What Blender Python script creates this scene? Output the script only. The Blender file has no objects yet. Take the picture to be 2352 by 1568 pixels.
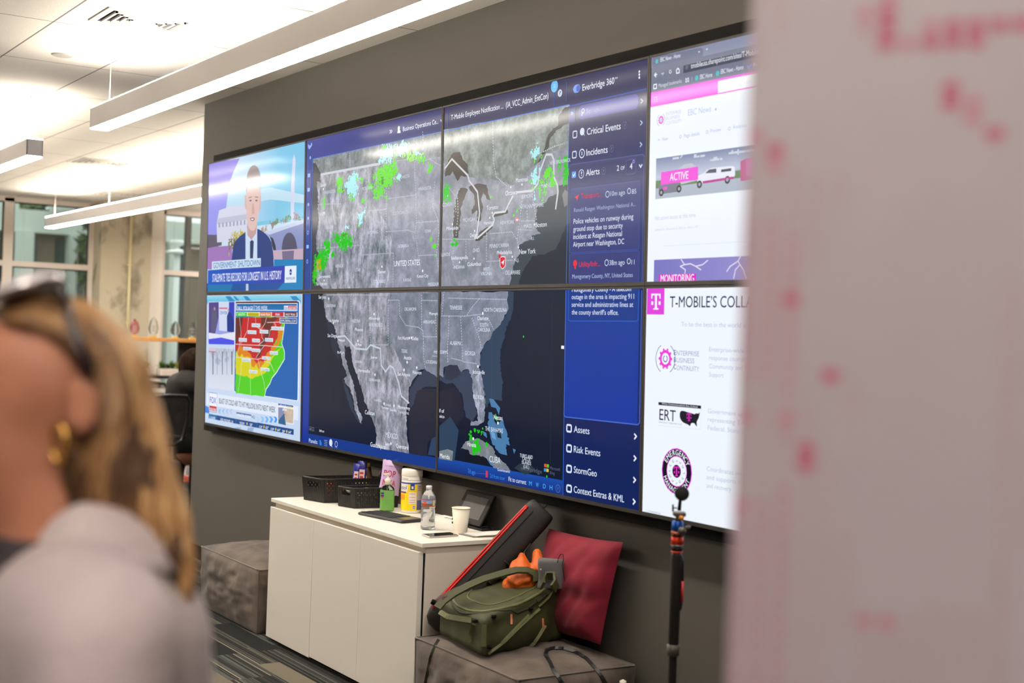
import bpy, bmesh, math, random
import numpy as np
from mathutils import Vector, Matrix, noise
from mathutils.geometry import tessellate_polygon
random.seed(7)
C = bpy.context.scene.collection
S = bpy.context.scene
# ------------------------------------------------------------------ camera
CAM = Vector((8.03723565, -2.9812372, 1.50084145))
RX = Vector((0.54862177, 0.83524529, 0.03714107))
RY = Vector((-0.02292066, -0.02938119, 0.99930545))
RZ = Vector((0.83575642, -0.54909202, 0.00302521))
FPX = 3093.629
camd = bpy.data.cameras.new('camera'); cam = bpy.data.objects.new('camera', camd); C.objects.link(cam)
camd.sensor_width = 36; camd.lens = FPX/2352*36; camd.clip_start = .05; camd.clip_end = 200
cam.matrix_world = Matrix(((RX.x, RY.x, RZ.x, CAM.x), (RX.y, RY.y, RZ.y, CAM.y), (RX.z, RY.z, RZ.z, CAM.z), (0, 0, 0, 1)))
camd.dof.use_dof = True; camd.dof.focus_distance = 5.9; camd.dof.aperture_fstop = 2.6
S.camera = cam
S.view_settings.view_transform = 'Standard'; S.view_settings.look = 'None'
S.view_settings.exposure = 0.0; S.view_settings.gamma = 1.0; S.view_settings.use_curve_mapping = False
# daylight outside the windows
w = bpy.data.worlds.new('world'); S.world = w; w.use_nodes = True
w.node_tree.nodes['Background'].inputs[0].default_value = (.92, .97, .96, 1)
w.node_tree.nodes['Background'].inputs[1].default_value = 1.6
LAMP_DOWN, LAMP_UP = 50.0, 50.0          # luminance of the pendant diffusers

# ------------------------------------------------------------------ helpers
def lin(c):
    return tuple((v/255/12.92 if v/255 <= .04045 else ((v/255+.055)/1.055)**2.4) for v in c[:3])
def ray(x, y):
    return RX*((x-1176)/FPX) + RY*(-(y-784)/FPX) - RZ
def on(x, y, ax, val):
    d = ray(x, y); t = (val-CAM[ax])/d[ax]; return CAM+d*t
def at(x, y, depth): return CAM+ray(x, y)*depth

_m = {}
def M(name, rgb=(128,128,128), rough=.5, metal=0, spec=.5, emit=None, es=1, noise=None, bump=None, trans=0, ior=1.45, alpha=1, sheen=0, coat=0, attr=False):
    if name in _m: return _m[name]
    m = bpy.data.materials.new(name); m.use_nodes = True; nt = m.node_tree; b = nt.nodes['Principled BSDF']
    c = lin(rgb)
    b.inputs['Base Color'].default_value = (*c, 1); b.inputs['Roughness'].default_value = rough
    b.inputs['Metallic'].default_value = metal; b.inputs['Specular IOR Level'].default_value = spec
    b.inputs['Transmission Weight'].default_value = trans; b.inputs['IOR'].default_value = ior
    b.inputs['Alpha'].default_value = alpha; b.inputs['Sheen Weight'].default_value = sheen; b.inputs['Coat Weight'].default_value = coat
    if emit: b.inputs['Emission Color'].default_value = (*lin(emit), 1); b.inputs['Emission Strength'].default_value = es
    tc = nt.nodes.new('ShaderNodeTexCoord')
    def nz(scale, det=3, stretch=None):
        n = nt.nodes.new('ShaderNodeTexNoise'); n.inputs['Scale'].default_value = scale; n.inputs['Detail'].default_value = det
        if stretch:
            mp = nt.nodes.new('ShaderNodeMapping'); mp.inputs['Scale'].default_value = stretch
            nt.links.new(tc.outputs['Object'], mp.inputs[0]); nt.links.new(mp.outputs[0], n.inputs['Vector'])
        else: nt.links.new(tc.outputs['Object'], n.inputs['Vector'])
        return n
    if noise:      # (scale, rgb2, stretch, lo, hi)
        sc, c2 = noise[0], noise[1]; st = noise[2] if len(noise) > 2 else None
        lo, hi = (noise[3], noise[4]) if len(noise) > 4 else (.35, .65)
        n = nz(sc, 4, st); r = nt.nodes.new('ShaderNodeValToRGB')
        r.color_ramp.elements[0].position = lo; r.color_ramp.elements[0].color = (*c, 1)
        r.color_ramp.elements[1].position = hi; r.color_ramp.elements[1].color = (*lin(c2), 1)
        nt.links.new(n.outputs['Fac'], r.inputs[0]); nt.links.new(r.outputs[0], b.inputs['Base Color'])
    if bump:       # (scale, strength, stretch)
        n = nz(bump[0], 4, bump[2] if len(bump) > 2 else None); u = nt.nodes.new('ShaderNodeBump'); u.inputs['Strength'].default_value = bump[1]; u.inputs['Distance'].default_value = .01
        nt.links.new(n.outputs['Fac'], u.inputs['Height']); nt.links.new(u.outputs[0], b.inputs['Normal'])
    if attr:
        a = nt.nodes.new('ShaderNodeAttribute'); a.attribute_name = 'Col'; nt.links.new(a.outputs['Color'], b.inputs['Base Color'])
    _m[name] = m; return m

class MB:
    """collects polygons in world coordinates and links them as one mesh"""
    def __init__(s): s.v = []; s.f = []; s.mi = []; s.col = []; s.ml = []; s.sm = []; s.usecol = False
    def mid(s, m):
        if m not in s.ml: s.ml.append(m)
        return s.ml.index(m)
    def add(s, vs, fs, m, col=None, smooth=False):
        o = len(s.v); s.v += [tuple(p) for p in vs]; k = s.mid(m)
        for f in fs:
            s.f.append([o+i for i in f]); s.mi.append(k); s.sm.append(smooth)
            if col is None: s.col += [(1, 1, 1, 1)]*len(f)
            else:
                s.usecol = True
                s.col += [(*col, 1)]*len(f) if not hasattr(col[0], '__len__') else [(*col[i], 1) for i in f]
        return s
    def box(s, lo, hi, m, X=None, bev=0):
        lo, hi = Vector(lo), Vector(hi)
        if bev:
            bm = bmesh.new(); bmesh.ops.create_cube(bm, size=1)
            for v in bm.verts: v.co = Vector(((lo[i]+hi[i])/2+v.co[i]*(hi[i]-lo[i]) for i in range(3)))
            bmesh.ops.bevel(bm, geom=bm.edges[:], offset=bev, segments=3, affect='EDGES', profile=.5)
            bm.verts.index_update(); vs = [v.co.copy() for v in bm.verts]; fs = [[v.index for v in f.verts] for f in bm.faces]; bm.free()
            if X: vs = [X@v for v in vs]
            return s.add(vs, fs, m)
        vs = [Vector((x, y, z)) for z in (lo.z, hi.z) for y in (lo.y, hi.y) for x in (lo.x, hi.x)]
        if X: vs = [X@v for v in vs]
        return s.add(vs, [(0,2,3,1),(4,5,7,6),(0,1,5,4),(2,6,7,3),(0,4,6,2),(1,3,7,5)], m)
    def rings(s, rs, m, caps=True, closed=False, smooth=True):
        n = len(rs[0]); vs = [p for r in rs for p in r]; fs = []
        K = len(rs)
        for k in range(K if closed else K-1):
            a, b = k*n, ((k+1) % K)*n
            for i in range(n): j = (i+1) % n; fs.append((a+i, a+j, b+j, b+i))
        if caps and not closed: fs += [tuple(range(n))[::-1], tuple((K-1)*n+i for i in range(n))]
        return s.add(vs, fs, m, smooth=smooth)
    def tube(s, path, r, m, n=8, closed=False, flat=None, up=None, caps=True):
        path = [Vector(p) for p in path]; K = len(path); rs = []
        rr = r if hasattr(r, '__len__') else [r]*K; ref = Vector(up) if up else None
        prev = None
        for k in range(K):
            if closed: t = path[(k+1) % K]-path[k-1]
            else: t = path[min(k+1, K-1)]-path[max(k-1, 0)]
            t.normalize()
            if ref: a = t.cross(ref)
            elif prev is None: a = t.cross(Vector((0, 0, 1)) if abs(t.z) < .9 else Vector((1, 0, 0)))
            else: a = prev-t*prev.dot(t)
            if a.length < 1e-6: a = t.cross(Vector((0, 1, .1)))
            a.normalize(); prev = a; b = t.cross(a)
            fl = flat if flat else 1
            rs.append([path[k]+a*math.cos(2*math.pi*i/n)*rr[k]+b*math.sin(2*math.pi*i/n)*rr[k]*fl for i in range(n)])
        return s.rings(rs, m, caps=caps, closed=closed)
    def lathe(s, prof, m, n=24, X=None, o=(0,0,0), caps=True, smooth=True, sx=1, sy=1):
        o = Vector(o); rs = []
        for r, z in prof:
            ring = [Vector((math.cos(2*math.pi*i/n)*r*sx, math.sin(2*math.pi*i/n)*r*sy, z)) for i in range(n)]
            rs.append([(X@p if X else p)+o for p in ring])
        return s.rings(rs, m, caps=caps, smooth=smooth)
    def poly(s, pts, m, col=None, th=None):
        P = [Vector(p) for p in pts]
        tris = tessellate_polygon([P])
        return s.add(P, [tuple(t) for t in tris], m, col)
    def build(s, name, root=None, loc=None, bev=0, mods=None):
        me = bpy.data.meshes.new(name)
        if root: o0 = ROOTLOC[root.name]
        elif loc: o0 = Vector(loc)
        else:
            a = np.array([tuple(p) for p in s.v]); o0 = Vector(((a[:,0].min()+a[:,0].max())/2, (a[:,1].min()+a[:,1].max())/2, a[:,2].min()))
        vs = [(p[0]-o0.x, p[1]-o0.y, p[2]-o0.z) for p in s.v]
        me.from_pydata(vs, [], s.f); me.polygons.foreach_set('material_index', s.mi); me.polygons.foreach_set('use_smooth', s.sm)
        for m in s.ml: me.materials.append(m)
        if s.usecol:
            a = me.color_attributes.new('Col', 'FLOAT_COLOR', 'CORNER')
            a.data.foreach_set('color', np.array(s.col, dtype=np.float32).ravel())
        me.update()
        ob = bpy.data.objects.new(name, me); C.objects.link(ob)
        ROOTLOC[ob.name] = o0
        if root: ob.parent = root
        else: ob.location = o0
        if bev:
            b = ob.modifiers.new('bevel', 'BEVEL'); b.width = bev; b.segments = 2; b.limit_method = 'ANGLE'
        return ob
ROOTLOC = {}
def thing(name, label, cat, loc, group=None):
    o = bpy.data.objects.new(name, None); C.objects.link(o); o.location = loc; o.empty_display_size = .1
    ROOTLOC[o.name] = Vector(loc); o['label'] = label; o['category'] = cat
    if group: o['group'] = group
    return o
def tag(o, label, cat, group=None):
    o['label'] = label; o['category'] = cat
    if group: o['group'] = group
    return o
def struct(o): o['kind'] = 'structure'; return o

# smooth implicit bodies -> one continuous surface (surface nets)
def sd_ell(P, c, r, R=None):
    q = P-np.array(c)
    if R is not None: q = q@np.array(R)
    r = np.array(r); k = np.linalg.norm(q/r, axis=-1); k2 = np.linalg.norm(q/(r*r), axis=-1)+1e-9
    return k*(k-1)/k2
def sd_cone(P, a, b, ra, rb):
    a = np.array(a); b = np.array(b); ba = b-a; t = np.clip(((P-a)@ba)/(ba@ba), 0, 1)
    return np.linalg.norm(P-a-t[..., None]*ba, axis=-1)-(ra+(rb-ra)*t)
def sd_box(P, c, h, r=.02, R=None):
    q = P-np.array(c)
    if R is not None: q = q@np.array(R)
    q = np.abs(q)-(np.array(h)-r)
    return np.linalg.norm(np.maximum(q, 0), axis=-1)+np.minimum(q.max(-1), 0)-r
def smin(a, b, k):
    h = np.clip(.5+.5*(b-a)/k, 0, 1); return b+(a-b)*h-k*h*(1-h)
def nets(fn, lo, hi, st):
    lo = np.array(lo); n = np.ceil((np.array(hi)-lo)/st).astype(int)+1
    g = np.stack(np.meshgrid(*[lo[i]+st*np.arange(n[i]) for i in range(3)], indexing='ij'), -1)
    D = fn(g).astype(np.float64); ins = D < 0
    cnt = np.zeros(n-1); acc = np.zeros((*(n-1), 3))
    base = np.stack(np.meshgrid(*[np.arange(k-1) for k in n], indexing='ij'), -1).astype(float)
    corners = [(i, j, k) for i in (0, 1) for j in (0, 1) for k in (0, 1)]
    sl = lambda A, c: A[c[0]:n[0]-1+c[0], c[1]:n[1]-1+c[1], c[2]:n[2]-1+c[2]]
    for a in corners:
        for ax in range(3):
            if a[ax]: continue
            b = list(a); b[ax] = 1
            da, db = sl(D, a), sl(D, b); x = (da < 0) != (db < 0)
            t = np.where(x, da/np.where(x, da-db, 1), 0)
            p = np.array(a, float)+t[..., None]*(np.array(b)-np.array(a))
            acc += np.where(x[..., None], p, 0); cnt += x
    act = cnt > 0; idx = -np.ones(n-1, int); idx[act] = np.arange(act.sum())
    V = lo+st*(base[act]+acc[act]/cnt[act][:, None])
    F = []
    for ax in range(3):
        u, v = (ax+1) % 3, (ax+2) % 3
        s0 = [slice(1, n[i]-1) for i in range(3)]; s0[ax] = slice(0, n[ax]-1); s1 = list(s0); s1[ax] = slice(1, n[ax])
        A, B = ins[tuple(s0)], ins[tuple(s1)]; loc = np.argwhere(A != B)
        off = np.array([1, 1, 1]); off[ax] = 0; loc = loc+off
        fl = A[tuple((loc-off).T)]
        eu = np.eye(3, dtype=int)[u]; ev = np.eye(3, dtype=int)[v]
        q = np.stack([idx[tuple((loc-eu-ev).T)], idx[tuple((loc-ev).T)], idx[tuple(loc.T)], idx[tuple((loc-eu).T)]], 1)
        q = np.where(fl[:, None], q, q[:, ::-1]); F.append(q)
    return V, np.concatenate(F)
def implicit(mb, fn, lo, hi, st, m, X=None):
    V, F = nets(fn, lo, hi, st)
    vs = [Vector(p) for p in V.tolist()]
    if X: vs = [X@v for v in vs]
    return mb.add(vs, F.tolist(), m, smooth=True)

def implicit_r(mb, fn, o, Rm, lo, hi, st, m):
    o_ = np.array(tuple(o)); V, F = nets(lambda g: fn(g@Rm.T+o_), lo, hi, st); V = V@Rm.T+o_
    return mb.add([Vector(p) for p in V.tolist()], F.tolist(), m, smooth=True)
# text as flat polygons; returned with cap height 1
_tc = {}
def glyphs(body, bold=0.0):
    k = (body, bold)
    if k in _tc: return _tc[k]
    cu = bpy.data.curves.new('t', 'FONT'); cu.body = body; cu.size = 1; cu.resolution_u = 3
    ob = bpy.data.objects.new('t', cu); me = ob.to_mesh()
    vs = [(v.co.x, v.co.y) for v in me.vertices]; fs = [tuple(p.vertices) for p in me.polygons]
    ob.to_mesh_clear(); bpy.data.objects.remove(ob); bpy.data.curves.remove(cu)
    if vs:
        x0 = min(v[0] for v in vs); vs = [((x-x0)/.69, y/.69) for x, y in vs]; w = max(v[0] for v in vs)
        if bold > .002:      # heavier weight: the outline twice, a hair apart
            n0 = len(vs); d = bold*1.1; f0 = list(fs)
            for c in ((d, 0), (d*.5, d*.5)):
                o = len(vs); vs = vs+[(x+c[0], y+c[1]) for x, y in vs[:n0]]; fs = fs+[tuple(o+i for i in f) for f in f0]
    else: w = 1
    _tc[k] = (vs, fs, w); return _tc[k]
def text(mb, body, o, ex, ey, width, h, m, col=None, bold=0.0, off=None):
    """left baseline o, unit axes ex ey, total width and cap height"""
    vs, fs, w = glyphs(body, bold); sx = width/w if width else h; o = Vector(o); ex = Vector(ex); ey = Vector(ey)
    mb.add([o+ex*(x*sx)+ey*(y*h) for x, y in vs], fs, m, col)
# ================================================================== the setting
WY = .142; CZ = 2.953                       # plane of the video wall's wall, ceiling height
m_wall = M('grey_wall_paint', (76, 72, 67), .6, bump=(300, .06))
m_black = M('black_satin', (12, 11, 11), .7, spec=.15)
m_frame = M('window_frame_paint', (224, 212, 202), .5)
m_white = M('white_laminate', (228, 220, 208), .35)
# ceiling: mineral fibre tiles in a grid
def ceiling_mat():
    m = bpy.data.materials.new('ceiling_tiles'); m.use_nodes = True; nt = m.node_tree; b = nt.nodes['Principled BSDF']; N = nt.nodes.new; L = nt.links.new
    tc = N('ShaderNodeTexCoord'); sp = N('ShaderNodeSeparateXYZ'); L(tc.outputs['Object'], sp.inputs[0])
    def mt(op, a, b_=None, c=None):
        n = N('ShaderNodeMath'); n.operation = op
        for i, v in enumerate((a, b_, c)):
            if v is None: continue
            if hasattr(v, 'links'): L(v, n.inputs[i])
            else: n.inputs[i].default_value = v
        return n.outputs[0]
    def seam(co, off, size, wd):
        f = mt('FRACT', mt('DIVIDE', mt('ADD', co, off), size)); d = mt('MINIMUM', f, mt('SUBTRACT', 1.0, f)); return mt('LESS_THAN', d, wd/size)
    g = mt('MAXIMUM', seam(sp.outputs[0], 100*1.06-.24, 1.06, .0045), seam(sp.outputs[1], 100*.533+.225, .533, .0045))
    fine = mt('LESS_THAN', mt('ABSOLUTE', mt('SUBTRACT', g, 2)), 0)
    n = N('ShaderNodeTexNoise'); n.inputs['Scale'].default_value = 260; n.inputs['Detail'].default_value = 3; L(tc.outputs['Object'], n.inputs['Vector'])
    r = N('ShaderNodeValToRGB'); r.color_ramp.elements[0].position = .36; r.color_ramp.elements[0].color = (*lin((205, 199, 192)), 1); r.color_ramp.elements[1].position = .5; r.color_ramp.elements[1].color = (*lin((236, 229, 219)), 1)
    L(n.outputs['Fac'], r.inputs[0])
    mx = N('ShaderNodeMix'); mx.data_type = 'RGBA'; L(g, mx.inputs[0]); L(r.outputs[0], mx.inputs[6]); mx.inputs[7].default_value = (*lin((112, 104, 97)), 1)
    L(mx.outputs[2], b.inputs['Base Color']); b.inputs['Roughness'].default_value = .8
    u = N('ShaderNodeBump'); u.inputs['Strength'].default_value = .25; u.inputs['Distance'].default_value = .004; L(n.outputs['Fac'], u.inputs['Height']); L(u.outputs[0], b.inputs['Normal'])
    return m
# carpet: planks with stripes running along the video wall
def carpet_mat():
    m = bpy.data.materials.new('striped_carpet'); m.use_nodes = True; nt = m.node_tree; b = nt.nodes['Principled BSDF']; N = nt.nodes.new; L = nt.links.new
    tc = N('ShaderNodeTexCoord')
    def brick(wd, rh, off, sh=0.):
        mp = N('ShaderNodeMapping'); mp.inputs['Location'].default_value = (sh, sh*.37, 0); L(tc.outputs['Object'], mp.inputs[0])
        k = N('ShaderNodeTexBrick'); k.inputs['Scale'].default_value = 1; k.inputs['Brick Width'].default_value = wd; k.inputs['Row Height'].default_value = rh
        k.inputs['Mortar Size'].default_value = 0; k.offset = off; k.inputs['Color1'].default_value = (0, 0, 0, 1); k.inputs['Color2'].default_value = (1, 1, 1, 1)
        L(mp.outputs[0], k.inputs[0]); return k.outputs[0]
    def ramp(src, stops):
        r = N('ShaderNodeValToRGB'); r.color_ramp.interpolation = 'CONSTANT'; e = r.color_ramp.elements
        e[0].position = stops[0][0]; e[0].color = (*stops[0][1], 1); e[1].position = stops[1][0]; e[1].color = (*stops[1][1], 1)
        for p, c in stops[2:]:
            q = e.new(p); q.color = (*c, 1)
        L(src, r.inputs[0]); return r.outputs[0]
    dk, md, lt, gn, tn = lin((31, 32, 33)), lin((48, 48, 47)), lin((124, 116, 102)), lin((72, 77, 76)), lin((100, 94, 82))
    blk = brick(.62, .105, .37, 1.3)
    mp = N('ShaderNodeMapping'); mp.inputs['Scale'].default_value = (0, 1, 0); L(tc.outputs['Object'], mp.inputs[0])
    ad = N('ShaderNodeVectorMath'); ad.operation = 'ADD'; bb = brick(1.05, .53, .5); L(mp.outputs[0], ad.inputs[0]); L(bb, ad.inputs[1])
    n = N('ShaderNodeTexNoise'); n.inputs['Scale'].default_value = 26; n.inputs['Detail'].default_value = 2; n.inputs['Roughness'].default_value = .8; L(ad.outputs[0], n.inputs['Vector'])
    st = ramp(n.outputs['Fac'], [(0, dk), (.40, md), (.44, dk), (.50, lt), (.515, dk), (.55, gn), (.60, dk), (.62, tn), (.65, dk)])
    sel = ramp(blk, [(0, (0,0,0)), (.84, (1,1,1))]); sel2 = ramp(blk, [(0, (1,1,1)), (.18, (0,0,0))])
    m1 = N('ShaderNodeMix'); m1.data_type = 'RGBA'; L(sel, m1.inputs[0]); L(st, m1.inputs[6]); m1.inputs[7].default_value = (*tn, 1)
    m2 = N('ShaderNodeMix'); m2.data_type = 'RGBA'; L(sel2, m2.inputs[0]); L(m1.outputs[2], m2.inputs[6]); m2.inputs[7].default_value = (*dk, 1)
    f = N('ShaderNodeTexNoise'); f.inputs['Scale'].default_value = 420; L(tc.outputs['Object'], f.inputs['Vector'])
    m3 = N('ShaderNodeMix'); m3.data_type = 'RGBA'; m3.blend_type = 'OVERLAY'; m3.inputs[0].default_value = .5; L(m2.outputs[2], m3.inputs[6]); L(f.outputs['Fac'], m3.inputs[7])
    L(m3.outputs[2], b.inputs['Base Color']); b.inputs['Roughness'].default_value = .95; b.inputs['Specular IOR Level'].default_value = .1
    u = N('ShaderNodeBump'); u.inputs['Strength'].default_value = .5; u.inputs['Distance'].default_value = .004; L(f.outputs['Fac'], u.inputs['Height']); L(u.outputs[0], b.inputs['Normal'])
    return m
struct(MB().box((-8.6, -7, -.1), (12, 7, 0), carpet_mat()).build('floor', loc=(0,0,0)))
struct(MB().box((-8.6, -7, CZ), (12, 7, CZ+.1), ceiling_mat()).build('ceiling', loc=(0,0,CZ)))
struct(MB().box((-.49, WY, 0), (12, WY+.16, CZ), m_wall).build('wall_right', loc=(0,WY,0)))
m_far = M('pale_wall_paint', (200, 192, 180), .7)
struct(MB().box((-8.6, -7.1, 0), (12, -7, CZ), m_far).build('wall_left', loc=(0,-7,0)))
struct(MB().box((12, -7, 0), (12.1, 7, CZ), m_far).build('wall_front', loc=(12,0,0)))
struct(MB().box((-8.6, 7, 0), (12, 7.1, CZ), m_far).build('wall_far_side', loc=(0,7,0)))
struct(MB().box((-.495, WY-.012, 0), (12, WY, .085), m_black).box((-.50, WY-.012, 0), (-.49, WY+.172, .085), m_black).build('baseboard_right', loc=(0,WY,0)))
# window wall: low wall, header, glazing
XW = -8.6
struct(MB().box((XW-.2, -7, 0), (XW, 7, .66), m_far).box((XW-.2, -7, 2.93), (XW, 7, CZ), m_frame).box((XW-.02, -7, .66), (XW+.06, 1.76, .69), m_frame).box((XW-.02, 2.49, .66), (XW+.06, 7, .69), m_frame).build('wall_back', loc=(XW,0,0)))
m_glass = M('window_glass', (215, 235, 230), .02, trans=1, ior=1.2, spec=.5)
m_glass.node_tree.nodes['Principled BSDF'].inputs['Base Color'].default_value = (*lin((226, 238, 234)), 1)
def window(i, y0, y1, rail=(2.125, 2.19), mull=None):
    r = bpy.data.objects.new(f'window_{i}', None); C.objects.link(r); r.location = (XW, (y0+y1)/2, .69); ROOTLOC[r.name] = Vector(r.location); r['kind'] = 'structure'
    f = MB(); t = .055
    f.box((XW-.08, y0, .69), (XW+.03, y0+t, 2.93), m_frame).box((XW-.08, y1-t, .69), (XW+.03, y1, 2.93), m_frame)
    f.box((XW-.08, y0, 2.888), (XW+.03, y1, 2.93), m_frame).box((XW-.08, y0, .69), (XW+.03, y1, .74), m_frame).box((XW-.08, y0, rail[0]), (XW+.028, y1, rail[1]), m_frame)
    g = M('window_gasket', (40, 42, 42), .6)
    for a, b_ in ((.74, rail[0]), (rail[1], 2.888)):
        f.box((XW-.03, y0+t, a), (XW-.005, y0+t+.014, b_), g).box((XW-.03, y1-t-.014, a), (XW-.005, y1-t, b_), g).box((XW-.03, y0+t, b_-.014), (XW-.005, y1-t, b_), g)
    if mull:
        f.box((XW-.06, mull-.035, .74), (XW+.01, mull+.035, 2.888), M('dark_mullion', (92, 92, 88), .5))
    f.build('window_frame', r)
    MB().box((XW-.034, y0+t, .74), (XW-.030, y1-t, 2.888), m_glass).build('window_pane', r)
    b = MB(); n = 84; mb = M('blind_slat', (205, 210, 205), .5)
    for k in range(n):
        z = .76+k*(2.88-.76)/n; b.box((XW-.028, y0+t+.016, z), (XW-.006, y1-t-.016, z+.0012), mb)
    for yy in (y0+t+.12, y1-t-.12): b.box((XW-.018, yy, .75), (XW-.016, yy+.003, 2.888), mb)
    b.build('window_blind', r)
window(1, -.19, .755); window(2, .755, 1.757); window(3, 2.60, 4.3, mull=2.96)
for k in range(4): window(4+k, -.19-.945*(k+1), -.19-.945*k)
struct(MB().box((XW-.2, 2.36, 0), (XW+.10, 2.60, CZ), M('white_jamb', (246, 238, 226), .5)).box((XW-.2, 4.3, .69), (XW+.02, 7, 2.93), m_far).box((XW-.2, -7, .69), (XW+.02, -3.97, 2.93), m_far).build('trim_1', loc=(XW, 2.5, .69)))
m_conc = M('board_marked_concrete', (120, 112, 97), .8, noise=(3.4, (186, 175, 152), (1, 1, .7), .33, .47), bump=(14, .25, (1, 1, .3)))
# stained spots on the concrete
cc = MB().box((-8.62, 1.757, 0), (-8.25, on(347, 600, 0, -8.25).y, CZ), m_conc)
struct(cc.build('concrete_column', loc=(-8.4, 2.1, 0)))
yp = on(299, 600, 0, -8.22).y
t = MB().tube([(-8.228, yp, .3), (-8.228, yp, CZ)], .017, M('pale_conduit', (214, 202, 160), .5), 12)
for z in (.8, 1.5, 2.2): t.box((-8.25, yp-.03, z), (-8.225, yp+.03, z+.02), M('pale_conduit'))
tag(t.build('conduit_pipe'), 'cream vertical conduit pipe on the face of the concrete column', 'pipe')
p = on(296, 797, 0, -8.23)
r = thing('wall_switch', 'small white switch plate low on the concrete column', 'switch', (-8.25, p.y, p.z-.07))
MB().box((-8.25, p.y-.035, p.z-.075), (-8.235, p.y+.035, p.z+.075), M('white_plastic', (225, 222, 214), .4), bev=.004).build('switch_plate', r)
MB().box((-8.235, p.y-.012, p.z-.005), (-8.228, p.y+.012, p.z+.03), M('grey_plastic', (120, 118, 112), .4)).build('rocker', r)

# ---- outside: pavement, building across the court, shrubs
struct(MB().box((-45, -30, -.4), (-8.85, 30, -.3), M('paving', (120, 118, 110), .9)).build('ground', loc=(-20, 0, -.3)))
bx = -20
r = thing('courtyard_building', 'pale concrete building across the courtyard seen through the far windows', 'building', (bx, 3, -.3))
pale = M('pale_concrete', (206, 212, 202), .8); dkg = M('dark_teal_glass', (62, 78, 76), .15); brn = M('brown_cladding', (134, 118, 100), .8)
def fy(px_): return on(px_, 520, 0, bx).y
def fz(py_): return on(110, py_, 0, bx).z
MB().box((bx-.6, -14, fz(538)), (bx+.3, 16, fz(487)), pale).box((bx-.3, -14, -.3), (bx, 16, fz(538)), brn).build('wall', r)
for a, b_ in ((24, 67), (150, 165), (376, 395), (10, 17), (-60, -30)):
    MB().box((bx, fy(a), -.3), (bx+.45, fy(b_), fz(538)), pale).build('pillar', r)
for a, b_ in ((68, 86), (128, 150), (168, 195), (0, 9), (396, 412), (418, 436)):
    MB().box((bx, fy(a), 0), (bx+.03, fy(b_), fz(545)), dkg).build('window', r)
MB().box((bx-5, fy(-60), fz(487)), (bx-1, fy(70), fz(440)), pale).build('upper_storey', r)
MB().tube([(bx+.3, fy(122), fz(462)), (bx+.3, fy(142), fz(490))], .25, pale, 6).build('stair_rail', r)
def shrub(name, label, c, rad, n, size, group=None):
    t = MB(); g1 = M('leaf_dark', (66, 82, 52), .7); g2 = M('leaf_mid', (104, 122, 74), .7)
    for k in range(n):
        d = Vector((random.gauss(0, 1), random.gauss(0, 1), random.gauss(0, 1))).normalized()*random.uniform(.5, 1)
        p = Vector(c)+Vector((d.x*rad[0], d.y*rad[1], d.z*rad[2])); a = Vector((random.uniform(-1, 1), random.uniform(-1, 1), random.uniform(-.5, 1))).normalized()*size; b = a.cross(Vector((random.random(), random.random(), random.random()))).normalized()*size*.45
        t.add([p-a, p+b, p+a, p-b], [(0,1,2,3)], g1 if k % 2 else g2)
    t.tube([(c[0], c[1], -.3), (c[0], c[1], c[2])], .08, M('bark', (84, 70, 56), .9), 8)
    return tag(t.build(name), label, 'tree', group)
shrub('leafy_tree', 'green tree crown above the parapet of the building across the courtyard', (bx-7.5, fy(120)+.5, fz(450)+.3), (1.2, 2.2, 1.3), 900, .22)
shrub('garden_shrub', 'green shrub low beside the far building past the left window', (bx+1.2, fy(182), fz(585)), (.5, .35, .9), 400, .12)
q = on(408, 570, 0, -13)
tag(MB().lathe([(0,.0), (.15,.01), (.17,.04), (.10,.07), (.03,.09), (.03,.13), (.11,.16), (.13,.20), (.1,.23), (0,.24)], M('glossy_white', (240, 242, 240), .2), 24, o=(q.x, q.y, q.z-.1)).tube([(q.x, q.y, -.3), (q.x, q.y, q.z-.09)], .05, M('glossy_white')).build('garden_lamp'), 'white domed garden lamp outside the window beside the grey wall', 'lamp')

# ---- pendant lights
m_shell = M('pendant_shell', (250, 246, 248), .5)
m_dn = M('diffuser_down', (255, 255, 255), .5, emit=(255, 247, 235), es=LAMP_DOWN)
m_up = M('diffuser_up', (255, 255, 255), .5, emit=(255, 244, 228), es=LAMP_UP)
m_wire = M('suspension_wire', (200, 192, 180), .4)
def pendant(x0, x1, y, label, wires, z0=2.555, z1=2.675, wd=.1):
    r = thing('pendant_light', label, 'light', (x0, y, z0), 'linear pendant lights')
    MB().box((x0, y-wd/2, z0+.008), (x0+.006, y+wd/2, z1-.006), m_shell).box((x1-.006, y-wd/2, z0+.008), (x1, y+wd/2, z1-.006), m_shell).box((x0, y-wd/2, z0+.006), (x1, y-wd/2+.004, z1-.006), m_shell).box((x0, y+wd/2-.004, z0+.006), (x1, y+wd/2, z1-.006), m_shell).build('housing', r)
    MB().box((x0+.001, y-wd/2+.001, z0), (x1-.001, y+wd/2-.001, z0+.012), m_dn, bev=.003).build('lower_diffuser', r)
    MB().box((x0+.001, y-wd/2+.001, z1-.012), (x1-.001, y+wd/2-.001, z1), m_up, bev=.003).build('upper_diffuser', r)
    for x in wires:
        MB().tube([(x, y, z1-.005), (x, y, CZ-.012)], .0028, m_wire, 6).lathe([(.03, -.006), (.032, 0)], m_wire, 16, o=(x, y, CZ)).tube([(x, y, CZ-.035), (x, y, CZ)], .006, m_wire, 6).build('suspension_wire', r)
    return r
pendant(.57, 6.4, -.845, 'longest white linear pendant light, running along the video wall near the top edge', [.75, 3.6, 6.2])
pendant(-6.6, -.83, -.845, 'white linear pendant light cut off by the left edge, end cap facing the camera', [-.98, -3.5, -6.4], z0=2.535, z1=2.655)
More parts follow.
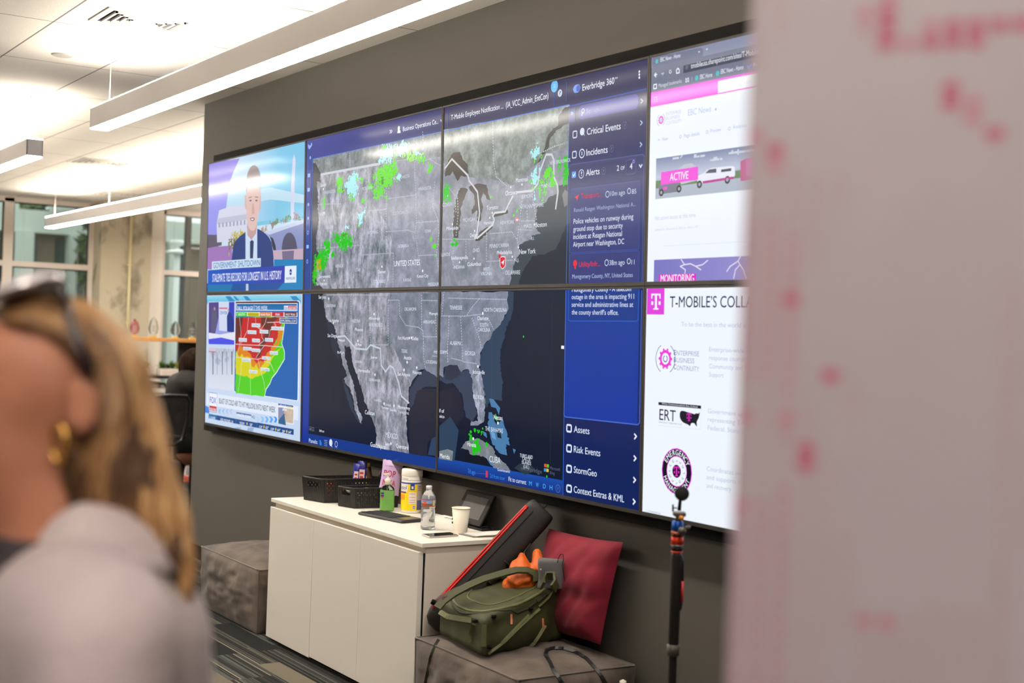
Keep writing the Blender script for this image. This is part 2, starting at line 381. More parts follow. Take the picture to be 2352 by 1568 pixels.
pendant(-7.65, -.6, .99, 'far white linear pendant light crossing in front of the concrete column', [-7.44, -5.4, -2.5], z0=2.545, z1=2.668)
pendant(6.9, 11.5, -3.3, 'added unseen linear pendant light behind the camera', [7.2, 11.2])  # added out of view, stands in for the room's other light
pendant(-6, 1.5, -3.3, 'added unseen linear pendant light on the open side of the room', [-5.8, -2, 1.3])  # added lamp outside the frame, for fill light
pendant(-7, 1.5, -5.4, 'added unseen linear pendant light by the left wall', [-6.8, -2, 1.3])  # unseen too, put in for the room's light

pendant(-8.2, -4.6, 3.5, 'added unseen linear pendant light in the bay hidden by the grey wall', [-8, -4.8])  # added behind the wall to light the window jamb
# ---- ceiling fittings
def vent(x0, x1, y0, y1, label, n=7):
    r = thing('ceiling_vent', label, 'vent', ((x0+x1)/2, (y0+y1)/2, CZ), None)
    m = M('vent_enamel', (205, 200, 190), .5); b = .03
    MB().box((x0, y0, CZ-.006), (x1, y0+b, CZ), m).box((x0, y1-b, CZ-.006), (x1, y1, CZ), m).box((x0, y0+b, CZ-.006), (x0+b, y1-b, CZ), m).box((x1-b, y0+b, CZ-.006), (x1, y1-b, CZ), m).build('frame', r)
    MB().box((x0+b, y0+b, CZ-.0015), (x1-b, y1-b, CZ-.0005), M('duct_dark', (38, 40, 48), .8)).build('opening', r)
    X0, X1, Y0, Y1 = x0+b, x1-b, y0+b, y1-b
    for k in range(n):
        d = (k+.5)/n*min(X1-X0, Y1-Y0)*.5
        g = MB(); w_ = .009
        g.box((X0+d, Y0+d, CZ-.012), (X1-d, Y0+d+w_, CZ-.002), m).box((X0+d, Y1-d-w_, CZ-.012), (X1-d, Y1-d, CZ-.002), m).box((X0+d, Y0+d, CZ-.012), (X0+d+w_, Y1-d, CZ-.002), m).box((X1-d-w_, Y0+d, CZ-.012), (X1-d, Y1-d, CZ-.002), m)
        g.build('louvre', r)
vent(1.46, 1.80, -1.17, -.74, 'louvred square ceiling vent above the longest pendant light', 4)
vent(-4.5, -4.0, .32, .84, 'square ceiling vent between the far pendant light and the grey wall', 5)
vent(-7.4, -6.9, 1.35, 1.85, 'small distant ceiling vent near the windows', 4)
tag(MB().lathe([(.052, -.008), (.06, -.003), (.06, 0)], M('sensor_plastic', (150, 148, 142), .5), 24, o=(.5, -1.036, CZ)).build('ceiling_sensor', loc=(.5, -1.036, CZ)), 'small round grey sensor disc on the ceiling tiles', 'sensor')
# ================================================================== the video wall
TILT = Matrix.Rotation(.022, 4, 'X'); ORG = Vector((0, 0, 2.51)); TI = TILT.inverted()
PW, PH = 1.43862, .81066
def wp(u, v, d=0.): return TILT@Vector((u, -d, -v))+ORG
_cl = TI@(CAM-ORG)
def uv(x, y):
    r_ = TI.to_3x3()@ray(x, y); t = -_cl.y/r_.y; p = _cl+r_*t; return (p.x, -p.z)
def screen_mat(name, con=0., scale=12, tint=(255, 255, 255), det=7, stretch=None):
    m = M(name, (3, 3, 4), .13, spec=.15); nt = m.node_tree; b = nt.nodes['Principled BSDF']
    a = nt.nodes.new('ShaderNodeAttribute'); a.attribute_name = 'Col'; src = a.outputs['Color']
    if con:
        tc = nt.nodes.new('ShaderNodeTexCoord'); n = nt.nodes.new('ShaderNodeTexNoise'); n.inputs['Scale'].default_value = scale; n.inputs['Detail'].default_value = det; n.inputs['Roughness'].default_value = .76; n.inputs['Distortion'].default_value = .12
        mp = nt.nodes.new('ShaderNodeMapping'); mp.inputs['Scale'].default_value = stretch or (1, 1, 1)
        nt.links.new(tc.outputs['Object'], mp.inputs[0]); nt.links.new(mp.outputs[0], n.inputs['Vector'])
        r_ = nt.nodes.new('ShaderNodeValToRGB'); e = r_.color_ramp.elements; k = con
        e[0].position = .34; e[0].color = (1-k*.98, 1-k*.80, 1-k*.82, 1); e[1].position = .66; e[1].color = (1+k*1.25, 1+k*1.1, 1+k*1.3, 1)
        m_ = e.new(.5); m_.color = (1, .96, 1, 1)
        nt.links.new(n.outputs['Fac'], r_.inputs[0])
        mx = nt.nodes.new('ShaderNodeVectorMath'); mx.operation = 'MULTIPLY'; nt.links.new(src, mx.inputs[0]); nt.links.new(r_.outputs[0], mx.inputs[1]); src = mx.outputs[0]
    nt.links.new(src, b.inputs['Emission Color']); b.inputs['Emission Strength'].default_value = 1
    return m
PIC = screen_mat('screen_picture'); TW = screen_mat('screen_terrain_rugged', .95, 9, det=14, stretch=(1.5, 1, .9)); TE = screen_mat('screen_terrain_plain', .42, 9, det=14); TN = screen_mat('screen_terrain_north', .6, 15, det=14); TB = screen_mat('screen_picture_soft', .25, 8)
MATS = {'p': PIC, 'w': TW, 'e': TE, 'n': TN, 'b': TB}
def clip(P, lo, hi):
    for ax, lim, sg in ((0, lo[0], 1), (0, hi[0], -1), (1, lo[1], 1), (1, hi[1], -1)):
        Q = []
        for i in range(len(P)):
            a, b = P[i-1], P[i]; da, db = (a[ax]-lim)*sg, (b[ax]-lim)*sg
            if (da < 0) != (db < 0):
                t = da/(da-db); Q.append((a[0]+(b[0]-a[0])*t, a[1]+(b[1]-a[1])*t))
            if db >= 0: Q.append(b)
        P = Q
        if len(P) < 3: return []
    return P
LY = .0003
class Scr(MB):
    def __init__(s, c, r_, K):
        super().__init__(); s.K = K; s.ds = 1.; s.jag = 0; s.lo = (c*PW+.009, r_*PH+.009); s.hi = ((c+1)*PW-.009, (r_+1)*PH-.015)
    def q(s, x, y): return uv(s.K[0]+x/s.K[2], s.K[1]+y/s.K[2])
    def U(s, uvs, col, L=1, mat='p'):
        Q = clip(list(uvs), s.lo, s.hi)
        if len(Q) >= 3: s.poly([wp(u, v, LY*L) for u, v in Q], MATS[mat], lin(col))
        return s
    def P(s, pts, col, L=1, mat='p', sm=True):
        if sm and len(pts) >= 7 and s.jag:      # coastlines and colour bands of a map are ragged
            out = []
            for i, (a, b) in enumerate(zip(pts, pts[1:]+pts[:1])):
                d = math.hypot(b[0]-a[0], b[1]-a[1]); n = max(1, min(9, int(d/13)))
                nx, ny = -(b[1]-a[1])/(d+1e-6), (b[0]-a[0])/(d+1e-6)
                for k in range(n):
                    t = k/n; x, y = a[0]+(b[0]-a[0])*t, a[1]+(b[1]-a[1])*t; o = s.jag*noise.noise(Vector((x*.09, y*.09, 3.))) if k else 0
                    out.append((x+nx*o, y+ny*o))
            pts = out
        elif sm and len(pts) >= 8:        # outlines with many points are curved ones
            for _ in range(2): pts = [q for a, b in zip(pts, pts[1:]+pts[:1]) for q in ((a[0]*.78+b[0]*.22, a[1]*.78+b[1]*.22), (a[0]*.22+b[0]*.78, a[1]*.22+b[1]*.78))]
        return s.U([s.q(*p) for p in pts], col, L, mat)
    def full(s, col, mat='p', L=0): return s.U([s.lo, (s.hi[0], s.lo[1]), s.hi, (s.lo[0], s.hi[1])], col, L, mat)
    def R(s, a, b, col, L=1, mat='p', rad=0):     # rectangle from two crop corners (upright on the screen)
        (x0, y0), (x1, y1) = s.q(*a), s.q(*b)
        if rad:
            pts = [(cx+rad*math.cos(t), cy+rad*math.sin(t)) for cx, cy, t0 in ((x1-rad, y1-rad, 0), (x0+rad, y1-rad, 90), (x0+rad, y0+rad, 180), (x1-rad, y0+rad, 270)) for t in [math.radians(t0+q*22.5) for q in range(5)]]
        else: pts = [(x0, y0), (x1, y0), (x1, y1), (x0, y1)]
        return s.U(pts, col, L, mat)
    def grad(s, a, b, c0, c1, L=1, horiz=False, n=1, uvp=False):
        (x0, y0), (x1, y1) = (a, b) if uvp else (s.q(*a), s.q(*b))
        x0, x1 = max(x0, s.lo[0]), min(x1, s.hi[0]); y0, y1 = max(y0, s.lo[1]), min(y1, s.hi[1])
        A, B = lin(c0), lin(c1)
        s.add([wp(x0, y0, LY*L), wp(x1, y0, LY*L), wp(x1, y1, LY*L), wp(x0, y1, LY*L)], [(0,1,2,3)], PIC, [A, B, B, A] if horiz else [A, A, B, B])
        return s
    def frame(s, a, b, col, w, L=1, rad=0):
        (x0, y0), (x1, y1) = s.q(*a), s.q(*b)
        if rad: pts = [(cx+rad*math.cos(t), cy+rad*math.sin(t)) for cx, cy, t0 in ((x1-rad, y1-rad, 0), (x0+rad, y1-rad, 90), (x0+rad, y0+rad, 180), (x1-rad, y0+rad, 270)) for t in [math.radians(t0+q*30) for q in range(4)]]
        else: pts = [(x0, y0), (x1, y0), (x1, y1), (x0, y1)]
        return s.line(pts+[pts[0]], col, w, L, raw=True)
    def line(s, pts, col, w=.003, L=2, dash=None, raw=False):
        Q = pts if raw else [s.q(*p) for p in pts]
        for a, b in zip(Q, Q[1:]):
            d = math.hypot(b[0]-a[0], b[1]-a[1])
            if d < 1e-6: continue
            t = ((b[0]-a[0])/d, (b[1]-a[1])/d); nx, ny = -t[1]*w/2, t[0]*w/2
            if dash: segs = [(k*dash, min(k*dash+dash*.55, d)) for k in range(int(d/dash)+1)]
            else: segs = [(-w*.3, d+w*.3)]
            for p0, p1 in segs:
                A = (a[0]+t[0]*p0, a[1]+t[1]*p0); B = (a[0]+t[0]*p1, a[1]+t[1]*p1)
                s.U([(A[0]+nx, A[1]+ny), (B[0]+nx, B[1]+ny), (B[0]-nx, B[1]-ny), (A[0]-nx, A[1]-ny)], col, L)
        return s
    def disc(s, x, y, rad, col, L=2, ring=0, n=20, a0=0, a1=360, sx=1):
        u, v = s.q(x, y); rad = rad*s.ds; ring = ring*max(s.ds, .6)
        P = [(u+rad*sx*math.cos(math.radians(a0+(a1-a0)*k/n)), v+rad*math.sin(math.radians(a0+(a1-a0)*k/n))) for k in range(n+1)]
        if ring: return s.line(P, col, ring, L, raw=True)
        return s.U(P[:-1] if a1-a0 == 360 else P, col, L)
    def blob(s, cx, cy, rx, ry, n, col, L=3, sz=.008, rot=0):
        """ragged patch of small cells, like radar returns or distant foliage"""
        u, v = s.q(cx, cy); ru, rv = abs(s.q(cx+rx, cy)[0]-u)*1.08, abs(s.q(cx, cy+ry)[1]-v)*1.08; st = max(.0036, min(.007, sz*.45)); th = .16 if n >= 200 else .28 if n >= 100 else .38 if n >= 40 else .42
        c_, s_ = math.cos(rot), math.sin(rot); N = int(max(ru, rv)/st)+1; P = []; col = lin(col)
        for i in range(-N, N+1):
            for j in range(-N, N+1):
                x, y = i*st, j*st; a, b = (x*c_+y*s_)/ru, (-x*s_+y*c_)/rv; r2 = a*a+b*b
                if r2 > 1.3: continue
                nn = noise.noise(Vector(((u+x)*34, (v+y)*34, cx*.1)))*.8+noise.noise(Vector(((u+x)*95, (v+y)*95, cy*.1)))*.8
                if .5+.62*nn-r2*.52 > th:
                    X, Y = u+x+random.uniform(-.2, .2)*st, v+y; h = st*random.uniform(.5, .72)
                    if s.lo[0] < X-h and X+h < s.hi[0] and s.lo[1] < Y-h and Y+h < s.hi[1]: s.add([wp(X-h, Y-h, LY*L), wp(X+h, Y-h, LY*L), wp(X+h, Y+h, LY*L), wp(X-h, Y+h, LY*L)], [(0, 1, 2, 3)], PIC, col)
        return s
    def T(s, body, xl, yl, xr, h, col=(235, 240, 250), L=5, bold=0.0, mid=False):
        """text from xl to xr (crop px at the left baseline), cap height h crop px"""
        u0, v0 = s.q(xl, yl); v1 = s.q(xl, yl-h)[1]; u1 = s.q(xr, yl+(xr-xl)*s.slope(xl, yl))[0] if xr else None
        vs, fs, w_ = glyphs(body, bold); H = v0-v1; sx = (u1-u0)/w_ if xr else H
        for f in fs:
            Q = [(u0+vs[i][0]*sx, v0-vs[i][1]*H) for i in f]
            if not all(s.lo[0] <= q[0] <= s.hi[0] and s.lo[1] <= q[1] <= s.hi[1] for q in Q): Q = clip(Q, s.lo, s.hi)
            if len(Q) >= 3: s.add([wp(a, b, LY*L) for a, b in Q], [tuple(range(len(Q)))], PIC, lin(col))
        return s
    def slope(s, x, y):
        X, Y = s.K[0]+x/s.K[2], s.K[1]+y/s.K[2]; return (Y-699.157)/(X+854.774)
W_ = (238, 243, 252)
# ---- top left: news broadcast
s1 = Scr(0, 0, (460, 320, 4.354)); s1.ds = .6
s1.full((200, 222, 240))
s1.grad((380, 20), (1080, 800), (120, 196, 232), (122, 196, 226), 1).grad((380, 20), (760, 800), (196, 218, 240), (124, 196, 230), 1.4, horiz=True)
s1.P([(60, 240), (395, 190), (330, 330), (270, 500), (245, 720), (230, 1000), (60, 1250)], (142, 132, 224), 2).P([(60, 470), (290, 440), (255, 720), (240, 900), (60, 1000)], (150, 150, 236), 2.2)
s1.P([(240, 560), (700, 480), (1060, 560), (1060, 640), (700, 600), (245, 690)], (186, 220, 238), 2)
s1.P([(60, 950), (220, 960), (215, 1060), (60, 1090)], (100, 92, 110), 2.5).P([(60, 1080), (320, 1060), (320, 1300), (60, 1300)], (160, 120, 186), 2.4)
s1.P([(165, 840), (190, 710), (300, 670), (470, 655), (470, 1010), (170, 1030)], (212, 214, 232), 3).P([(165, 850), (180, 790), (470, 745), (470, 800), (300, 830)], (190, 192, 214), 3.2)
for k in range(8): s1.P([(185+k*36, 836-k*4), (200+k*36, 834-k*4), (200+k*36, 880-k*4), (185+k*36, 882-k*4)], (160, 158, 188), 3.4)
s1.P([(905, 820), (908, 500), (925, 200), (940, 150), (955, 200), (945, 500), (938, 820)], (206, 212, 236), 3)
s1.blob(390, 960, 90, 60, 60, (190, 176, 40), 3.5, .016).blob(330, 1040, 60, 90, 60, (130, 116, 60), 3.6, .014).blob(290, 1150, 20, 30, 12, (190, 190, 30), 3.7, .012)
for cx, cy, co in ((720, 850, (150, 130, 130)), (770, 820, (116, 140, 90)), (840, 810, (140, 150, 150)), (870, 800, (120, 150, 96)), (950, 770, (180, 130, 140)), (990, 780, (130, 140, 90)), (640, 900, (180, 150, 130))): s1.blob(cx, cy, 45, 45, 16, co, 3.2, .014)
s1.P([(650, 930), (890, 850), (1060, 790), (1060, 1200), (735, 1200), (740, 1060), (690, 970)], (138, 148, 196), 3.8).P([(650, 930), (890, 850), (1060, 790), (1060, 830), (890, 885), (690, 955)], (196, 206, 232), 4)
s1.P([(820, 1190), (815, 1080), (835, 980), (870, 935), (910, 930), (945, 970), (965, 1040), (975, 1110), (975, 1190)], (84, 84, 110), 4.1).P([(700, 970), (730, 990), (755, 1060), (760, 1110), (735, 1120)], (60, 60, 84), 4.1)
s1.P([(730, 1110), (1060, 1090), (1060, 1200), (730, 1200)], (196, 172, 190), 4.2).P([(820, 1120), (940, 1110), (935, 1200), (825, 1200)], (120, 110, 140), 4.3)
s1.P([(740, 1200), (1060, 1195), (1060, 1540), (740, 1540)], (26, 130, 190), 4)
# presenter
s1.P([(310, 1280), (330, 1060), (370, 990), (460, 920), (570, 880), (700, 975), (735, 1120), (745, 1540), (310, 1540)], (46, 68, 130), 5)
s1.P([(455, 905), (470, 860), (572, 870), (572, 1270), (455, 1270)], (202, 220, 242), 5.3).P([(470, 860), (570, 860), (560, 940), (515, 1005), (475, 960)], (196, 160, 160), 5.5)
s1.P([(500, 1020), (520, 1005), (538, 1020), (530, 1190), (500, 1190)], (52, 64, 104), 5.7)
s1.P([(462, 700), (463, 560), (470, 470), (600, 440), (608, 600), (585, 760), (565, 870), (540, 915), (500, 910), (470, 840)], (222, 190, 184), 6)
s1.P([(463, 560), (462, 440), (472, 350), (500, 280), (540, 252), (580, 280), (602, 350), (606, 480), (596, 420), (540, 385), (490, 410), (470, 480)], (128, 112, 116), 6.3)
s1.P([(446, 560), (462, 560), (466, 700), (452, 690)], (214, 176, 172), 6.1).P([(596, 560), (610, 560), (604, 700), (590, 720)], (214, 176, 172), 6.1)
for x in (505, 565): s1.P([(x-16, 612), (x, 602), (x+16, 610), (x, 622)], (120, 96, 110), 6.5)
s1.P([(488, 580), (520, 570), (520, 578), (488, 590)], (150, 116, 112), 6.5).P([(550, 570), (584, 574), (584, 584), (550, 580)], (150, 116, 112), 6.5)
s1.P([(525, 640), (538, 640), (546, 738), (532, 748), (516, 738)], (206, 166, 158), 6.4).P([(500, 788), (530, 780), (548, 790), (538, 815), (512, 815)], (120, 60, 80), 6.5).P([(510, 792), (540, 790), (534, 806), (514, 808)], (240, 236, 244), 6.7)
s1.R((120, 1222), (608, 1273), (206, 224, 240), 7).T('GOVERNMENT SHUTDOWN', 133, 1290, 600, 56, (20, 110, 180), 8, .012)
s1.grad((80, 1308), (848, 1430), (30, 92, 196), (52, 66, 176), 7, horiz=True).T('STALEMATE TIES RECORD FOR LONGEST IN U.S. HISTORY', 124, 1425, 815, 78, W_, 8, .012)
s1.P([(70, 1440), (848, 1420), (740, 1540), (70, 1540)], (34, 84, 160), 6.8).P([(460, 1445), (485, 1445), (485, 1540), (460, 1540)], (190, 204, 226), 7).P([(80, 1440), (330, 1440), (300, 1540), (80, 1540)], (30, 120, 176), 6.9)
s1.R((850, 1268), (963, 1430), (226, 236, 250), 8).disc(908, 1326, .028, (40, 60, 150), 9).T('abc', 893, 1335, 924, 16, W_, 10, .02).T('NEWSLIVE', 862, 1404, 952, 26, (40, 70, 160), 9, .01)
# ---- bottom left: weather channel
s2 = Scr(0, 1, (460, 660, 4.356)); s2.ds = .6
s2.full((196, 214, 240)); s2.grad((60, 88), (1010, 160), (140, 214, 236), (90, 180, 222), 1)
for a, b in ((250, 300), (330, 350), (430, 470), (900, 960)): s2.P([(a, 88), (b, 86), (b+50, 140), (a+40, 140)], (50, 140, 200), 1.5)
s2.P([(50, 1180), (90, 1200), (90, 1260), (46, 1250)], (60, 130, 220), 1.5)
for k in range(7): s2.P([(430+k*80, 1440+k*18), (460+k*80, 1445+k*18), (455+k*80, 1600), (425+k*80, 1600)], (210, 216, 234), 1.4)
for k in range(4): s2.P([(90+k*130, 1400), (150+k*130, 1400), (110+k*130, 1520), (50+k*130, 1500)], (150, 176, 216), 1.4)
s2.R((80, 143), (348, 575), (226, 234, 248), 2, rad=.01).R((86, 148), (340, 568), (150, 160, 226), 2.5).P([(86, 150), (185, 146), (185, 300), (150, 460), (86, 456)], (84, 70, 140), 3).P([(186, 146), (290, 144), (280, 440), (190, 430)], (206, 216, 240), 3).P([(288, 146), (342, 144), (340, 450), (288, 440)], (56, 66, 190), 3)
s2.P([(118, 210), (140, 190), (160, 210), (172, 300), (150, 440), (110, 450), (112, 300)], (92, 92, 124), 3.4).disc(145, 212, .018, (196, 150, 150), 3.6).P([(268, 290), (285, 240), (310, 260), (338, 340), (340, 450), (270, 440)], (34, 56, 140), 3.4).disc(284, 228, .018, (190, 150, 150), 3.6)
s2.R((192, 232), (274, 270), (206, 222, 242), 3.3).T('CENTER', 196, 268, 272, 30, (70, 90, 180), 4, .02).R((192, 200), (274, 216), (214, 110, 130), 3.4)
s2.P([(86, 452), (200, 470), (342, 445), (342, 540), (86, 530)], (226, 228, 240), 3.7).P([(86, 516), (210, 500), (342, 530), (342, 572), (86, 566)], (74, 80, 226), 3.9)
s2.R((78, 592), (345, 1040), (214, 220, 234), 2, rad=.01).grad((84, 598), (338, 1030), (190, 198, 216), (216, 222, 238), 2.5)
for x, w_ in ((128, 9), (222, 7), (318, 11), (170, 3), (268, 3)):
    s2.P([(x-w_/2, 870), (x-w_/2, 640), (x+w_/2, 640), (x+w_/2, 872)], (96, 104, 130), 3)
    for q in range(7): s2.line([(x, 740-q*12), (x+random.uniform(-40, 40), 640-q*6)], (130, 138, 160), .0022, 3)
s2.blob(180, 740, 60, 50, 40, (170, 178, 200), 2.8, .01).blob(270, 720, 40, 40, 30, (170, 178, 200), 2.8, .01).R((84, 600), (158, 640), (206, 196, 212), 3.4).R((84, 636), (158, 648), (176, 60, 100), 3.6)
s2.R((350, 134), (982, 1138), (236, 242, 252), 2, rad=.014).R((356, 142), (974, 1130), (10, 96, 178), 3, rad=.01)
def MP(pts, col, L): s2.jag = 13; s2.P(pts, col, L); s2.jag = 0
s2.P([(356, 142), (974, 134), (974, 158), (356, 158)], (96, 46, 46), 4.4)
MP([(356, 296), (880, 296), (845, 370), (838, 430), (818, 560), (845, 640), (845, 715), (810, 775), (765, 850), (720, 905), (700, 960), (660, 1020), (645, 1092), (356, 1058)], (74, 206, 20), 3.4)
MP([(356, 650), (500, 640), (700, 720), (740, 650), (815, 600), (822, 560), (800, 620), (760, 660), (730, 700), (700, 750), (660, 850), (610, 880), (570, 890), (520, 915), (470, 885), (410, 880), (356, 862)], (214, 208, 24), 3.6)
MP([(356, 500), (500, 560), (640, 690), (700, 620), (760, 560), (790, 430), (835, 380), (825, 470), (812, 520), (780, 575), (735, 640), (700, 690), (660, 740), (630, 770), (590, 820), (560, 760), (545, 800), (515, 790), (500, 700), (430, 690), (420, 660), (395, 700), (370, 650), (356, 620)], (222, 130, 30), 3.8)
MP([(356, 300), (850, 300), (790, 420), (775, 500), (735, 580), (690, 640), (640, 700), (640, 740), (600, 730), (560, 760), (520, 700), (500, 660), (420, 590), (400, 580), (370, 640), (356, 630)], (196, 40, 44), 4)
MP([(356, 300), (430, 300), (410, 440), (370, 560), (356, 560)], (104, 48, 44), 4.2); MP([(615, 300), (790, 300), (730, 350), (700, 500), (640, 580), (600, 690), (560, 700), (580, 640), (610, 560), (660, 430), (610, 370)], (104, 48, 44), 4.2)
for ln in ([(395, 300), (410, 440), (410, 500), (385, 610), (355, 720)], [(485, 300), (470, 440), (410, 560)], [(555, 300), (560, 390), (610, 420), (650, 360), (665, 300)], [(610, 420), (620, 500), (640, 530), (580, 580)], [(356, 565), (410, 572), (640, 580), (820, 595)], [(640, 585), (600, 640), (560, 700)], [(356, 695), (580, 718), (640, 700)], [(500, 712), (505, 1070)], [(420, 705), (405, 870), (380, 1045)], [(580, 718), (600, 810), (640, 950), (650, 1030)], [(640, 740), (700, 750), (745, 850)], [(670, 350), (850, 345)], [(690, 500), (700, 430), (760, 380), (740, 350)]): s2.line(ln, (216, 204, 200), .004, 4.6)
s2.line([(845, 370), (838, 430), (818, 560), (845, 640), (845, 715), (810, 775), (765, 850), (720, 905), (700, 960), (660, 1020), (645, 1092)], W_, .006, 4.7)
for t, x, y in (('CINCINNATI', 560, 378), ('LOUISVILLE', 520, 447), ('CHARLESTON', 640, 442), ('WASHINGTON, DC', 776, 410), ('PADUCAH', 428, 524), ('LONDON', 560, 530), ('ROANOKE', 690, 524), ('NASHVILLE', 474, 612), ('KNOXVILLE', 560, 628), ('RALEIGH', 738, 655), ('CHARLOTTE', 662, 706), ('HUNTSVILLE', 465, 728), ('COLUMBIA', 653, 820), ('ATLANTA', 532, 842)):
    h_ = 62 if t[0] == 'W' else 33+len(t); s2.R((x-h_, y-20), (x+h_, y+20), (226, 236, 244), 5).T(t, x-h_+5, y+10, x+h_-5, 22, (90, 120, 160), 6, .01)
s2.R((362, 158), (974, 235), (236, 242, 252), 5).grad((367, 164), (969, 228), (14, 96, 160), (10, 120, 190), 5.4).T('FALL FOLIAGE', 374, 226, 530, 38, W_, 6, .03).R((541, 176), (544, 222), W_, 6).T('THIS WEEK', 553, 222, 676, 38, W_, 6).R((840, 182), (964, 224), (226, 226, 240), 6).R((882, 186), (962, 220), (206, 50, 70), 6.4).T('FOX', 844, 221, 876, 26, (20, 70, 170), 7, .03).T('WEATHER', 886, 219, 958, 24, W_, 7, .02)
s2.R((362, 243), (974, 296), (236, 242, 252), 5)
for a, b, c_, t in ((366, 470, (74, 206, 40), 'SPOTTY'), (476, 590, (206, 200, 30), 'WIDESPREAD'), (597, 712, (222, 120, 40), 'NEAR PEAK'), (719, 836, (200, 40, 50), 'PEAK'), (845, 967, (104, 40, 44), 'PAST PEAK')):
    s2.R((a, 247), (b, 291), c_, 5.5).T(t, (a+b)/2-len(t)*5.5, 281, (a+b)/2+len(t)*5.5, 22, W_ if t != 'WIDESPREAD' else (120, 110, 20), 6, .01)
s2.R((797, 306), (970, 362), (226, 236, 248), 5).R((802, 310), (966, 356), (12, 60, 130), 5.5).T('EXPLOREFALL.COM', 808, 344, 956, 24, W_, 6, .02)
s2.R((66, 1050), (980, 1330), (222, 232, 248), 2.5).R((90, 1048), (168, 1250), (236, 240, 250), 3, rad=.012).frame((90, 1048), (168, 1250), (70, 90, 170), .003, 3.2, rad=.012).T('FOX', 98, 1152, 160, 60, (10, 80, 196), 4, .03).R((94, 1180), (164, 1240), (196, 34, 54), 4).T('WEATHER', 98, 1226, 160, 26, W_, 5, .02)
s2.T('BLAST OF COLD AIR TO HIT MILLIONS INTO NEXT WEEK', 190, 1158, 752, 52, (44, 56, 70), 4, .014)
for k in range(4): s2.P([(182+k*38, 1232), (200+k*38, 1214), (210+k*38, 1216), (196+k*38, 1240), (206+k*38, 1264), (196+k*38, 1262)], (120-k*-20, 190, 236), 4)
for k in range(5): s2.P([(560+k*44, 1290), (580+k*44, 1292), (598+k*44, 1320), (582+k*44, 1352), (562+k*44, 1348), (578+k*44, 1318)], (170-k*34, 210-k*16, 244), 4)
s2.R((364, 1246), (512, 1290), (60, 76, 150), 4).T('WINTER STORM', 368, 1284, 508, 28, W_, 5, .02).T('HQ', 516, 1306, 548, 28, (60, 76, 130), 5, .02)
s2.R((86, 1262), (936, 1475), (10, 110, 170), 3.4).R((166, 1280), (356, 1362), (14, 74, 140), 3.6).R((362, 1314), (565, 1402), (14, 74, 140), 3.6).R((572, 1350), (936, 1472), (14, 74, 140), 3.6)
s2.T('LIVE', 98, 1314, 152, 28, W_, 5, .02).T('DES MOINES, IA', 204, 1332, 332, 26, W_, 5, .01).T('NOW', 398, 1368, 444, 28, W_, 5, .01).disc(470, 1362, .013, (226, 200, 50), 5).T("58\u00b0", 498, 1384, 525, 26, W_, 5, .02)
for a, b, x in (("12P", "62\u00b0", 592), ("1P", "64\u00b0", 710), ("2P", "64\u00b0", 820)): s2.T(a, x, 1404+(x-592)*.2, x+30, 26, W_, 5, .01).disc(x+48, 1394+(x-592)*.2, .014, (226, 200, 50), 5).T(b, x+64, 1412+(x-592)*.2, x+94, 26, W_, 5, .02)
s2.R((776, 1152), (938, 1372), (232, 238, 248), 4, rad=.01).R((782, 1158), (932, 1200), (20, 90, 170), 4.6).T('+TRAVEL', 790, 1196, 868, 28, W_, 5.2, .02).T('NOW', 872, 1208, 920, 28, (226, 210, 50), 5.2, .02).R((782, 1196), (932, 1362), (196, 180, 160), 4.5, 'b').P([(784, 1200), (830, 1200), (850, 1290), (860, 1380), (784, 1360)], (130, 140, 180), 4.8).P([(784, 1330), (840, 1260), (858, 1375), (784, 1360)], (40, 96, 140), 5).R((826, 1212), (866, 1240), W_, 5.2).T('SFO', 830, 1240, 862, 20, (60, 76, 120), 6, .01).disc(850, 1270, .008, (210, 60, 60), 6)
# ---- the big map: top left quarter
LAND = (150, 152, 160)
NAVY = (18, 28, 54)
s3 = Scr(1, 0, (690, 230, 3.485)); s3.jag = 11
s3.full((58, 66, 140)); s3.grad((60, 320), (1140, 330), (66, 74, 160), (52, 56, 104), .5, horiz=True)
s3.grad(s3.lo, (s3.hi[0], s3.q(105, 470)[1]), (66, 74, 158), (54, 58, 110), 1.7, horiz=True, uvp=True)  # header blue holds baked-in haze of the reflected ceiling
s3.grad((s3.lo[0], s3.lo[1]), (s3.q(104, 470)[0], s3.hi[1]), (60, 74, 150), (34, 72, 150), 1.8, uvp=True)
u0 = s3.q(100, 480)[0]; v0 = s3.q(105, 472)[1]
s3.U([(u0, v0), (s3.hi[0], v0), (s3.hi[0], s3.hi[1]), (u0, s3.hi[1])], (142, 148, 162), 1, 'e')
s3.P([(60, 300), (720, 300), (690, 620), (560, 800), (740, 1060), (700, 1520), (60, 1520)], (146, 152, 162), 1.3, 'w')
s3.P([(105, 480), (390, 400), (650, 360), (1200, 200), (1200, 440), (900, 480), (650, 510), (160, 590), (120, 560)], (124, 134, 136), 1.5, 'n')
s3.U([(u0-.004, v0), (u0, v0), (u0, s3.hi[1]), (u0-.004, s3.hi[1])], (70, 130, 220), 2); s3.U([(u0, v0-.003), (s3.hi[0], v0-.003), (s3.hi[0], v0), (u0, v0)], (70, 120, 220), 2)
s3.P([(95, 500), (122, 500), (130, 560), (160, 600), (165, 660), (130, 650), (136, 720), (144, 800), (140, 900), (150, 960), (134, 1040), (124, 1110), (128, 1190), (150, 1240), (130, 1300), (118, 1400), (140, 1460), (190, 1520), (80, 1520), (80, 900)], (64, 66, 80), 1.8)
s3.P([(122, 500), (150, 560), (168, 590), (160, 600), (128, 560)], (54, 60, 66), 2)
s3.line([(165, 595), (640, 508)], (196, 204, 214), .012, 2.5)
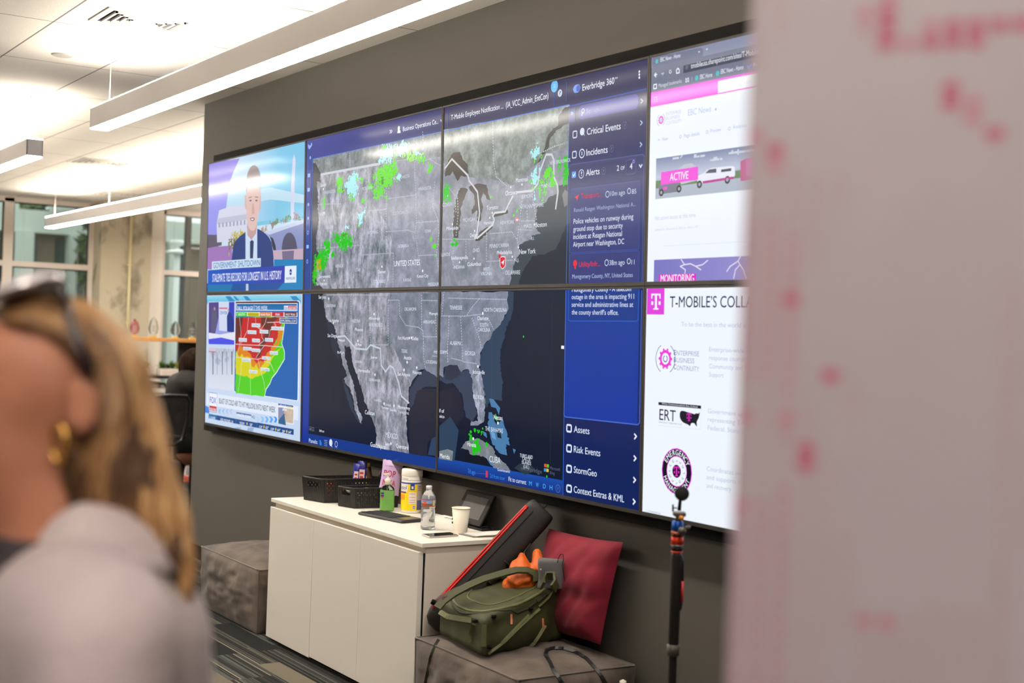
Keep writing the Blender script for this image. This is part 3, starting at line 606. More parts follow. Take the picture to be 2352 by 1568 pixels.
for ln in ([(640, 508), (840, 476), (900, 470), (980, 490), (1040, 470), (1080, 500), (1140, 530)], [(140, 835), (250, 830), (330, 830)], [(560, 885), (690, 872)], [(690, 790), (930, 758)], [(690, 640), (688, 1230)], [(480, 1060), (478, 1240)], [(130, 1185), (240, 1180), (470, 1160)], [(478, 1240), (745, 1222)], [(745, 1222), (742, 1500)], [(690, 1052), (860, 1040), (920, 1060), (945, 1240)], [(915, 490), (925, 750), (930, 980), (920, 1060)], [(925, 980), (1110, 966)], [(945, 1243), (1090, 1236)], [(1075, 650), (1060, 850), (1100, 950), (1110, 1060), (1090, 1240), (1105, 1340)], [(395, 420), (400, 540)], [(980, 250), (985, 330)]):
    s3.line(ln, (190, 196, 206), .005, 2.6, dash=.012)
for t, x, y, wd in (('NORTH DAKOTA', 745, 640, 130), ('SOUTH DAKOTA', 742, 920, 130), ('MINNESOTA', 946, 726, 104), ('MONTANA', 496, 722, 80), ('WASHINGTON', 192, 754, 90), ('IOWA', 1000, 1062, 46), ('NEBRASKA', 784, 1182, 86), ('WYOMING', 540, 1074, 84), ('KANSAS', 826, 1452, 62), ('COLORADO', 592, 1464, 88), ('MISSOURI', 1024, 1486, 90), ('NEVADA', 284, 1340, 60), ('OREGON', 204, 1032, 58), ('UTAH', 440, 1372, 40)): s3.T(t, x, y, x+wd, 26, (214, 222, 236), 4, .008)
s3.T('UNITED STATES', 752, 1330, 958, 44, W_, 4, .012)
for t, x, y, wd in (('Seattle', 164, 694, 42), ('Portland', 150, 925, 50), ('Denver', 622, 1386, 64), ('Kansas City', 936, 1420, 90), ('Sacramento', 150, 1424, 90), ('San Francisco', 130, 1482, 84)): s3.T(t, x, y, x+wd, 26, W_, 4, .004)
for x, y in ((654, 1332), (980, 1366), (186, 712), (190, 900), (192, 1442), (916, 360)): s3.disc(x, y, .006, W_, 4)
GR = (98, 224, 46); CY = (170, 236, 240); GD = (60, 150, 34); G2 = (30, 196, 20)
s3.blob(320, 670, 40, 70, 120, GR, 3, .009).blob(420, 680, 60, 90, 220, CY, 3.2, .008).blob(440, 600, 30, 30, 40, CY, 3.2, .008).blob(490, 640, 50, 25, 60, GR, 3.3, .009, .3).blob(410, 770, 40, 50, 60, GR, 3.1, .008).blob(510, 800, 25, 40, 30, GR, 3.1, .008)
s3.blob(680, 610, 95, 90, 420, GR, 3.1, .013).blob(620, 740, 60, 60, 120, GR, 3.1, .01).blob(740, 540, 40, 70, 120, GR, 3.1, .011).blob(690, 430, 60, 80, 240, CY, 3.4, .012).blob(665, 380, 40, 20, 50, GR, 3.5, .01).blob(790, 620, 20, 40, 40, CY, 3.4, .007).blob(655, 640, 18, 50, 30, GD, 3.8, .01, .4)
s3.blob(810, 390, 60, 60, 240, CY, 3.4, .012).blob(770, 420, 25, 50, 60, GR, 3.5, .01).blob(900, 440, 90, 40, 240, (150, 226, 100), 3.3, .011, .1).blob(970, 480, 50, 40, 80, GR, 3.3, .01).blob(930, 420, 50, 25, 60, CY, 3.6, .008, .3).blob(1040, 540, 25, 70, 90, GR, 3.2, .011).blob(985, 390, 14, 16, 12, CY, 3.6, .007)
s3.blob(480, 940, 30, 60, 110, CY, 3.4, .009).blob(515, 890, 25, 50, 80, CY, 3.4, .009).blob(470, 990, 16, 30, 40, GR, 3.3, .009).blob(375, 1020, 20, 30, 24, CY, 3.4, .007).blob(690, 780, 16, 25, 20, GR, 3.3, .009)
s3.blob(360, 1120, 60, 75, 260, G2, 3.3, .012).blob(290, 1100, 40, 50, 120, G2, 3.3, .01).blob(215, 1180, 35, 70, 160, G2, 3.3, .01).blob(265, 1235, 28, 40, 60, G2, 3.3, .008).blob(170, 1280, 55, 90, 300, G2, 3.3, .011).blob(120, 1400, 25, 90, 160, G2, 3.3, .01).blob(150, 1310, 30, 60, 16, (200, 160, 20), 4, .005).blob(122, 1390, 8, 40, 10, (210, 110, 20), 4, .005).blob(360, 1080, 25, 20, 10, (90, 130, 20), 4, .006)
s3.blob(185, 830, 16, 60, 24, GR, 3.2, .006).blob(1085, 1165, 28, 20, 40, GR, 3.3, .008).blob(1050, 1115, 16, 25, 16, GR, 3.3, .006).blob(1082, 1252, 12, 14, 14, GR, 3.3, .008).blob(560, 690, 30, 50, 50, GR, 3.2, .008)
s3.T('\u00bb', 715, 268, 738, 44, W_, 4, .01).disc(790, 225, .011, W_, 4).P([(778, 265), (780, 243), (790, 236), (801, 240), (804, 262)], W_, 4).T('Business Operations Ce...', 822, 250, 1106, 36, W_, 4, .012).P([(1122, 155), (1134, 160), (1130, 175)], W_, 4)
s3.P([(62, 350), (72, 395), (84, 380), (96, 345), (90, 338), (80, 365), (72, 360)], (150, 170, 240), 4)
for y, k in ((460, 0), (605, 1), (720, 2), (835, 3), (945, 4), (1060, 5), (1175, 6), (1290, 7)):
    x = 92-y*.026 if y < 500 else 82-y*.02
    s3.R((x-9, y-16), (x+9, y+10), (150, 190, 250), 3) if k in (1, 2, 6) else s3.disc(x, y, .009, (150, 180, 246), 3, ring=.004 if k in (5, 7) else 0)
# ---- the big map: top right quarter and side panel
s4 = Scr(2, 0, (1000, 170, 3.1375)); s4.ds = .72; s4.jag = 11
s4.full((52, 52, 92)); vh = s4.q(75, 412)[1]; us = s4.q(945, 1400)[0]  # header tone lightened with the same painted reflection haze
s4.U([(s4.lo[0], vh), (us, vh), (us, s4.hi[1]), (s4.lo[0], s4.hi[1])], (142, 148, 158), 1, 'e')
s4.P([(60, 400), (980, 230), (960, 520), (840, 560), (740, 640), (560, 800), (420, 760), (240, 740), (60, 640)], (128, 140, 136), 1.3, 'n')
s4.U([(s4.lo[0], vh-.003), (us, vh-.003), (us, vh), (s4.lo[0], vh)], (70, 130, 230), 2)
OC = (66, 76, 84); LK = (70, 66, 64)
s4.P([(980, 230), (925, 250), (890, 300), (885, 370), (850, 390), (810, 450), (790, 530), (760, 600), (740, 640), (760, 620), (820, 520), (830, 460), (880, 400), (960, 355), (980, 350)], (58, 62, 66), 2)
s4.P([(960, 790), (930, 800), (890, 800), (890, 850), (860, 870), (830, 880), (790, 930), (740, 950), (728, 1010), (720, 1060), (725, 1110), (760, 1150), (700, 1160), (690, 1190), (640, 1210), (600, 1240), (605, 1300), (575, 1340), (560, 1400), (545, 1480), (530, 1530), (980, 1530), (980, 1000)], OC, 1.8)
s4.P([(980, 1070), (940, 1090), (870, 1260), (780, 1300), (700, 1310), (640, 1400), (590, 1530), (980, 1530)], (44, 50, 62), 1.9)
s4.P([(915, 870), (935, 830), (955, 850), (955, 940), (930, 960)], (130, 128, 132), 2.2)
s4.P([(70, 720), (75, 660), (110, 600), (125, 570), (180, 560), (200, 620), (232, 650), (236, 720), (225, 740), (190, 730), (160, 770), (140, 730), (125, 700), (105, 730), (70, 740)], LK, 2)
s4.P([(215, 820), (180, 820), (160, 870), (140, 960), (130, 1080), (130, 1180), (165, 1180), (178, 1080), (185, 960), (215, 880), (235, 830)], LK, 2)
s4.P([(240, 815), (300, 790), (370, 800), (385, 870), (395, 910), (370, 900), (345, 850), (330, 900), (345, 960), (325, 1060), (305, 1060), (300, 980), (265, 1010), (260, 980), (285, 940), (280, 870)], LK, 2)
s4.P([(420, 1010), (440, 990), (500, 980), (520, 960), (525, 1000), (470, 1020), (420, 1030)], LK, 2).P([(290, 1180), (330, 1130), (400, 1090), (415, 1100), (380, 1140), (320, 1200), (290, 1205)], LK, 2).P([(108, 450), (118, 425), (132, 440), (130, 490), (112, 500)], (84, 86, 82), 2).P([(0, 760), (40, 710), (40, 740), (10, 775)], LK, 2)
for ln in ([(70, 680), (120, 612), (235, 730), (245, 770), (270, 800), (305, 850), (320, 1000), (300, 1150), (285, 1180), (305, 1180), (415, 1085), (425, 1050), (415, 1020), (430, 1000), (505, 990), (525, 945), (560, 880)], [(590, 852), (700, 840), (740, 790), (755, 700), (800, 580), (840, 580), (855, 620), (855, 740), (880, 800), (885, 850), (868, 970)]): s4.line(ln, (206, 210, 216), .009, 3)
for ln in ([(150, 1165), (165, 1000), (160, 880)], [(55, 1190), (150, 1190), (290, 1190)], [(222, 1200), (222, 1360)], [(395, 1150), (555, 1136)], [(370, 1140), (368, 1350), (560, 1340)], [(415, 350), (420, 640), (440, 740), (520, 810)], [(100, 820), (140, 870), (150, 1000)], [(130, 1210), (130, 1400)], [(630, 870), (610, 1050), (590, 1190), (600, 1240)], [(660, 960), (665, 1060)], [(620, 1060), (720, 1056)], [(600, 1120), (700, 1125)], [(555, 1140), (600, 1210)], [(700, 880), (730, 1050)], [(780, 560), (860, 520), (930, 500)]): s4.line(ln, (190, 196, 206), .005, 2.6, dash=.012)
for t, x, y, wd, h_ in (('MICHIGAN', 200, 1066, 88, 26), ('NEW YORK', 470, 1086, 100, 26), ('VERMONT', 618, 898, 88, 26), ('MAINE', 764, 820, 68, 28), ('NEW HAMPSHIRE', 610, 972, 172, 28), ('MASS.', 640, 1110, 60, 26), ('R.I.', 692, 1196, 22, 24), ('PENNSYLVANIA', 392, 1254, 140, 28), ('OHIO', 272, 1284, 46, 28), ('INDIANA', 136, 1404, 76, 24), ('WEST', 346, 1420, 46, 26), ('VIRGINIA', 328, 1452, 80, 26), ('DELAWARE', 508, 1446, 104, 30), ('N.J.', 570, 1352, 34, 24), ('ILLINOIS', 40, 1314, 66, 24), ('WISCONSIN', 20, 960, 104, 24), ('NEW BRUNSWICK', 826, 654, 150, 26)): s4.T(t, x, y, x+wd, h_, (216, 224, 236), 4, .01)
for t, x, y, wd, h_ in (('Toronto', 372, 980, 82, 30), ('Ottawa', 506, 876, 84, 34), ('Montreal', 582, 782, 86, 32), ('Boston', 724, 1104, 80, 34), ('New York', 606, 1298, 118, 36), ('Philadelphia', 446, 1300, 108, 26), ('Columbus', 232, 1384, 98, 28), ('Indianapolis', 118, 1338, 118, 26), ('Detroit', 252, 1176, 60, 28), ('Hamilton', 352, 1086, 70, 26), ('Milwaukee', 82, 1126, 86, 26)): s4.T(t, x, y, x+wd, h_, W_, 4, .008)
for x, y in ((412, 1000), (626, 796), (716, 1084), (600, 1248), (556, 1316), (280, 1330), (176, 1356), (284, 1130), (394, 1036), (124, 1082), (545, 815)): s4.disc(x, y, .0065, W_, 4)
s4.blob(80, 860, 30, 80, 130, G2, 3.2, .011).blob(115, 905, 25, 18, 30, G2, 3.2, .009).blob(88, 880, 12, 24, 24, CY, 3.6, .008).blob(140, 1215, 40, 30, 110, G2, 3.2, .01).blob(20, 1235, 20, 20, 20, G2, 3.2, .008)
s4.blob(720, 560, 30, 60, 110, CY, 3.4, .008).blob(715, 620, 25, 40, 60, GR, 3.3, .008).blob(722, 740, 30, 70, 110, CY, 3.4, .008).blob(705, 800, 25, 50, 40, GR, 3.3, .007).blob(718, 880, 10, 50, 24, CY, 3.4, .008).blob(735, 500, 14, 16, 12, GR, 3.3, .008).blob(750, 680, 8, 30, 14, CY, 3.4, .008)
s4.blob(815, 710, 30, 70, 90, GR, 3.3, .007).blob(770, 830, 40, 90, 60, GR, 3.3, .006).blob(850, 770, 25, 70, 50, GR, 3.3, .006).blob(893, 650, 16, 60, 50, G2, 3.3, .008).blob(942, 680, 22, 120, 280, G2, 3.3, .012).blob(598, 960, 16, 40, 40, GR, 3.3, .008).blob(770, 590, 10, 30, 20, GR, 3.3, .007).blob(400, 885, 10, 8, 8, GR, 3.3, .007).blob(565, 1020, 8, 10, 6, GR, 3.3, .006)
s4.P([(466, 1320), (485, 1312), (508, 1316), (508, 1385), (486, 1408), (468, 1385)], W_, 6).P([(470, 1324), (486, 1318), (505, 1321), (505, 1382), (486, 1402), (471, 1382)], (220, 44, 56), 6.4).P([(476, 1360), (500, 1336), (492, 1380), (487, 1364)], W_, 6.8).disc(466, 1312, .012, (220, 44, 56), 7).P([(578, 1040), (590, 1034), (606, 1040), (600, 1062), (580, 1062)], (236, 120, 130), 5).P([(582, 1044), (602, 1044), (597, 1058), (584, 1058)], (240, 226, 230), 5.4)
s4.T('T-Mobile Employee Notification ...', 114, 332, 492, 36, W_, 4, .012).T('(IA_VCC_Admin_EntCon)', 510, 245, 816, 42, W_, 4, .014)
s4.disc(860, 88, .033, (110, 190, 240), 4).T('2', 852, 100, 868, 24, (200, 230, 250), 5).disc(900, 138, .02, (206, 216, 236), 4).T('?', 894, 152, 906, 28, (50, 50, 90), 5, .02)
for x, y0_, y1_ in ((945, 58, 200), (855, 130, 230), (90, 258, 380)): s4.P([(x, y0_), (x+3, y0_), (x+3, y1_), (x, y1_)], (56, 96, 190), 3)
s4.P([(968, 250), (1010, 240), (1010, 345), (968, 350)], (66, 72, 140), 3); s4.K = (1290, 130, 2.904)
s4.grad((s4.q(55, 330)[0], s4.q(55, 325)[1]), s4.hi, (52, 54, 96), (36, 56, 118), 1.5, uvp=True)
s4.line([(55, 330), (565, 215)], (56, 84, 190), .004, 2.6).line([(52, 345), (32, 1510)], (70, 120, 210), .003, 2.6).R((20, 170), (38, 310), (52, 52, 92), 1)
s4.R((78, 192), (127, 236), (120, 160, 240), 4, rad=.019).disc(112, 212, .017, (60, 90, 190), 5).T('Everbridge 360', 140, 228, 352, 42, W_, 4, .014).T('TM', 356, 152, 374, 12, W_, 4, .01)
for y in (100, 120, 140): s4.disc(520, y, .006, W_, 4)
s4.R((116, 328), (514, 346), (76, 78, 160), 3, rad=.02).disc(145, 362, .011, W_, 4, ring=.004).line([(141, 372), (136, 392)], W_, .004, 4).T('Search...', 166, 380, 272, 32, (190, 196, 240), 4, .004)
for x, y in ((538, 297), (534, 442), (531, 587)): s4.line([(x-6, y-14), (x+6, y-1), (x-6, y+14)], (190, 210, 240), .004, 4)
s4.line([(520, 722), (529, 738), (538, 720)], (220, 230, 245), .005, 4)
for x, y in ((64, 378), (73, 378)): s4.line([(x, y-9), (x+6, y), (x, y+9)], (190, 210, 240), .003, 4)
for a, y, w_, t in ((78, 520, 226, 'Critical Events'), (74, 655, 142, 'Incidents')):
    s4.frame((a, y-20), (a+25, y+18), (206, 214, 236), .005, 4, rad=.005)
s4.T('Critical Events', 170, 523, 395, 44, W_, 4, .014).T('Incidents', 166, 662, 308, 44, W_, 4, .014).disc(139, 500, .02, (214, 222, 240), 4).P([(146, 515), (156, 532), (150, 505)], (214, 222, 240), 4).disc(137, 646, .022, (214, 222, 240), 4, ring=.006).line([(137, 636), (137, 655)], (214, 222, 240), .005, 4)
for x, y in ((425, 458), (336, 613), (282, 762)): s4.disc(x, y, .017, (120, 122, 150), 4, ring=.002).T('?', x-5, y+10, x+5, 18, (120, 122, 150), 4)
s4.R((52, 722), (555, 666), (58, 62, 116), 2); s4.line([(52, 1510), (52, 735), (60, 720), (540, 652), (552, 660), (538, 1510)], (84, 96, 150), .003, 3)
s4.R((70, 768), (98, 806), (96, 160, 240), 4, rad=.004).line([(78, 788), (83, 797), (92, 778)], W_, .004, 5).disc(133, 782, .022, (214, 222, 240), 4, ring=.004).T('!', 130, 796, 137, 30, (214, 222, 240), 4, .02).T('Alerts', 164, 795, 254, 42, W_, 4, .014).T('2', 370, 762, 384, 36, W_, 4, .014).T('OF', 396, 756, 422, 24, W_, 4, .014).T('4', 456, 752, 473, 40, W_, 4, .02).frame((434, 690), (498, 778), (86, 90, 140), .003, 4, rad=.01).disc(482, 700, .007, (160, 160, 240), 4, ring=.004)
def card(a, b): s4.U([s4.q(*a), (s4.q(*b)[0], s4.q(*a)[1]), s4.q(*b), (s4.q(*a)[0], s4.q(*b)[1])], (56, 64, 124), 3); s4.frame(a, b, (66, 90, 170), .002, 3.4, rad=.008)
card((64, 884), (518, 1285)); card((56, 1318), (514, 1560))
s4.P([(88, 938), (118, 918), (106, 962), (100, 945)], (226, 60, 70), 5).T('Transport...', 132, 948, 268, 34, (226, 60, 74), 5, .012).disc(308, 918, .015, (206, 214, 236), 5, ring=.004).T('10m ago', 328, 930, 424, 32, (206, 214, 236), 5, .006).disc(452, 896, .013, (206, 214, 236), 5, ring=.004).T('85', 470, 916, 500, 32, (206, 214, 236), 5)
s4.T('Ronald Reagan Washington National A...', 84, 1037, 496, 26, (176, 184, 220), 5, .004)
for k, t in enumerate((('Police vehicles on runway during', 480), ('ground stop due to security', 410), ('incident at Reagan National', 404), ('Airport near Washington, DC', 418))): s4.T(t[0], 81-k, 1116+k*51, t[1], 34, (226, 232, 246), 5, .01)
s4.disc(92, 1378, .018, (230, 50, 60), 5).P([(86, 1390), (98, 1390), (96, 1416), (88, 1416)], (230, 50, 60), 5).T('Utility/Infr...', 118, 1402, 258, 34, (230, 54, 66), 5, .012).disc(302, 1374, .015, (206, 214, 236), 5, ring=.004).T('38m ago', 320, 1391, 422, 34, (206, 214, 236), 5, .006).disc(450, 1364, .013, (206, 214, 236), 5, ring=.004).T('11', 468, 1386, 488, 32, (206, 214, 236), 5).T('Montgomery County, NY, United States', 72, 1480, 476, 28, (176, 190, 226), 5, .004)
# ---- the big map: bottom left quarter
s5 = Scr(1, 1, (680, 660, 3.5647)); s5.jag = 11
s5.full((14, 56, 140)); ub = s5.q(110, 700)[0]; vb = s5.q(102, 1195)[1]
s5.grad((s5.lo[0], s5.lo[1]), (ub, s5.hi[1]), (24, 78, 172), (16, 50, 150), .5, uvp=True)
s5.grad((ub, s5.lo[1]), (s5.hi[0], vb), (24, 34, 52), (14, 26, 52), 1, uvp=True)
s5.P([(215, 40), (1170, 40), (1170, 740), (1100, 700), (1050, 665), (1000, 680), (990, 720), (950, 770), (925, 830), (922, 920), (905, 1000), (905, 1130), (925, 1360), (700, 1320), (650, 1285), (660, 1200), (640, 1120), (610, 1040), (570, 950), (545, 860), (510, 750), (470, 640), (440, 480), (415, 490), (400, 470), (400, 560), (415, 620), (440, 700), (470, 790), (495, 900), (510, 1000), (545, 1070), (535, 1115), (510, 1060), (480, 1000), (465, 900), (440, 820), (410, 790), (390, 750), (420, 720), (380, 620), (370, 560), (345, 460), (330, 390), (310, 310), (250, 250), (230, 150)], (142, 146, 156), 2, 'w')
s5.P([(790, 40), (1170, 40), (1170, 740), (1100, 700), (1050, 665), (1000, 680), (990, 720), (950, 770), (900, 720), (830, 560), (780, 440), (740, 200)], (124, 132, 146), 2.3, 'e')
s5.P([(930, 840), (960, 790), (1010, 720), (1050, 670), (1110, 690), (1170, 740), (1170, 820), (1060, 810), (990, 850), (960, 960), (930, 1000)], (52, 62, 84), 1.7)
s5.P([(930, 840), (990, 830), (1170, 830), (1170, 1190), (1080, 1260), (1070, 1380), (930, 1360)], (36, 38, 56), 1.6).P([(1110, 1240), (1170, 1200), (1170, 1380), (1080, 1370)], (46, 66, 96), 1.8)
s5.P([(230, 160), (250, 250), (310, 320), (340, 460), (360, 600), (300, 520), (260, 330)], (34, 46, 68), 1.7).P([(380, 740), (420, 820), (455, 900), (470, 1000), (540, 1120), (510, 1100), (440, 980), (400, 850)], (40, 58, 80), 1.7)
for ln in ([(335, 405), (400, 396), (490, 500), (580, 508), (610, 470), (690, 500), (700, 640), (735, 690), (770, 640), (800, 660), (840, 780), (865, 890), (925, 945)],): s5.line(ln, (196, 206, 220), .009, 3)
for ln in ([(755, 100), (755, 470), (600, 470)], [(755, 105), (845, 103), (850, 230), (900, 310), (1000, 325), (1040, 350), (1045, 450), (1045, 560), (1060, 660)], [(1028, 60), (1030, 330)], [(1030, 105), (1160, 108)], [(1040, 402), (1160, 404)], [(250, 60), (755, 62)], [(600, 60), (610, 470)], [(400, 300), (415, 390)], [(450, 70), (455, 500)], [(1120, 560), (1160, 565)], [(1145, 240), (1150, 400)]): s5.line(ln, (190, 198, 212), .005, 2.8, dash=.012)
for t, x, y, wd, h_ in (('OKLAHOMA', 890, 190, 98, 28), ('ARKANSAS', 1044, 294, 96, 28), ('TEXAS', 864, 534, 48, 30), ('LOUISIANA', 1064, 620, 100, 28), ('NEW MEXICO', 598, 318, 112, 28), ('ARIZONA', 458, 286, 66, 26), ('CALIFORNIA', 250, 160, 76, 24), ('MEXICO', 734, 1224, 98, 42), ('SONORA', 490, 616, 52, 20), ('CHIHUAHUA', 600, 764, 92, 22), ('DURANGO', 640, 930, 60, 20), ('BAJA', 340, 540, 60, 20), ('TAMAULIPAS', 840, 1030, 86, 20), ('COAHUILA', 720, 966, 60, 18), ('MISSISSIPPI', 1130, 540, 110, 24)): s5.T(t, x, y, x+wd, h_, (214, 222, 236), 4, .008)
for t, x, y, wd, h_ in (('San Jose', 186, 92, 60, 28), ('Los Angeles', 268, 280, 84, 24), ('San Diego', 260, 406, 74, 28), ('Phoenix', 484, 356, 66, 26), ('Fort Worth', 836, 426, 84, 28), ('Dallas', 952, 430, 50, 28), ('Austin', 884, 588, 62, 32), ('San Antonio', 834, 720, 102, 28), ('Houston', 956, 706, 72, 30), ('Hermosillo', 512, 690, 94, 26), ('Monterrey', 836, 990, 98, 28), ('Culiacan', 566, 1036, 78, 34), ('Guadalajara', 610, 1300, 120, 36), ('Queretaro', 822, 1310, 98, 34), ('Memphis', 1092, 226, 84, 26), ('Leon', 732, 1288, 36, 26), ('El Paso', 490, 478, 50, 22), ('Albuquerque', 596, 262, 92, 22), ('Juarez', 612, 580, 56, 22), ('Mexicali', 344, 440, 56, 22), ('Torreon', 700, 990, 60, 20), ('Saltillo', 772, 1010, 54, 20)): s5.T(t, x, y, x+wd, h_, W_, 4, .006)
for x, y in ((928, 414), (946, 412), (911, 612), (886, 674), (990, 656), (306, 290), (270, 92), (640, 218), (508, 436), (722, 950), (804, 968), (778, 1278), (648, 714)): s5.disc(x, y, .0065, W_, 4)
s5.frame((110, 1140), (126, 1168), (120, 130, 150), .002, 4).frame((132, 1146), (148, 1174), (120, 130, 150), .002, 4).R((152, 1142), (270, 1166), (40, 46, 60), 4).R((160, 1152), (262, 1166), (8, 10, 14), 4.4).T('340 mi', 192, 1180, 230, 18, W_, 5, .01).T('+', 114, 1160, 124, 8, W_, 5).T('-', 136, 1162, 146, 4, W_, 5)
s5.T('Panels:', 107, 1267, 178, 32, (206, 220, 244), 4, .008)
for r_ in (.006, .014, .022): s5.disc(194, 1286, r_, (60, 150, 240), 4, ring=.005, a0=270, a1=360, n=8)
for k in range(4): s5.R((232, 1248+k*14), (257, 1255+k*14), (220, 228, 244), 4)
s5.disc(286, 1270, .018, (220, 228, 244), 4).P([(292, 1284), (299, 1310), (284, 1290)], (220, 228, 244), 4).disc(330, 1282, .014, (200, 210, 236), 4, ring=.003).R((316, 1308), (343, 1314), (220, 228, 244), 4)
# ---- the big map: bottom right quarter and side panel
s6 = Scr(2, 1, (990, 650, 3.1364)); s6.ds = .8; s6.jag = 11
s6.full((14, 56, 140)); us6 = s6.q(958, 900)[0]; vb6 = s6.q(52, 1252)[1]
s6.grad(s6.lo, (us6, vb6), (26, 36, 56), (12, 22, 46), 1, uvp=True)
s6.P([(75, 60), (555, 60), (550, 130), (560, 180), (530, 230), (520, 265), (480, 320), (445, 350), (430, 400), (385, 440), (362, 490), (352, 560), (352, 620), (375, 720), (392, 830), (390, 930), (380, 1000), (340, 1025), (285, 1025), (290, 995), (340, 995), (335, 930), (318, 870), (300, 780), (300, 700), (270, 620), (250, 620), (220, 640), (190, 590), (130, 590), (90, 610), (90, 680), (60, 660)], (128, 136, 152), 2, 'e')
s6.P([(300, 700), (352, 640), (375, 720), (392, 830), (390, 930), (380, 1000), (340, 1025), (335, 930), (318, 870), (300, 780)], (150, 156, 172), 2.2, 'w')
s6.P([(555, 60), (600, 60), (590, 200), (545, 330), (500, 480), (500, 600), (515, 700), (512, 850), (470, 840), (430, 830), (400, 900), (392, 830), (375, 720), (352, 620), (352, 560), (362, 490), (385, 440), (430, 400), (445, 350), (480, 320), (520, 265), (560, 180), (550, 130)], (46, 66, 92), 1.6)
s6.P([(60, 660), (90, 680), (110, 600), (190, 590), (220, 640), (270, 620), (300, 700), (300, 780), (318, 870), (335, 930), (300, 1000), (250, 960), (225, 800), (160, 720), (100, 720), (60, 700)], (54, 66, 90), 1.6).P([(110, 600), (190, 590), (215, 660), (150, 700), (100, 690)], (44, 52, 74), 1.8)
s6.P([(60, 780), (200, 740), (240, 960), (190, 1020), (60, 1000)], (32, 34, 54), 1.4).P([(60, 1030), (140, 960), (200, 1060), (170, 1280), (60, 1260)], (44, 66, 92), 1.6)
s6.P([(500, 600), (560, 590), (620, 680), (700, 900), (560, 1000), (500, 950), (512, 850)], (20, 28, 50), 1.5)
SB = (74, 124, 170)
s6.P([(420, 830), (450, 835), (500, 900), (490, 950), (470, 900), (435, 890)], SB, 3).P([(415, 930), (440, 930), (470, 1020), (520, 980), (530, 1030), (550, 1080), (570, 1170), (540, 1160), (550, 1240), (490, 1220), (440, 1150), (415, 1050)], SB, 3).P([(470, 1040), (500, 1060), (510, 1120), (480, 1110)], (20, 40, 62), 3.3).P([(375, 1065), (400, 1080), (405, 1115), (380, 1095)], SB, 3).P([(590, 1190), (612, 1200), (600, 1230)], SB, 3).P([(430, 1060), (460, 1080), (470, 1130), (440, 1110)], (110, 160, 200), 3.4)
s6.P([(217, 1190), (250, 1140), (310, 1120), (350, 1120), (400, 1150), (450, 1190), (470, 1240), (540, 1300), (575, 1350), (450, 1330), (400, 1260), (350, 1240), (310, 1240), (280, 1230), (270, 1200)], (124, 132, 138), 3, 'e').P([(400, 1260), (470, 1330), (430, 1310)], SB, 3.2).P([(60, 1210), (120, 1195), (160, 1210), (155, 1280), (60, 1265)], (120, 132, 136), 3, 'e').P([(600, 1330), (640, 1300), (700, 1290), (760, 1350), (680, 1380)], (40, 56, 66), 2.6)
s6.P([(190, 1260), (260, 1210), (380, 1240), (410, 1310), (300, 1290)], (14, 20, 36), 1.9)
s6.blob(322, 1180, 35, 60, 260, G2, 4, .009).blob(290, 1100, 30, 40, 70, G2, 4, .006).blob(400, 1160, 20, 20, 8, G2, 4, .006).blob(470, 970, 18, 30, 12, G2, 4, .006).blob(350, 1060, 60, 30, 8, G2, 4, .004).disc(668, 385, .006, G2, 4).disc(836, 1392, .006, G2, 4)
for ln in ([(75, 236), (240, 238), (380, 222)], [(132, 238), (120, 480), (122, 575)], [(215, 240), (230, 560), (145, 540)], [(232, 566), (330, 580)], [(296, 250), (350, 400), (365, 480)], [(410, 250), (450, 330)], [(130, 108), (545, 118)], [(260, 230), (300, 170), (350, 110)], [(95, 60), (80, 230)]): s6.line(ln, (190, 198, 212), .005, 2.8, dash=.012)
s6.line([(874, 60), (860, 1300)], (40, 54, 76), .002, 2).line([(440, 350), (436, 830)], (60, 84, 110), .002, 2)
for t, x, y, wd, h_ in (('TENNESSEE', 136, 190, 90, 28), ('NORTH CAROLINA', 382, 206, 166, 28), ('SOUTH', 354, 314, 58, 28), ('CAROLINA', 338, 348, 90, 28), ('ALABAMA', 138, 444, 80, 28), ('GEORGIA', 246, 518, 76, 30), ('FLORIDA', 308, 832, 76, 30), ('THE BAHAMAS', 392, 1062, 128, 32), ('CUBA', 422, 1286, 80, 44), ('SSIPPI', 66, 508, 52, 24), ('TURKS AND', 642, 1252, 92, 26), ('CAICOS', 660, 1274, 58, 24), ('ISLANDS', 656, 1300, 66, 24), ('(U.K.)', 668, 1330, 40, 24), ('Guantanamo', 480, 1350, 90, 20)): s6.T(t, x, y, x+wd, h_, (218, 226, 240), 5, .01)
for t, x, y, wd, h_ in (('Charlotte', 336, 266, 78, 28), ('Jacksonville', 300, 650, 88, 28), ('Havana', 264, 1172, 62, 32), ('Nassau', 454, 980, 62, 34), ('Merida', 66, 1256, 70, 32), ('lf of', 62, 930, 34, 26), ('xico', 62, 968, 36, 24)): s6.T(t, x, y, x+wd, h_, W_, 5, .008)
for x, y in ((375, 218), (340, 600), (484, 1008), (306, 1120)): s6.disc(x, y, .008, W_, 5)
s6.T('everbridge', 650, 1345, 800, 30, (84, 94, 116), 4, .01)
for a, c_ in (((818, 1300), (230, 90, 40)), ((836, 1303), (110, 190, 40)), ((816, 1332), (60, 150, 220)), ((834, 1335), (230, 190, 50))): s6.R(a, (a[0]+15, a[1]+26), c_, 5)
s6.T('Microsoft', 858, 1340, 932, 22, (84, 94, 116), 4, .006).T('Bing', 858, 1374, 892, 22, (84, 94, 116), 4, .006)
s6.R((40, 1256), (958, 1700), (14, 60, 160), 1.5) if False else None
s6.grad((s6.lo[0], vb6), (us6, s6.hi[1]), (20, 76, 170), (18, 46, 124), 1.2, uvp=True)
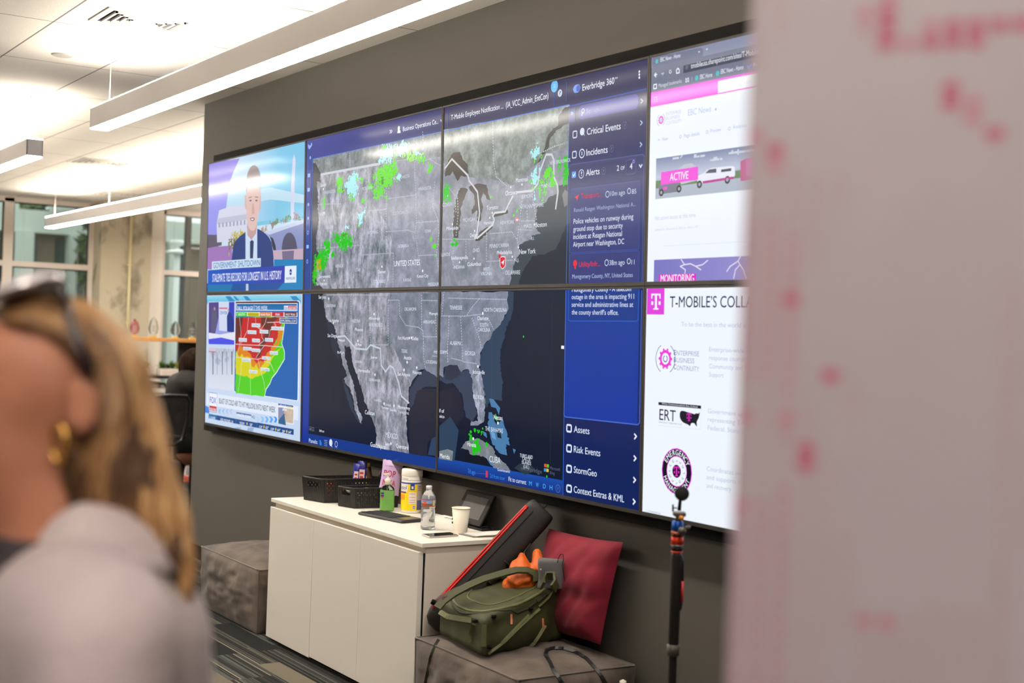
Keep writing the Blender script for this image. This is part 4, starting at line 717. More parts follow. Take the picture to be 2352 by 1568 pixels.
s6.T('7d ago', 268, 1368, 320, 32, (60, 140, 230), 4, .006).line([(322, 1368), (396, 1374)], (70, 96, 180), .002, 4).R((396, 1350), (410, 1400), (196, 60, 96), 4).T('2d from now', 427, 1400, 532, 30, (50, 130, 230), 4, .006).T('Fit to current:', 560, 1425, 688, 32, (220, 230, 246), 4, .008)
for t, x, y in (('M', 707, 1456), ('W', 757, 1466), ('D', 808, 1476), ('H', 856, 1486)): s6.T(t, x, y, x+20, 32, (70, 170, 246), 4, .014)
s6.disc(916, 1480, .018, (90, 110, 170), 4, ring=.003).T('?', 911, 1492, 921, 22, (90, 110, 170), 4)
s6.R((940, 450), (960, 474), W_, 4); s6.K = (1280, 650, 2.9045)
s6.grad((us6, s6.lo[1]), s6.hi, (16, 30, 92), (12, 34, 92), 1.5, uvp=True).line([(58, 50), (38, 1420)], (40, 96, 200), .004, 2)
a, b = s6.q(48, 886), s6.q(552, 50); s6.grad((a[0], s6.lo[1]), (b[0], a[1]), (20, 62, 150), (6, 52, 160), 2, uvp=True); s6.line([(60, 50), (46, 880), (56, 892), (538, 944), (550, 930), (565, 50)], (70, 110, 210), .004, 3)
a, b = s6.q(76, 250), s6.q(540, 50); s6.U([(a[0], s6.lo[1]), (b[0], s6.lo[1]), (b[0], a[1]), a], (18, 58, 140), 3); s6.line([(78, 50), (76, 245), (88, 252), (530, 254), (540, 245), (545, 50)], (34, 100, 200), .003, 3.3)
s6.T('Montgomery County - A telecom', 100, 58, 494, 30, W_, 5, .01)
for k, t in enumerate((('outage in the area is impacting 911', 514), ('service and administrative lines at', 508), ("the county sheriff's office.", 410))): s6.T(t[0], 98, 107+k*51, t[1], 32, (216, 228, 246), 5, .01)
for t, y, x1, yc in (('Assets', 994, 216, 1022), ('Risk Events', 1128, 288, 1168), ('StormGeo', 1264, 265, 1312), ('Context Extras & KML', 1396, 447, 1457)):
    s6.T(t, 112, y, x1, 44, (220, 230, 248), 5, .016).frame((66, y-50), (95, y-2), (220, 230, 248), .007, 5, rad=.006); x = 524-(yc-1022)*.02; s6.line([(x-7, yc-16), (x+6, yc), (x-7, yc+16)], W_, .006, 5)
# ---- top right: browser page
WH = (240, 246, 255); MG = (238, 60, 214); FT = (176, 190, 222)
s7 = Scr(3, 0, (1480, 50, 2.529)); s7.ds = .36
s7.full((206, 218, 240)); y1 = s7.q(36, 497)[1]; y2 = s7.q(38, 412)[1]; y3 = s7.q(42, 270)[1]
s7.U([(s7.lo[0], y1), (s7.hi[0], y1), s7.hi, (s7.lo[0], s7.hi[1])], WH, .5).U([s7.lo, (s7.hi[0], s7.lo[1]), (s7.hi[0], y2), (s7.lo[0], y2)], (112, 118, 140), 1).U([s7.lo, (s7.hi[0], s7.lo[1]), (s7.hi[0], y3), (s7.lo[0], y3)], (138, 144, 170), 1.5).U([(s7.lo[0], y2), (s7.hi[0], y2), (s7.hi[0], y1), (s7.lo[0], y1)], MG, 1.5)
s7.P([(46, 268), (46, 215), (56, 205), (330, 150), (340, 158), (342, 210)], (116, 122, 146), 2)
s7.disc(74, 230, .022, (90, 190, 200), 3).T('EBC News - Home', 94, 233, 210, 24, W_, 3, .006).T('x', 313, 180, 325, 12, W_, 3, .03).T('+', 357, 170, 371, 16, W_, 3, .03)
s7.line([(74, 306), (60, 310), (68, 320)], W_, .004, 3).line([(60, 310), (68, 298)], W_, .004, 3).line([(100, 302), (114, 298), (107, 308)], FT, .004, 3).disc(152, 290, .015, W_, 3, ring=.004, a0=-30, a1=280).line([(188, 300), (188, 280), (196, 270), (204, 278), (204, 296), (188, 300)], W_, .004, 3)
s7.R((230, 262), (900, 130), (56, 62, 84), 3, rad=.02) if False else s7.U([(s7.q(228, 272)[0], s7.q(240, 252)[1]), (s7.hi[0], s7.q(240, 252)[1]), (s7.hi[0], s7.q(240, 296)[1]), (s7.q(228, 272)[0], s7.q(240, 296)[1])], (56, 62, 84), 3)
s7.disc(248, 266, .02, (90, 96, 120), 4).T('tmobileusa.sharepoint.com/sites/T-MobileEnterprise', 272, 272, 760, 30, W_, 5, .008)
s7.frame((56, 366), (72, 386), W_, .004, 3).T('Managed bookmarks', 84, 382, 218, 22, (220, 226, 240), 3, .004)
for x, y in ((240, 328), (252, 325), (240, 342), (252, 339)): s7.R((x, y), (x+8, y+10), (214, 220, 236), 3)
s7.R((276, 318), (278, 344), (170, 176, 196), 3).disc(305, 326, .024, (70, 190, 200), 3).T('EBC Home', 324, 334, 396, 26, W_, 3, .006).disc(427, 300, .024, (70, 190, 200), 3).T('EBC News - Home', 445, 303, 576, 26, W_, 3, .006).line([(598, 258), (606, 268), (622, 248)], (120, 130, 230), .006, 3).T('Projects', 632, 262, 700, 22, W_, 3)
for i in range(3):
    for j in range(3): s7.disc(58+j*8, 441+i*12-j*1.6, .005, (250, 214, 248), 3)
s7.U([(s7.q(430, 345)[0], s7.q(430, 345)[1]), (s7.hi[0], s7.q(430, 345)[1]), (s7.hi[0], s7.q(430, 414)[1]), (s7.q(430, 345)[0], s7.q(430, 414)[1])], WH, 3); s7.disc(468, 374, .012, (206, 216, 236), 4, ring=.003).T('Search this site', 496, 378, 622, 24, (206, 216, 238), 4)
def ebc(s, x, y, r_, c2, L=3):
    for k in range(10): s.disc(x+0, y, r_*.62, (0, 0, 0), L) if False else None
    s.disc(x, y, r_*.58, MG, L); u, v = s.q(x, y)
    for k in range(10):
        a_ = k*.628; z_ = r_*s.ds; s.U([(u+math.cos(a_+d)*z_*q, v+math.sin(a_+d)*z_*q) for d, q in ((-.16, .5), (-.12, .7), (.12, .7), (.16, .5))], MG, L)
    s.disc(x, y, r_*.38, WH, L+.5).disc(x, y, r_*.2, c2, L+1, ring=r_*.07, a0=-60, a1=240)
    s.disc(x, y, r_*.98, c2, L, ring=r_*.05, a0=-60, a1=60).disc(x, y, r_*.98, c2, L, ring=r_*.05, a0=120, a1=240)
ebc(s7, 98, 570, .06, (176, 160, 190))
s7.T('ENTERPRISE', 127, 546, 215, 20, (206, 208, 232), 3).T('BUSINESS', 127, 572, 206, 20, (206, 208, 232), 3).T('CONTINUITY', 126, 600, 215, 20, (206, 208, 232), 3).T('EBC News', 254, 546, 388, 36, (190, 204, 230), 3).T('New', 106, 692, 138, 20, FT, 3).T('+', 79, 695, 92, 16, FT, 3).T('Page details', 231, 672, 322, 20, FT, 3).T('Preview', 384, 644, 446, 20, FT, 3).T('Analytics', 515, 622, 592, 20, FT, 3).disc(416, 508, .012, FT, 3)
for x, y in ((211, 667), (366, 640), (495, 620)): s7.disc(x, y, .014, FT, 3, ring=.003)
s7.T('No active issues at this time.', 64, 1152, 302, 24, (198, 206, 226), 3).T('Updated on November 5, 2025 at 1:00 p.m. PT', 62, 1214, 312, 12, (200, 208, 226), 3).line([(110, 1302), (600, 1276)], (224, 232, 246), .002, 3)
# banner photo: trucks under a cloudy sky
a, b = s7.q(70, 795), s7.q(66, 1030); uR = s7.hi[0]
s7.U([(a[0], a[1]), (uR, a[1]), (uR, b[1]), (a[0], b[1])], (176, 184, 206), 3).grad((a[0], a[1]), (uR, a[1]+(b[1]-a[1])*.5), (124, 136, 170), (190, 198, 220), 3.3, uvp=True)
s7.U([(a[0], a[1]+(b[1]-a[1])*.55), (uR, a[1]+(b[1]-a[1])*.5), (uR, a[1]+(b[1]-a[1])*.64), (a[0], a[1]+(b[1]-a[1])*.76)], (96, 126, 84), 3.5).U([(a[0], a[1]+(b[1]-a[1])*.74), (uR, a[1]+(b[1]-a[1])*.64), (uR, b[1]), (a[0], b[1])], (172, 182, 198), 3.7)
for x, y, r_ in ((200, 790, .07), (330, 780, .05), (520, 760, .09), (600, 750, .07), (420, 800, .05)): s7.blob(x, y, 60, 12, 24, (206, 212, 228), 3.4, .012)
s7.P([(85, 1000), (85, 950), (110, 945), (200, 930), (215, 940), (310, 910), (315, 850), (280, 840), (195, 860), (180, 930), (90, 950)], (150, 152, 170), 4).P([(195, 860), (230, 830), (275, 820), (312, 845), (312, 920), (215, 945)], (188, 192, 210), 4.3).P([(85, 948), (200, 930), (205, 985), (88, 1003)], (116, 116, 134), 4.4).P([(112, 960), (134, 957), (134, 972), (112, 976)], MG, 4.6)
for x, y in ((100, 992), (203, 970), (322, 944), (484, 918)): s7.disc(x, y, .036, (36, 36, 48), 5).disc(x, y, .017, (160, 164, 180), 5.3)
s7.P([(308, 935), (312, 890), (348, 880), (375, 852), (430, 845), (520, 836), (528, 850), (530, 900), (500, 905), (350, 938)], (226, 230, 242), 4.8).P([(355, 880), (378, 858), (420, 852), (420, 876)], (60, 66, 90), 5.2).P([(448, 858), (508, 850), (506, 866), (448, 874)], (50, 56, 76), 5.2).P([(340, 926), (520, 898), (522, 912), (342, 940)], (180, 40, 140), 5.2)
s7.P([(560, 925), (560, 810), (590, 795), (720, 770), (720, 905)], (196, 60, 140), 4.8).P([(590, 800), (720, 775), (720, 880), (592, 895)], (226, 70, 190), 5)
s7.P([(100, 874), (314, 840), (314, 917), (98, 948)], MG, 6).T('ACTIVE', 150, 924, 257, 44, W_, 7, .03)
a, b = s7.q(58, 1383), s7.q(54, 1502); s7.grad((a[0], a[1]), (uR, s7.hi[1]), (122, 120, 196), (190, 176, 226), 3, horiz=True, uvp=True)
for st_ in ([(215, 1380), (235, 1410), (210, 1420), (240, 1440), (235, 1470)], [(235, 1410), (270, 1405), (300, 1420), (340, 1410), (370, 1385)], [(300, 1420), (330, 1440)], [(560, 1360), (545, 1390), (556, 1410), (530, 1440), (520, 1490)], [(545, 1390), (500, 1420), (480, 1450)], [(556, 1410), (575, 1440), (590, 1490)]): s7.line(st_, (232, 226, 246), .004, 4)
s7.R((86, 1468), (300, 1560), (226, 40, 196), 5).T('MONITORING', 96, 1514, 290, 44, W_, 6, .03)
# ---- bottom right: slide
s8 = Scr(3, 1, (1470, 650, 2.7034)); s8.ds = .62; TX = (184, 196, 222); DK = (28, 40, 84)
s8.full(WH)
s8.R((46, 34), (150, 195), (226, 64, 222), 2)
def tlogo(s, x, y, h, col, L):
    k = h/100.; pt = lambda q: [(x+a_*k*.58, y+b_*k) for a_, b_ in q]
    s.P(pt([(-50, -50), (50, -50), (50, -18), (40, -18), (36, -38), (11, -40), (11, 38), (28, 42), (28, 50), (-28, 50), (-28, 42), (-11, 38), (-11, -40), (-36, -38), (-40, -18), (-50, -18)]), col, L, sm=False).P(pt([(-50, -2), (-28, -2), (-28, 20), (-50, 20)]), col, L).P(pt([(28, -2), (50, -2), (50, 20), (28, 20)]), col, L)
tlogo(s8, 100, 115, 100, W_, 3)
s8.T('T-MOBILE\u2019S COLLABORATIVE', 186, 150, 1010, 68, DK, 3, .012).T('To be the best in the world at connecting customers', 258, 268, 1000, 28, TX, 3)
ebc(s8, 159, 469, .085, (90, 100, 170))
s8.T('E', 211, 445, 224, 30, (60, 70, 130), 3, .02).T('NTERPRISE', 228, 448, 368, 30, (150, 160, 200), 3).T('B', 211, 490, 223, 30, (60, 70, 130), 3, .02).T('USINESS', 228, 492, 338, 30, (150, 160, 200), 3).T('C', 211, 534, 224, 30, (60, 70, 130), 3, .02).T('ONTINUITY', 228, 540, 368, 30, (150, 160, 200), 3)
for k, t in enumerate((('Enterprise-wide activation,', 800), ('response coordination and', 790), ('Community and Employee', 780), ('Support', 520))): s8.T(t[0], 430, 424+k*52, t[1], 28, TX, 3)
s8.P([(116, 738), (380, 760), (380, 780), (116, 756)], (20, 24, 40), 3).T('When Communications Are Critical', 136, 752, 358, 10, W_, 4).T('ERT', 121, 848, 222, 68, (26, 32, 60), 3, .006).T('EMERGENCY RESPONSE TEAM', 118, 866, 262, 9, (150, 156, 180), 3).line([(114, 882), (378, 908), (382, 760)], (226, 232, 244), .002, 3)
s8.P([(248, 800), (262, 790), (300, 802), (325, 808), (340, 815), (350, 806), (362, 812), (374, 798), (366, 838), (352, 860), (356, 892), (348, 884), (338, 868), (318, 868), (312, 890), (300, 878), (284, 872), (262, 860), (248, 835)], (16, 20, 36), 3); tlogo(s8, 306, 832, 48, (226, 40, 200), 4)
for k, t in enumerate((('Government agency liaison', 800), ('representing T-Mobile with', 800), ('Federal, State and Local', 770))): s8.T(t[0], 422, 806+k*52, t[1], 28, TX, 3)
s8.disc(229, 1168, .128, (226, 50, 220), 3).disc(229, 1168, .122, (18, 16, 30), 3.3).disc(229, 1168, .086, (226, 50, 220), 3.6).disc(229, 1168, .082, WH, 3.9).disc(229, 1168, .036, (18, 16, 30), 4.4); tlogo(s8, 229, 1168, 60, (236, 50, 210), 5)
u, v = s8.q(229, 1168)
def ringtext(t, r_, a0, a1, h, flip=False):
    for k, ch in enumerate(t):
        a_ = math.radians(a0+(a1-a0)*k/(len(t)-1)); vs, fs, w_ = glyphs(ch, .035)
        cx, cy = u+math.cos(a_)*r_, v-math.sin(a_)*r_; e = (math.sin(a_), math.cos(a_)) if not flip else (-math.sin(a_), -math.cos(a_)); n_ = (math.cos(a_), -math.sin(a_)) if not flip else (-math.cos(a_), math.sin(a_))
        s8.add([wp(cx+e[0]*(x-w_/2)*h*.9+n_[0]*(y-.5)*h, cy+e[1]*(x-w_/2)*h*.9+n_[1]*(y-.5)*h, LY*6) for x, y in vs], fs, PIC, lin(W_))
ringtext('EMERGENCY', .0645, 150, 30, .018); ringtext('MANAGEMENT', .0645, 206, 334, .0165, True)
for k in range(12):
    a_ = k*.5236; c_ = (150, 156, 190); du, dv = u+math.cos(a_)*.038, v+math.sin(a_)*.038
    s8.line([(du+math.cos(q)*.0045, dv+math.sin(q)*.0045) for q in (0, 1.2, 2.4, 3.6, 4.8)][:3+k % 3], c_, .0025, 5, raw=True)
for k, t in enumerate((('Coordinates network response', 850), ('and supports local recovery', 820), ('and recovery', 566))): s8.T(t[0], 415, 1164+k*52, t[1], 28, TX, 3)
s8.T('1 | CONFIDENTIAL', 38, 1418, 130, 12, (150, 156, 180), 3, .004)
# ---- display housings
m_bez = M('display_bezel', (40, 37, 35), .5, spec=.4); m_bk = M('display_back', (16, 15, 15), .5)
INFO = [(0, 0, s1, 'leftmost upper display of the video wall, showing a news presenter in a navy suit'), (0, 1, s2, 'leftmost lower display of the video wall, showing a fall foliage weather map'),
        (1, 0, s3, 'upper display with the north-western half of the satellite map and green radar patches'), (2, 0, s4, 'upper display with the Great Lakes map and the alerts side panel'),
        (1, 1, s5, 'lower display with the Texas and Mexico part of the satellite map'), (2, 1, s6, 'lower display with Florida, Cuba and the blue side panel'),
        (3, 0, s7, 'upper right display showing a white browser page with a magenta bar'), (3, 1, s8, 'lower right display showing a white slide with round emblems, partly behind the foreground panel')]
for c_, r_, sc, lab in INFO:
    u0, v0, u1, v1 = c_*PW, r_*PH, (c_+1)*PW, (r_+1)*PH; g = .0012
    base = wp((u0+u1)/2, v1, 0)
    t = thing('video_wall_display', lab, 'screen', base, 'displays of the video wall')
    h = MB(); f = lambda u, v, d: wp(u, v, d)
    def slab(ua, va, ub, vb, d0, d1, m): h.add([f(ua, va, d1), f(ub, va, d1), f(ub, vb, d1), f(ua, vb, d1), f(ua, va, d0), f(ub, va, d0), f(ub, vb, d0), f(ua, vb, d0)], [(0,3,2,1), (4,5,6,7), (0,1,5,4), (1,2,6,5), (2,3,7,6), (3,0,4,7)], m)
    slab(u0+g, v0+g, u1-g, v1-g, -.05, -.0006, m_bk); h.build('housing', t)
    h = MB(); b0, b1 = .0085, .0145
    slab(u0+g, v0+g, u1-g, v0+b0, -.0006, .003, m_bez); slab(u0+g, v1-b1, u1-g, v1-g, -.0006, .003, m_bez); slab(u0+g, v0+b0, u0+b0, v1-b1, -.0006, .003, m_bez); slab(u1-b0, v0+b0, u1-g, v1-b1, -.0006, .003, m_bez)
    h.build('bezel', t); sc.build('screen', t)
t = MB()
def slabw(ua, va, ub, vb, y0, y1, m):
    P = [Vector((u, y, 2.51-v)) for y in (y0, y1) for u, v in ((ua, va), (ub, va), (ub, vb), (ua, vb))]
    t.add(P, [(0,1,2,3), (4,7,6,5), (0,4,5,1), (1,5,6,2), (2,6,7,3), (3,7,4,0)], m)
slabw(-.168, -.072, 5.9, 1.668, .095, WY-.001, m_black)
tag(t.build('wall_mount'), 'black mounting frame behind the video wall displays, showing as a strip above and below them', 'mount')
# ================================================================== furniture and things along the video wall
from mathutils.bvhtree import BVHTree
CT = .683
def bvh(*mbs):
    vs, fs = [], []
    for m in mbs:
        o = len(vs); vs += [Vector(p) for p in m.v]; fs += [[o+i for i in f] for f in m.f]
    return BVHTree.FromPolygons(vs, fs)
def hit(tree, x, y, off=.002):
    d = ray(x, y).normalized(); p, n, i, dd = tree.ray_cast(CAM, d)
    if p is None: return None
    if n.dot(d) > 0: n = -n
    return p+n*off
def path_on(tree, pts, off=.003, sub=6):
    out = []
    for (a, b) in zip(pts, pts[1:]):
        for k in range(sub):
            t = k/sub; p = hit(tree, a[0]+(b[0]-a[0])*t, a[1]+(b[1]-a[1])*t, off)
            if p: out.append(p)
    p = hit(tree, *pts[-1], off)
    if p: out.append(p)
    return out
def ribbon(mb, path, w, th, m, up=None, nrm=None):
    """flat strap along a path; nrm(p) gives the face normal"""
    rs = []; K = len(path); path = [Vector(p) for p in path]
    for k in range(K):
        t = (path[min(k+1, K-1)]-path[max(k-1, 0)]).normalized(); n = nrm(k) if callable(nrm) else Vector(nrm or (0, 0, 1))
        a = t.cross(n)
        if a.length < 1e-5: a = t.cross(Vector((1, .2, 0)))
        a.normalize(); b = a.cross(t).normalized()
        rs.append([path[k]+a*w/2+b*th/2, path[k]-a*w/2+b*th/2, path[k]-a*w/2-b*th/2, path[k]+a*w/2-b*th/2])
    return mb.rings(rs, m, smooth=False)
# ---- white cabinet
m_gloss = M('white_gloss_door', (236, 230, 220), .12, spec=.5, coat=.3); m_lam = M('white_worktop', (236, 229, 216), .4); m_side = M('white_side_panel', (232, 220, 206), .35)
t = thing('storage_cabinet', 'long white gloss cabinet under the video wall, its top crowded with snacks and bottles', 'cabinet', (2.72, -.11, 0))
MB().box((1.985, -.335, .03), (3.452, .135, .64), m_side, bev=.002).box((2.02, -.28, 0), (3.42, .12, .03), m_black).box((3.4385, -.340, .03), (3.4445, -.334, .64), m_black).box((1.985, -.335, .64), (3.452, .135, .664), M('rail_shade', (196, 184, 166), .5)).build('carcass', t)
MB().box((1.975, -.357, .6645), (3.459, .139, CT), m_lam, bev=.0025).build('worktop', t)
for a, b in ((1.982, 2.4705), (2.4745, 2.9405), (2.9425, 3.439)): MB().box((a, -.362, .018 if a < 2.4 else .024), (b, -.338, .643 if a < 2.4 else .645), m_gloss, bev=.002).build('door', t)
# ---- floor cushions (poufs)
m_suede = M('taupe_suede', (68, 59, 52), .85, sheen=.1, noise=(8, (98, 86, 77), (1, 1, .35), .36, .64), bump=(18, .35, (1, 1, .4)))
m_seam = M('suede_seam', (76, 66, 58), .8, sheen=.3)
def pouf(x0, x1, y0, y1, H, label, cr):
    t = thing('pouf', label, 'pouf', ((x0+x1)/2, (y0+y1)/2, 0), 'taupe floor cushions')
    c = ((x0+x1)/2, (y0+y1)/2); hx, hy = (x1-x0)/2, (y1-y0)/2; b = MB(); N = 26
    def P(i, j, f):   # cube-sphere style grid, puffed between the seams
        u, v = -1+2*i/N, -1+2*j/N; pu = lambda s_: (1-s_*s_)
        wr = .006*noise.noise(Vector((u*3+x0, v*3, f*3.1)))+.004*noise.noise(Vector((u*9, v*6+x0, f)))
        e = pu(u)**.5*pu(v)**.5 if abs(u) < 1 and abs(v) < 1 else 0
        if f == 0: return Vector((c[0]+u*hx, c[1]+v*hy, H+((.032 if x0 > 3 else .05)*e)+wr*e*2))
        if f == 1: return Vector((c[0]+u*hx*.97, c[1]+v*hy*.97, .003))
        z = H*(.5+.5*v); k = .038*e+wr*e*3; q = 1-.03*(1-v)*.5
        if f == 2: return Vector((c[0]+u*hx*q, c[1]-hy*q-k, max(z, .003)))
        if f == 3: return Vector((c[0]+u*hx*q, c[1]+hy*q+k, max(z, .003)))
        if f == 4: return Vector((c[0]-hx*q-k, c[1]+u*hy*q, max(z, .003)))
        return Vector((c[0]+hx*q+k, c[1]+u*hy*q, max(z, .003)))
    for f in range(6):
        vs = [P(i, j, f) for i in range(N+1) for j in range(N+1)]; fs = [(i*(N+1)+j, (i+1)*(N+1)+j, (i+1)*(N+1)+j+1, i*(N+1)+j+1) for i in range(N) for j in range(N)]
        if f in (1, 3, 4): fs = [q[::-1] for q in fs]
        b.add(vs, fs, m_suede, smooth=True)
    b.build('cushion', t)
    s = MB()
    for f, jj in ((2, N), (3, N), (4, N), (5, N)): s.tube([P(i, jj, f)+Vector((0, 0, .001)) for i in range(N+1)], .0035, m_seam, 6)
    for f, ii in ((2, 0), (2, N), (3, 0), (3, N)): s.tube([P(ii, j, f) for j in range(N+1)], .004, m_seam, 6)
    s.build('piping', t); return b
pouf(1.09, 1.88, -.365, .10, .315, 'taupe suede pouf on the carpet at the far end of the white cabinet', 0)
pR = pouf(3.50, 4.215, -.395, .115, .325, 'taupe suede pouf carrying the green bag and the crimson pillow', 0)
tP = bvh(pR)
# ---- baskets
m_bask = M('black_woven_plastic', (30, 29, 27), .42)
def basket(P0, P1, P2, H, label, name='storage_basket'):
    """P0 left front corner, P1 near corner, P2 far right corner on the worktop"""
    P0, P1, P2 = Vector(P0), Vector(P1), Vector(P2); P3 = P0+P2-P1; cen = (P0+P2)/2; g = 1.07
    t = thing(name, label, 'basket', (cen.x, cen.y, CT)); cs = [P0, P1, P2, P3]
    up = lambda p: Vector((cen.x+(p.x-cen.x)*g, cen.y+(p.y-cen.y)*g, CT+H))
    b = MB(); lo = [Vector((p.x, p.y, CT+.001)) for p in cs]; hi = [up(p) for p in cs]
    b.add(lo+[p+Vector((0, 0, .002)) for p in lo], [(0,3,2,1), (4,5,6,7)], m_bask)
    for k in range(4):
        a, c = lo[k], lo[(k+1) % 4]; A, Cc = hi[k], hi[(k+1) % 4]; L = (c-a).length; long = L > .16; n = int(L/.0042); m = int(H/.0055)
        nrm = (c-a).cross(Vector((0, 0, 1))).normalized()
        grid = {}
        for i in range(n+1):
            for j in range(m+1):
                s_, v = i/n, j/m; p = a.lerp(c, s_).lerp(A.lerp(Cc, s_), v); bulge = .0016*math.sin(i*math.pi/ (1 if long else 1.0)*1.0) if False else (.0011 if i % 2 else -.0011)
                grid[i, j] = p+nrm*bulge
        vs = [grid[i, j] for i in range(n+1) for j in range(m+1)]; fs = []
        for i in range(n):
            for j in range(m):
                hole = (long and j/m > .22 and j < m-2 and 2 < i < n-3 and (i+(j//2)*2) % 4 == 0 and j % 2 == 0) or (not long and abs(i/n-.5) < .26 and .58 < j/m < .82)
                if not hole: q = i*(m+1)+j; fs.append((q, q+m+1, q+m+2, q+1))
        b.add(vs, fs, m_bask)
    b.build('woven_body', t).modifiers.new('th', 'SOLIDIFY').thickness = .0012
    rp = []
    for k in range(4):
        A, B_, Cc = hi[k-1], hi[k], hi[(k+1) % 4]; e0 = (A-B_).normalized()*.018; e1 = (Cc-B_).normalized()*.018
        rp += [B_+e0, B_+(e0+e1)*.28, B_+e1]
    MB().tube(rp, .0035, m_bask, 8, closed=True).build('rim', t)
    return t
basket((2.085, -.235, 0), (2.235, -.200, 0), (2.26, .10, 0), .113, 'larger black woven basket on the cabinet, holding chocolate bars, far left')
basket((2.345, -.178, 0), (2.452, -.150, 0), (2.475, .065, 0), .093, 'smaller black woven basket on the cabinet, just left of the green sanitizer')
def packet(name, label, cat, c, w_, h_, th, ang, tilt, m, m2=None, group=None, roll=0, txt=None):
    """crimped foil packet standing at c (bottom centre)"""
    X = Matrix.Translation(Vector(c))@Matrix.Rotation(ang, 4, 'Z')@Matrix.Rotation(tilt, 4, 'X')@Matrix.Rotation(roll, 4, 'Y')
    r = thing(name, label, cat, c, group); b = MB(); nx, nz = 10, 14
    def S_(sd):
        vs = []
        for i in range(nx+1):
            for j in range(nz+1):
                u, v = -1+2*i/nx, j/nz; e = (max(0, 1-abs(u)**2.4)*max(0, 1-abs(2*v-1)**3))**.6
                wob = .12*noise.noise(Vector((u*2+c[0]*9, v*4, sd*2+c[1]*7)))
                pinch = 1-.07*math.sin(v*math.pi)
                vs.append(X@Vector((u*w_/2*pinch, sd*th/2*e*(1+wob*2), v*h_+(.003 if (i % 2 and j in (0, nz)) else 0))))
        return vs
    fs = [(i*(nz+1)+j, (i+1)*(nz+1)+j, (i+1)*(nz+1)+j+1, i*(nz+1)+j+1) for i in range(nx) for j in range(nz)]
    b.add(S_(-1), fs, m, smooth=True).add(S_(1), [q[::-1] for q in fs], m, smooth=True).build('wrapper', r)
    if m2:
        p = MB(); X2 = X
        p.add([X2@Vector((u*w_*.3, -th*.5-.0012, h_*v)) for u, v in ((-1, .2), (1, .2), (1, .72), (-1, .72))], [(0,1,2,3)], m2)
        for q in range(3): p.add([X2@Vector((u*w_*.2, -th*.5-.002, h_*(v+.28+q*.14))) for u, v in ((-1, 0), (1, 0), (.8, .07), (-.9, .06))], [(0,1,2,3)], M('red_print', (196, 40, 50), .4))
        p.build('printed_panel', r)
    return r, X
facing = math.atan2(RX.y, RX.x)
m_blu = M('blue_foil', (34, 36, 140), .3, spec=.7); m_yel = M('yellow_foil', (232, 200, 20), .3); m_red = M('red_foil', (222, 60, 60), .35); m_sal = M('salmon_foil', (238, 104, 92), .35); m_prt = M('white_print', (226, 206, 200), .4)
m_brn = M('brown_foil', (84, 60, 44), .4); m_slv = M('silver_foil', (186, 188, 186), .35, noise=(60, (130, 150, 130))); m_org = M('orange_red_foil', (240, 84, 48), .4)
bp = lambda x, y=1108, z=.765: tuple(on(x, y, 2, z)-Vector((0, 0, .035)))
packet('chocolate_bar', 'dark blue wrapped bar at the left of those standing in the larger basket', 'snack', bp(815), .036, .125, .014, facing, -.1, m_blu, m_prt, 'bars in the larger basket', .06)
packet('chocolate_bar', 'tallest dark blue bar with a white printed panel in the larger basket', 'snack', bp(828), .048, .138, .014, facing+.1, -.06, m_blu, m_prt, 'bars in the larger basket', .05)
packet('chocolate_bar', 'bright yellow wrapped bar standing in the larger basket', 'snack', bp(843), .034, .128, .014, facing, -.1, m_yel, None, 'bars in the larger basket', -.06)
packet('chocolate_bar', 'grey brown wrapped bar low behind the yellow one', 'snack', bp(854), .03, .112, .013, facing+.3, .0, m_brn, None, 'bars in the larger basket', -.2)
packet('chocolate_bar', 'small blue wrapper at the far right end of the larger basket', 'snack', bp(864), .035, .108, .012, facing, -.02, m_blu, None, 'bars in the larger basket', .4)
packet('candy_packet', 'orange-red packet showing through the handle hole of the larger basket', 'snack', (2.17, -.14, .688), .07, .095, .03, facing-.5, .2, m_org)
for k, (dx, dy, mm, ww) in enumerate(((.03, .02, m_org, 'orange wrapper lying at the near end of the larger basket'), (.05, .09, m_red, 'red wrapper lying in the middle of the larger basket'), (.07, .15, m_prt, 'pale wrapper lying at the far end of the larger basket'))):
    packet('candy_packet', ww, 'snack', (2.17+dx*.6, -.09+dy, .69), .06, .06, .02, facing+.5*k, .5, mm)
packet('candy_packet', 'red packet leaning on the right inside edge of the smaller basket', 'snack', bp(862, 1122, .735), .05, .10, .014, facing, -.05, m_red, m_sal, None, .35)
packet('candy_packet', 'salmon pink packet behind the red one in the smaller basket', 'snack', bp(875, 1120, .738), .055, .115, .016, facing, -.08, m_sal, None, None, .15)
for k in range(7):
    x, y, z = 2.375+.014*k-.01*(k % 2), -.125+.024*k, .752+.006*(k % 3)
    r, X = packet('wrapped_mint', f"{'silver' if k % 2 else 'pale green'} wrapped mint heaped in the smaller basket", 'candy', (x, y, z-.004), .028, .03, .016, random.uniform(0, 3), 1.2, m_slv if k % 2 else M('pale_green_foil', (196, 214, 190), .4), None, 'wrapped mints in the smaller basket')
tag(MB().box((2.365, -.135, CT+.004), (2.45, -.03, .748), M('mint_heap', (170, 176, 168), .6, noise=(70, (60, 66, 60))), bev=.01).build('mint_heap'), 'heap of small wrapped mints filling the smaller basket', 'candy')['kind'] = 'stuff'
r, X = packet('snack_bag', 'lavender snack bag with pink lettering standing behind the green sanitizer', 'snack', (2.462, .02, .742), .098, .16, .03, facing+.12, -.05, M('lavender_bag', (208, 178, 222), .35, bump=(30, .3)), None, None, .12)
pk = M('pink_lettering', (222, 60, 116), .5); L_ = MB()
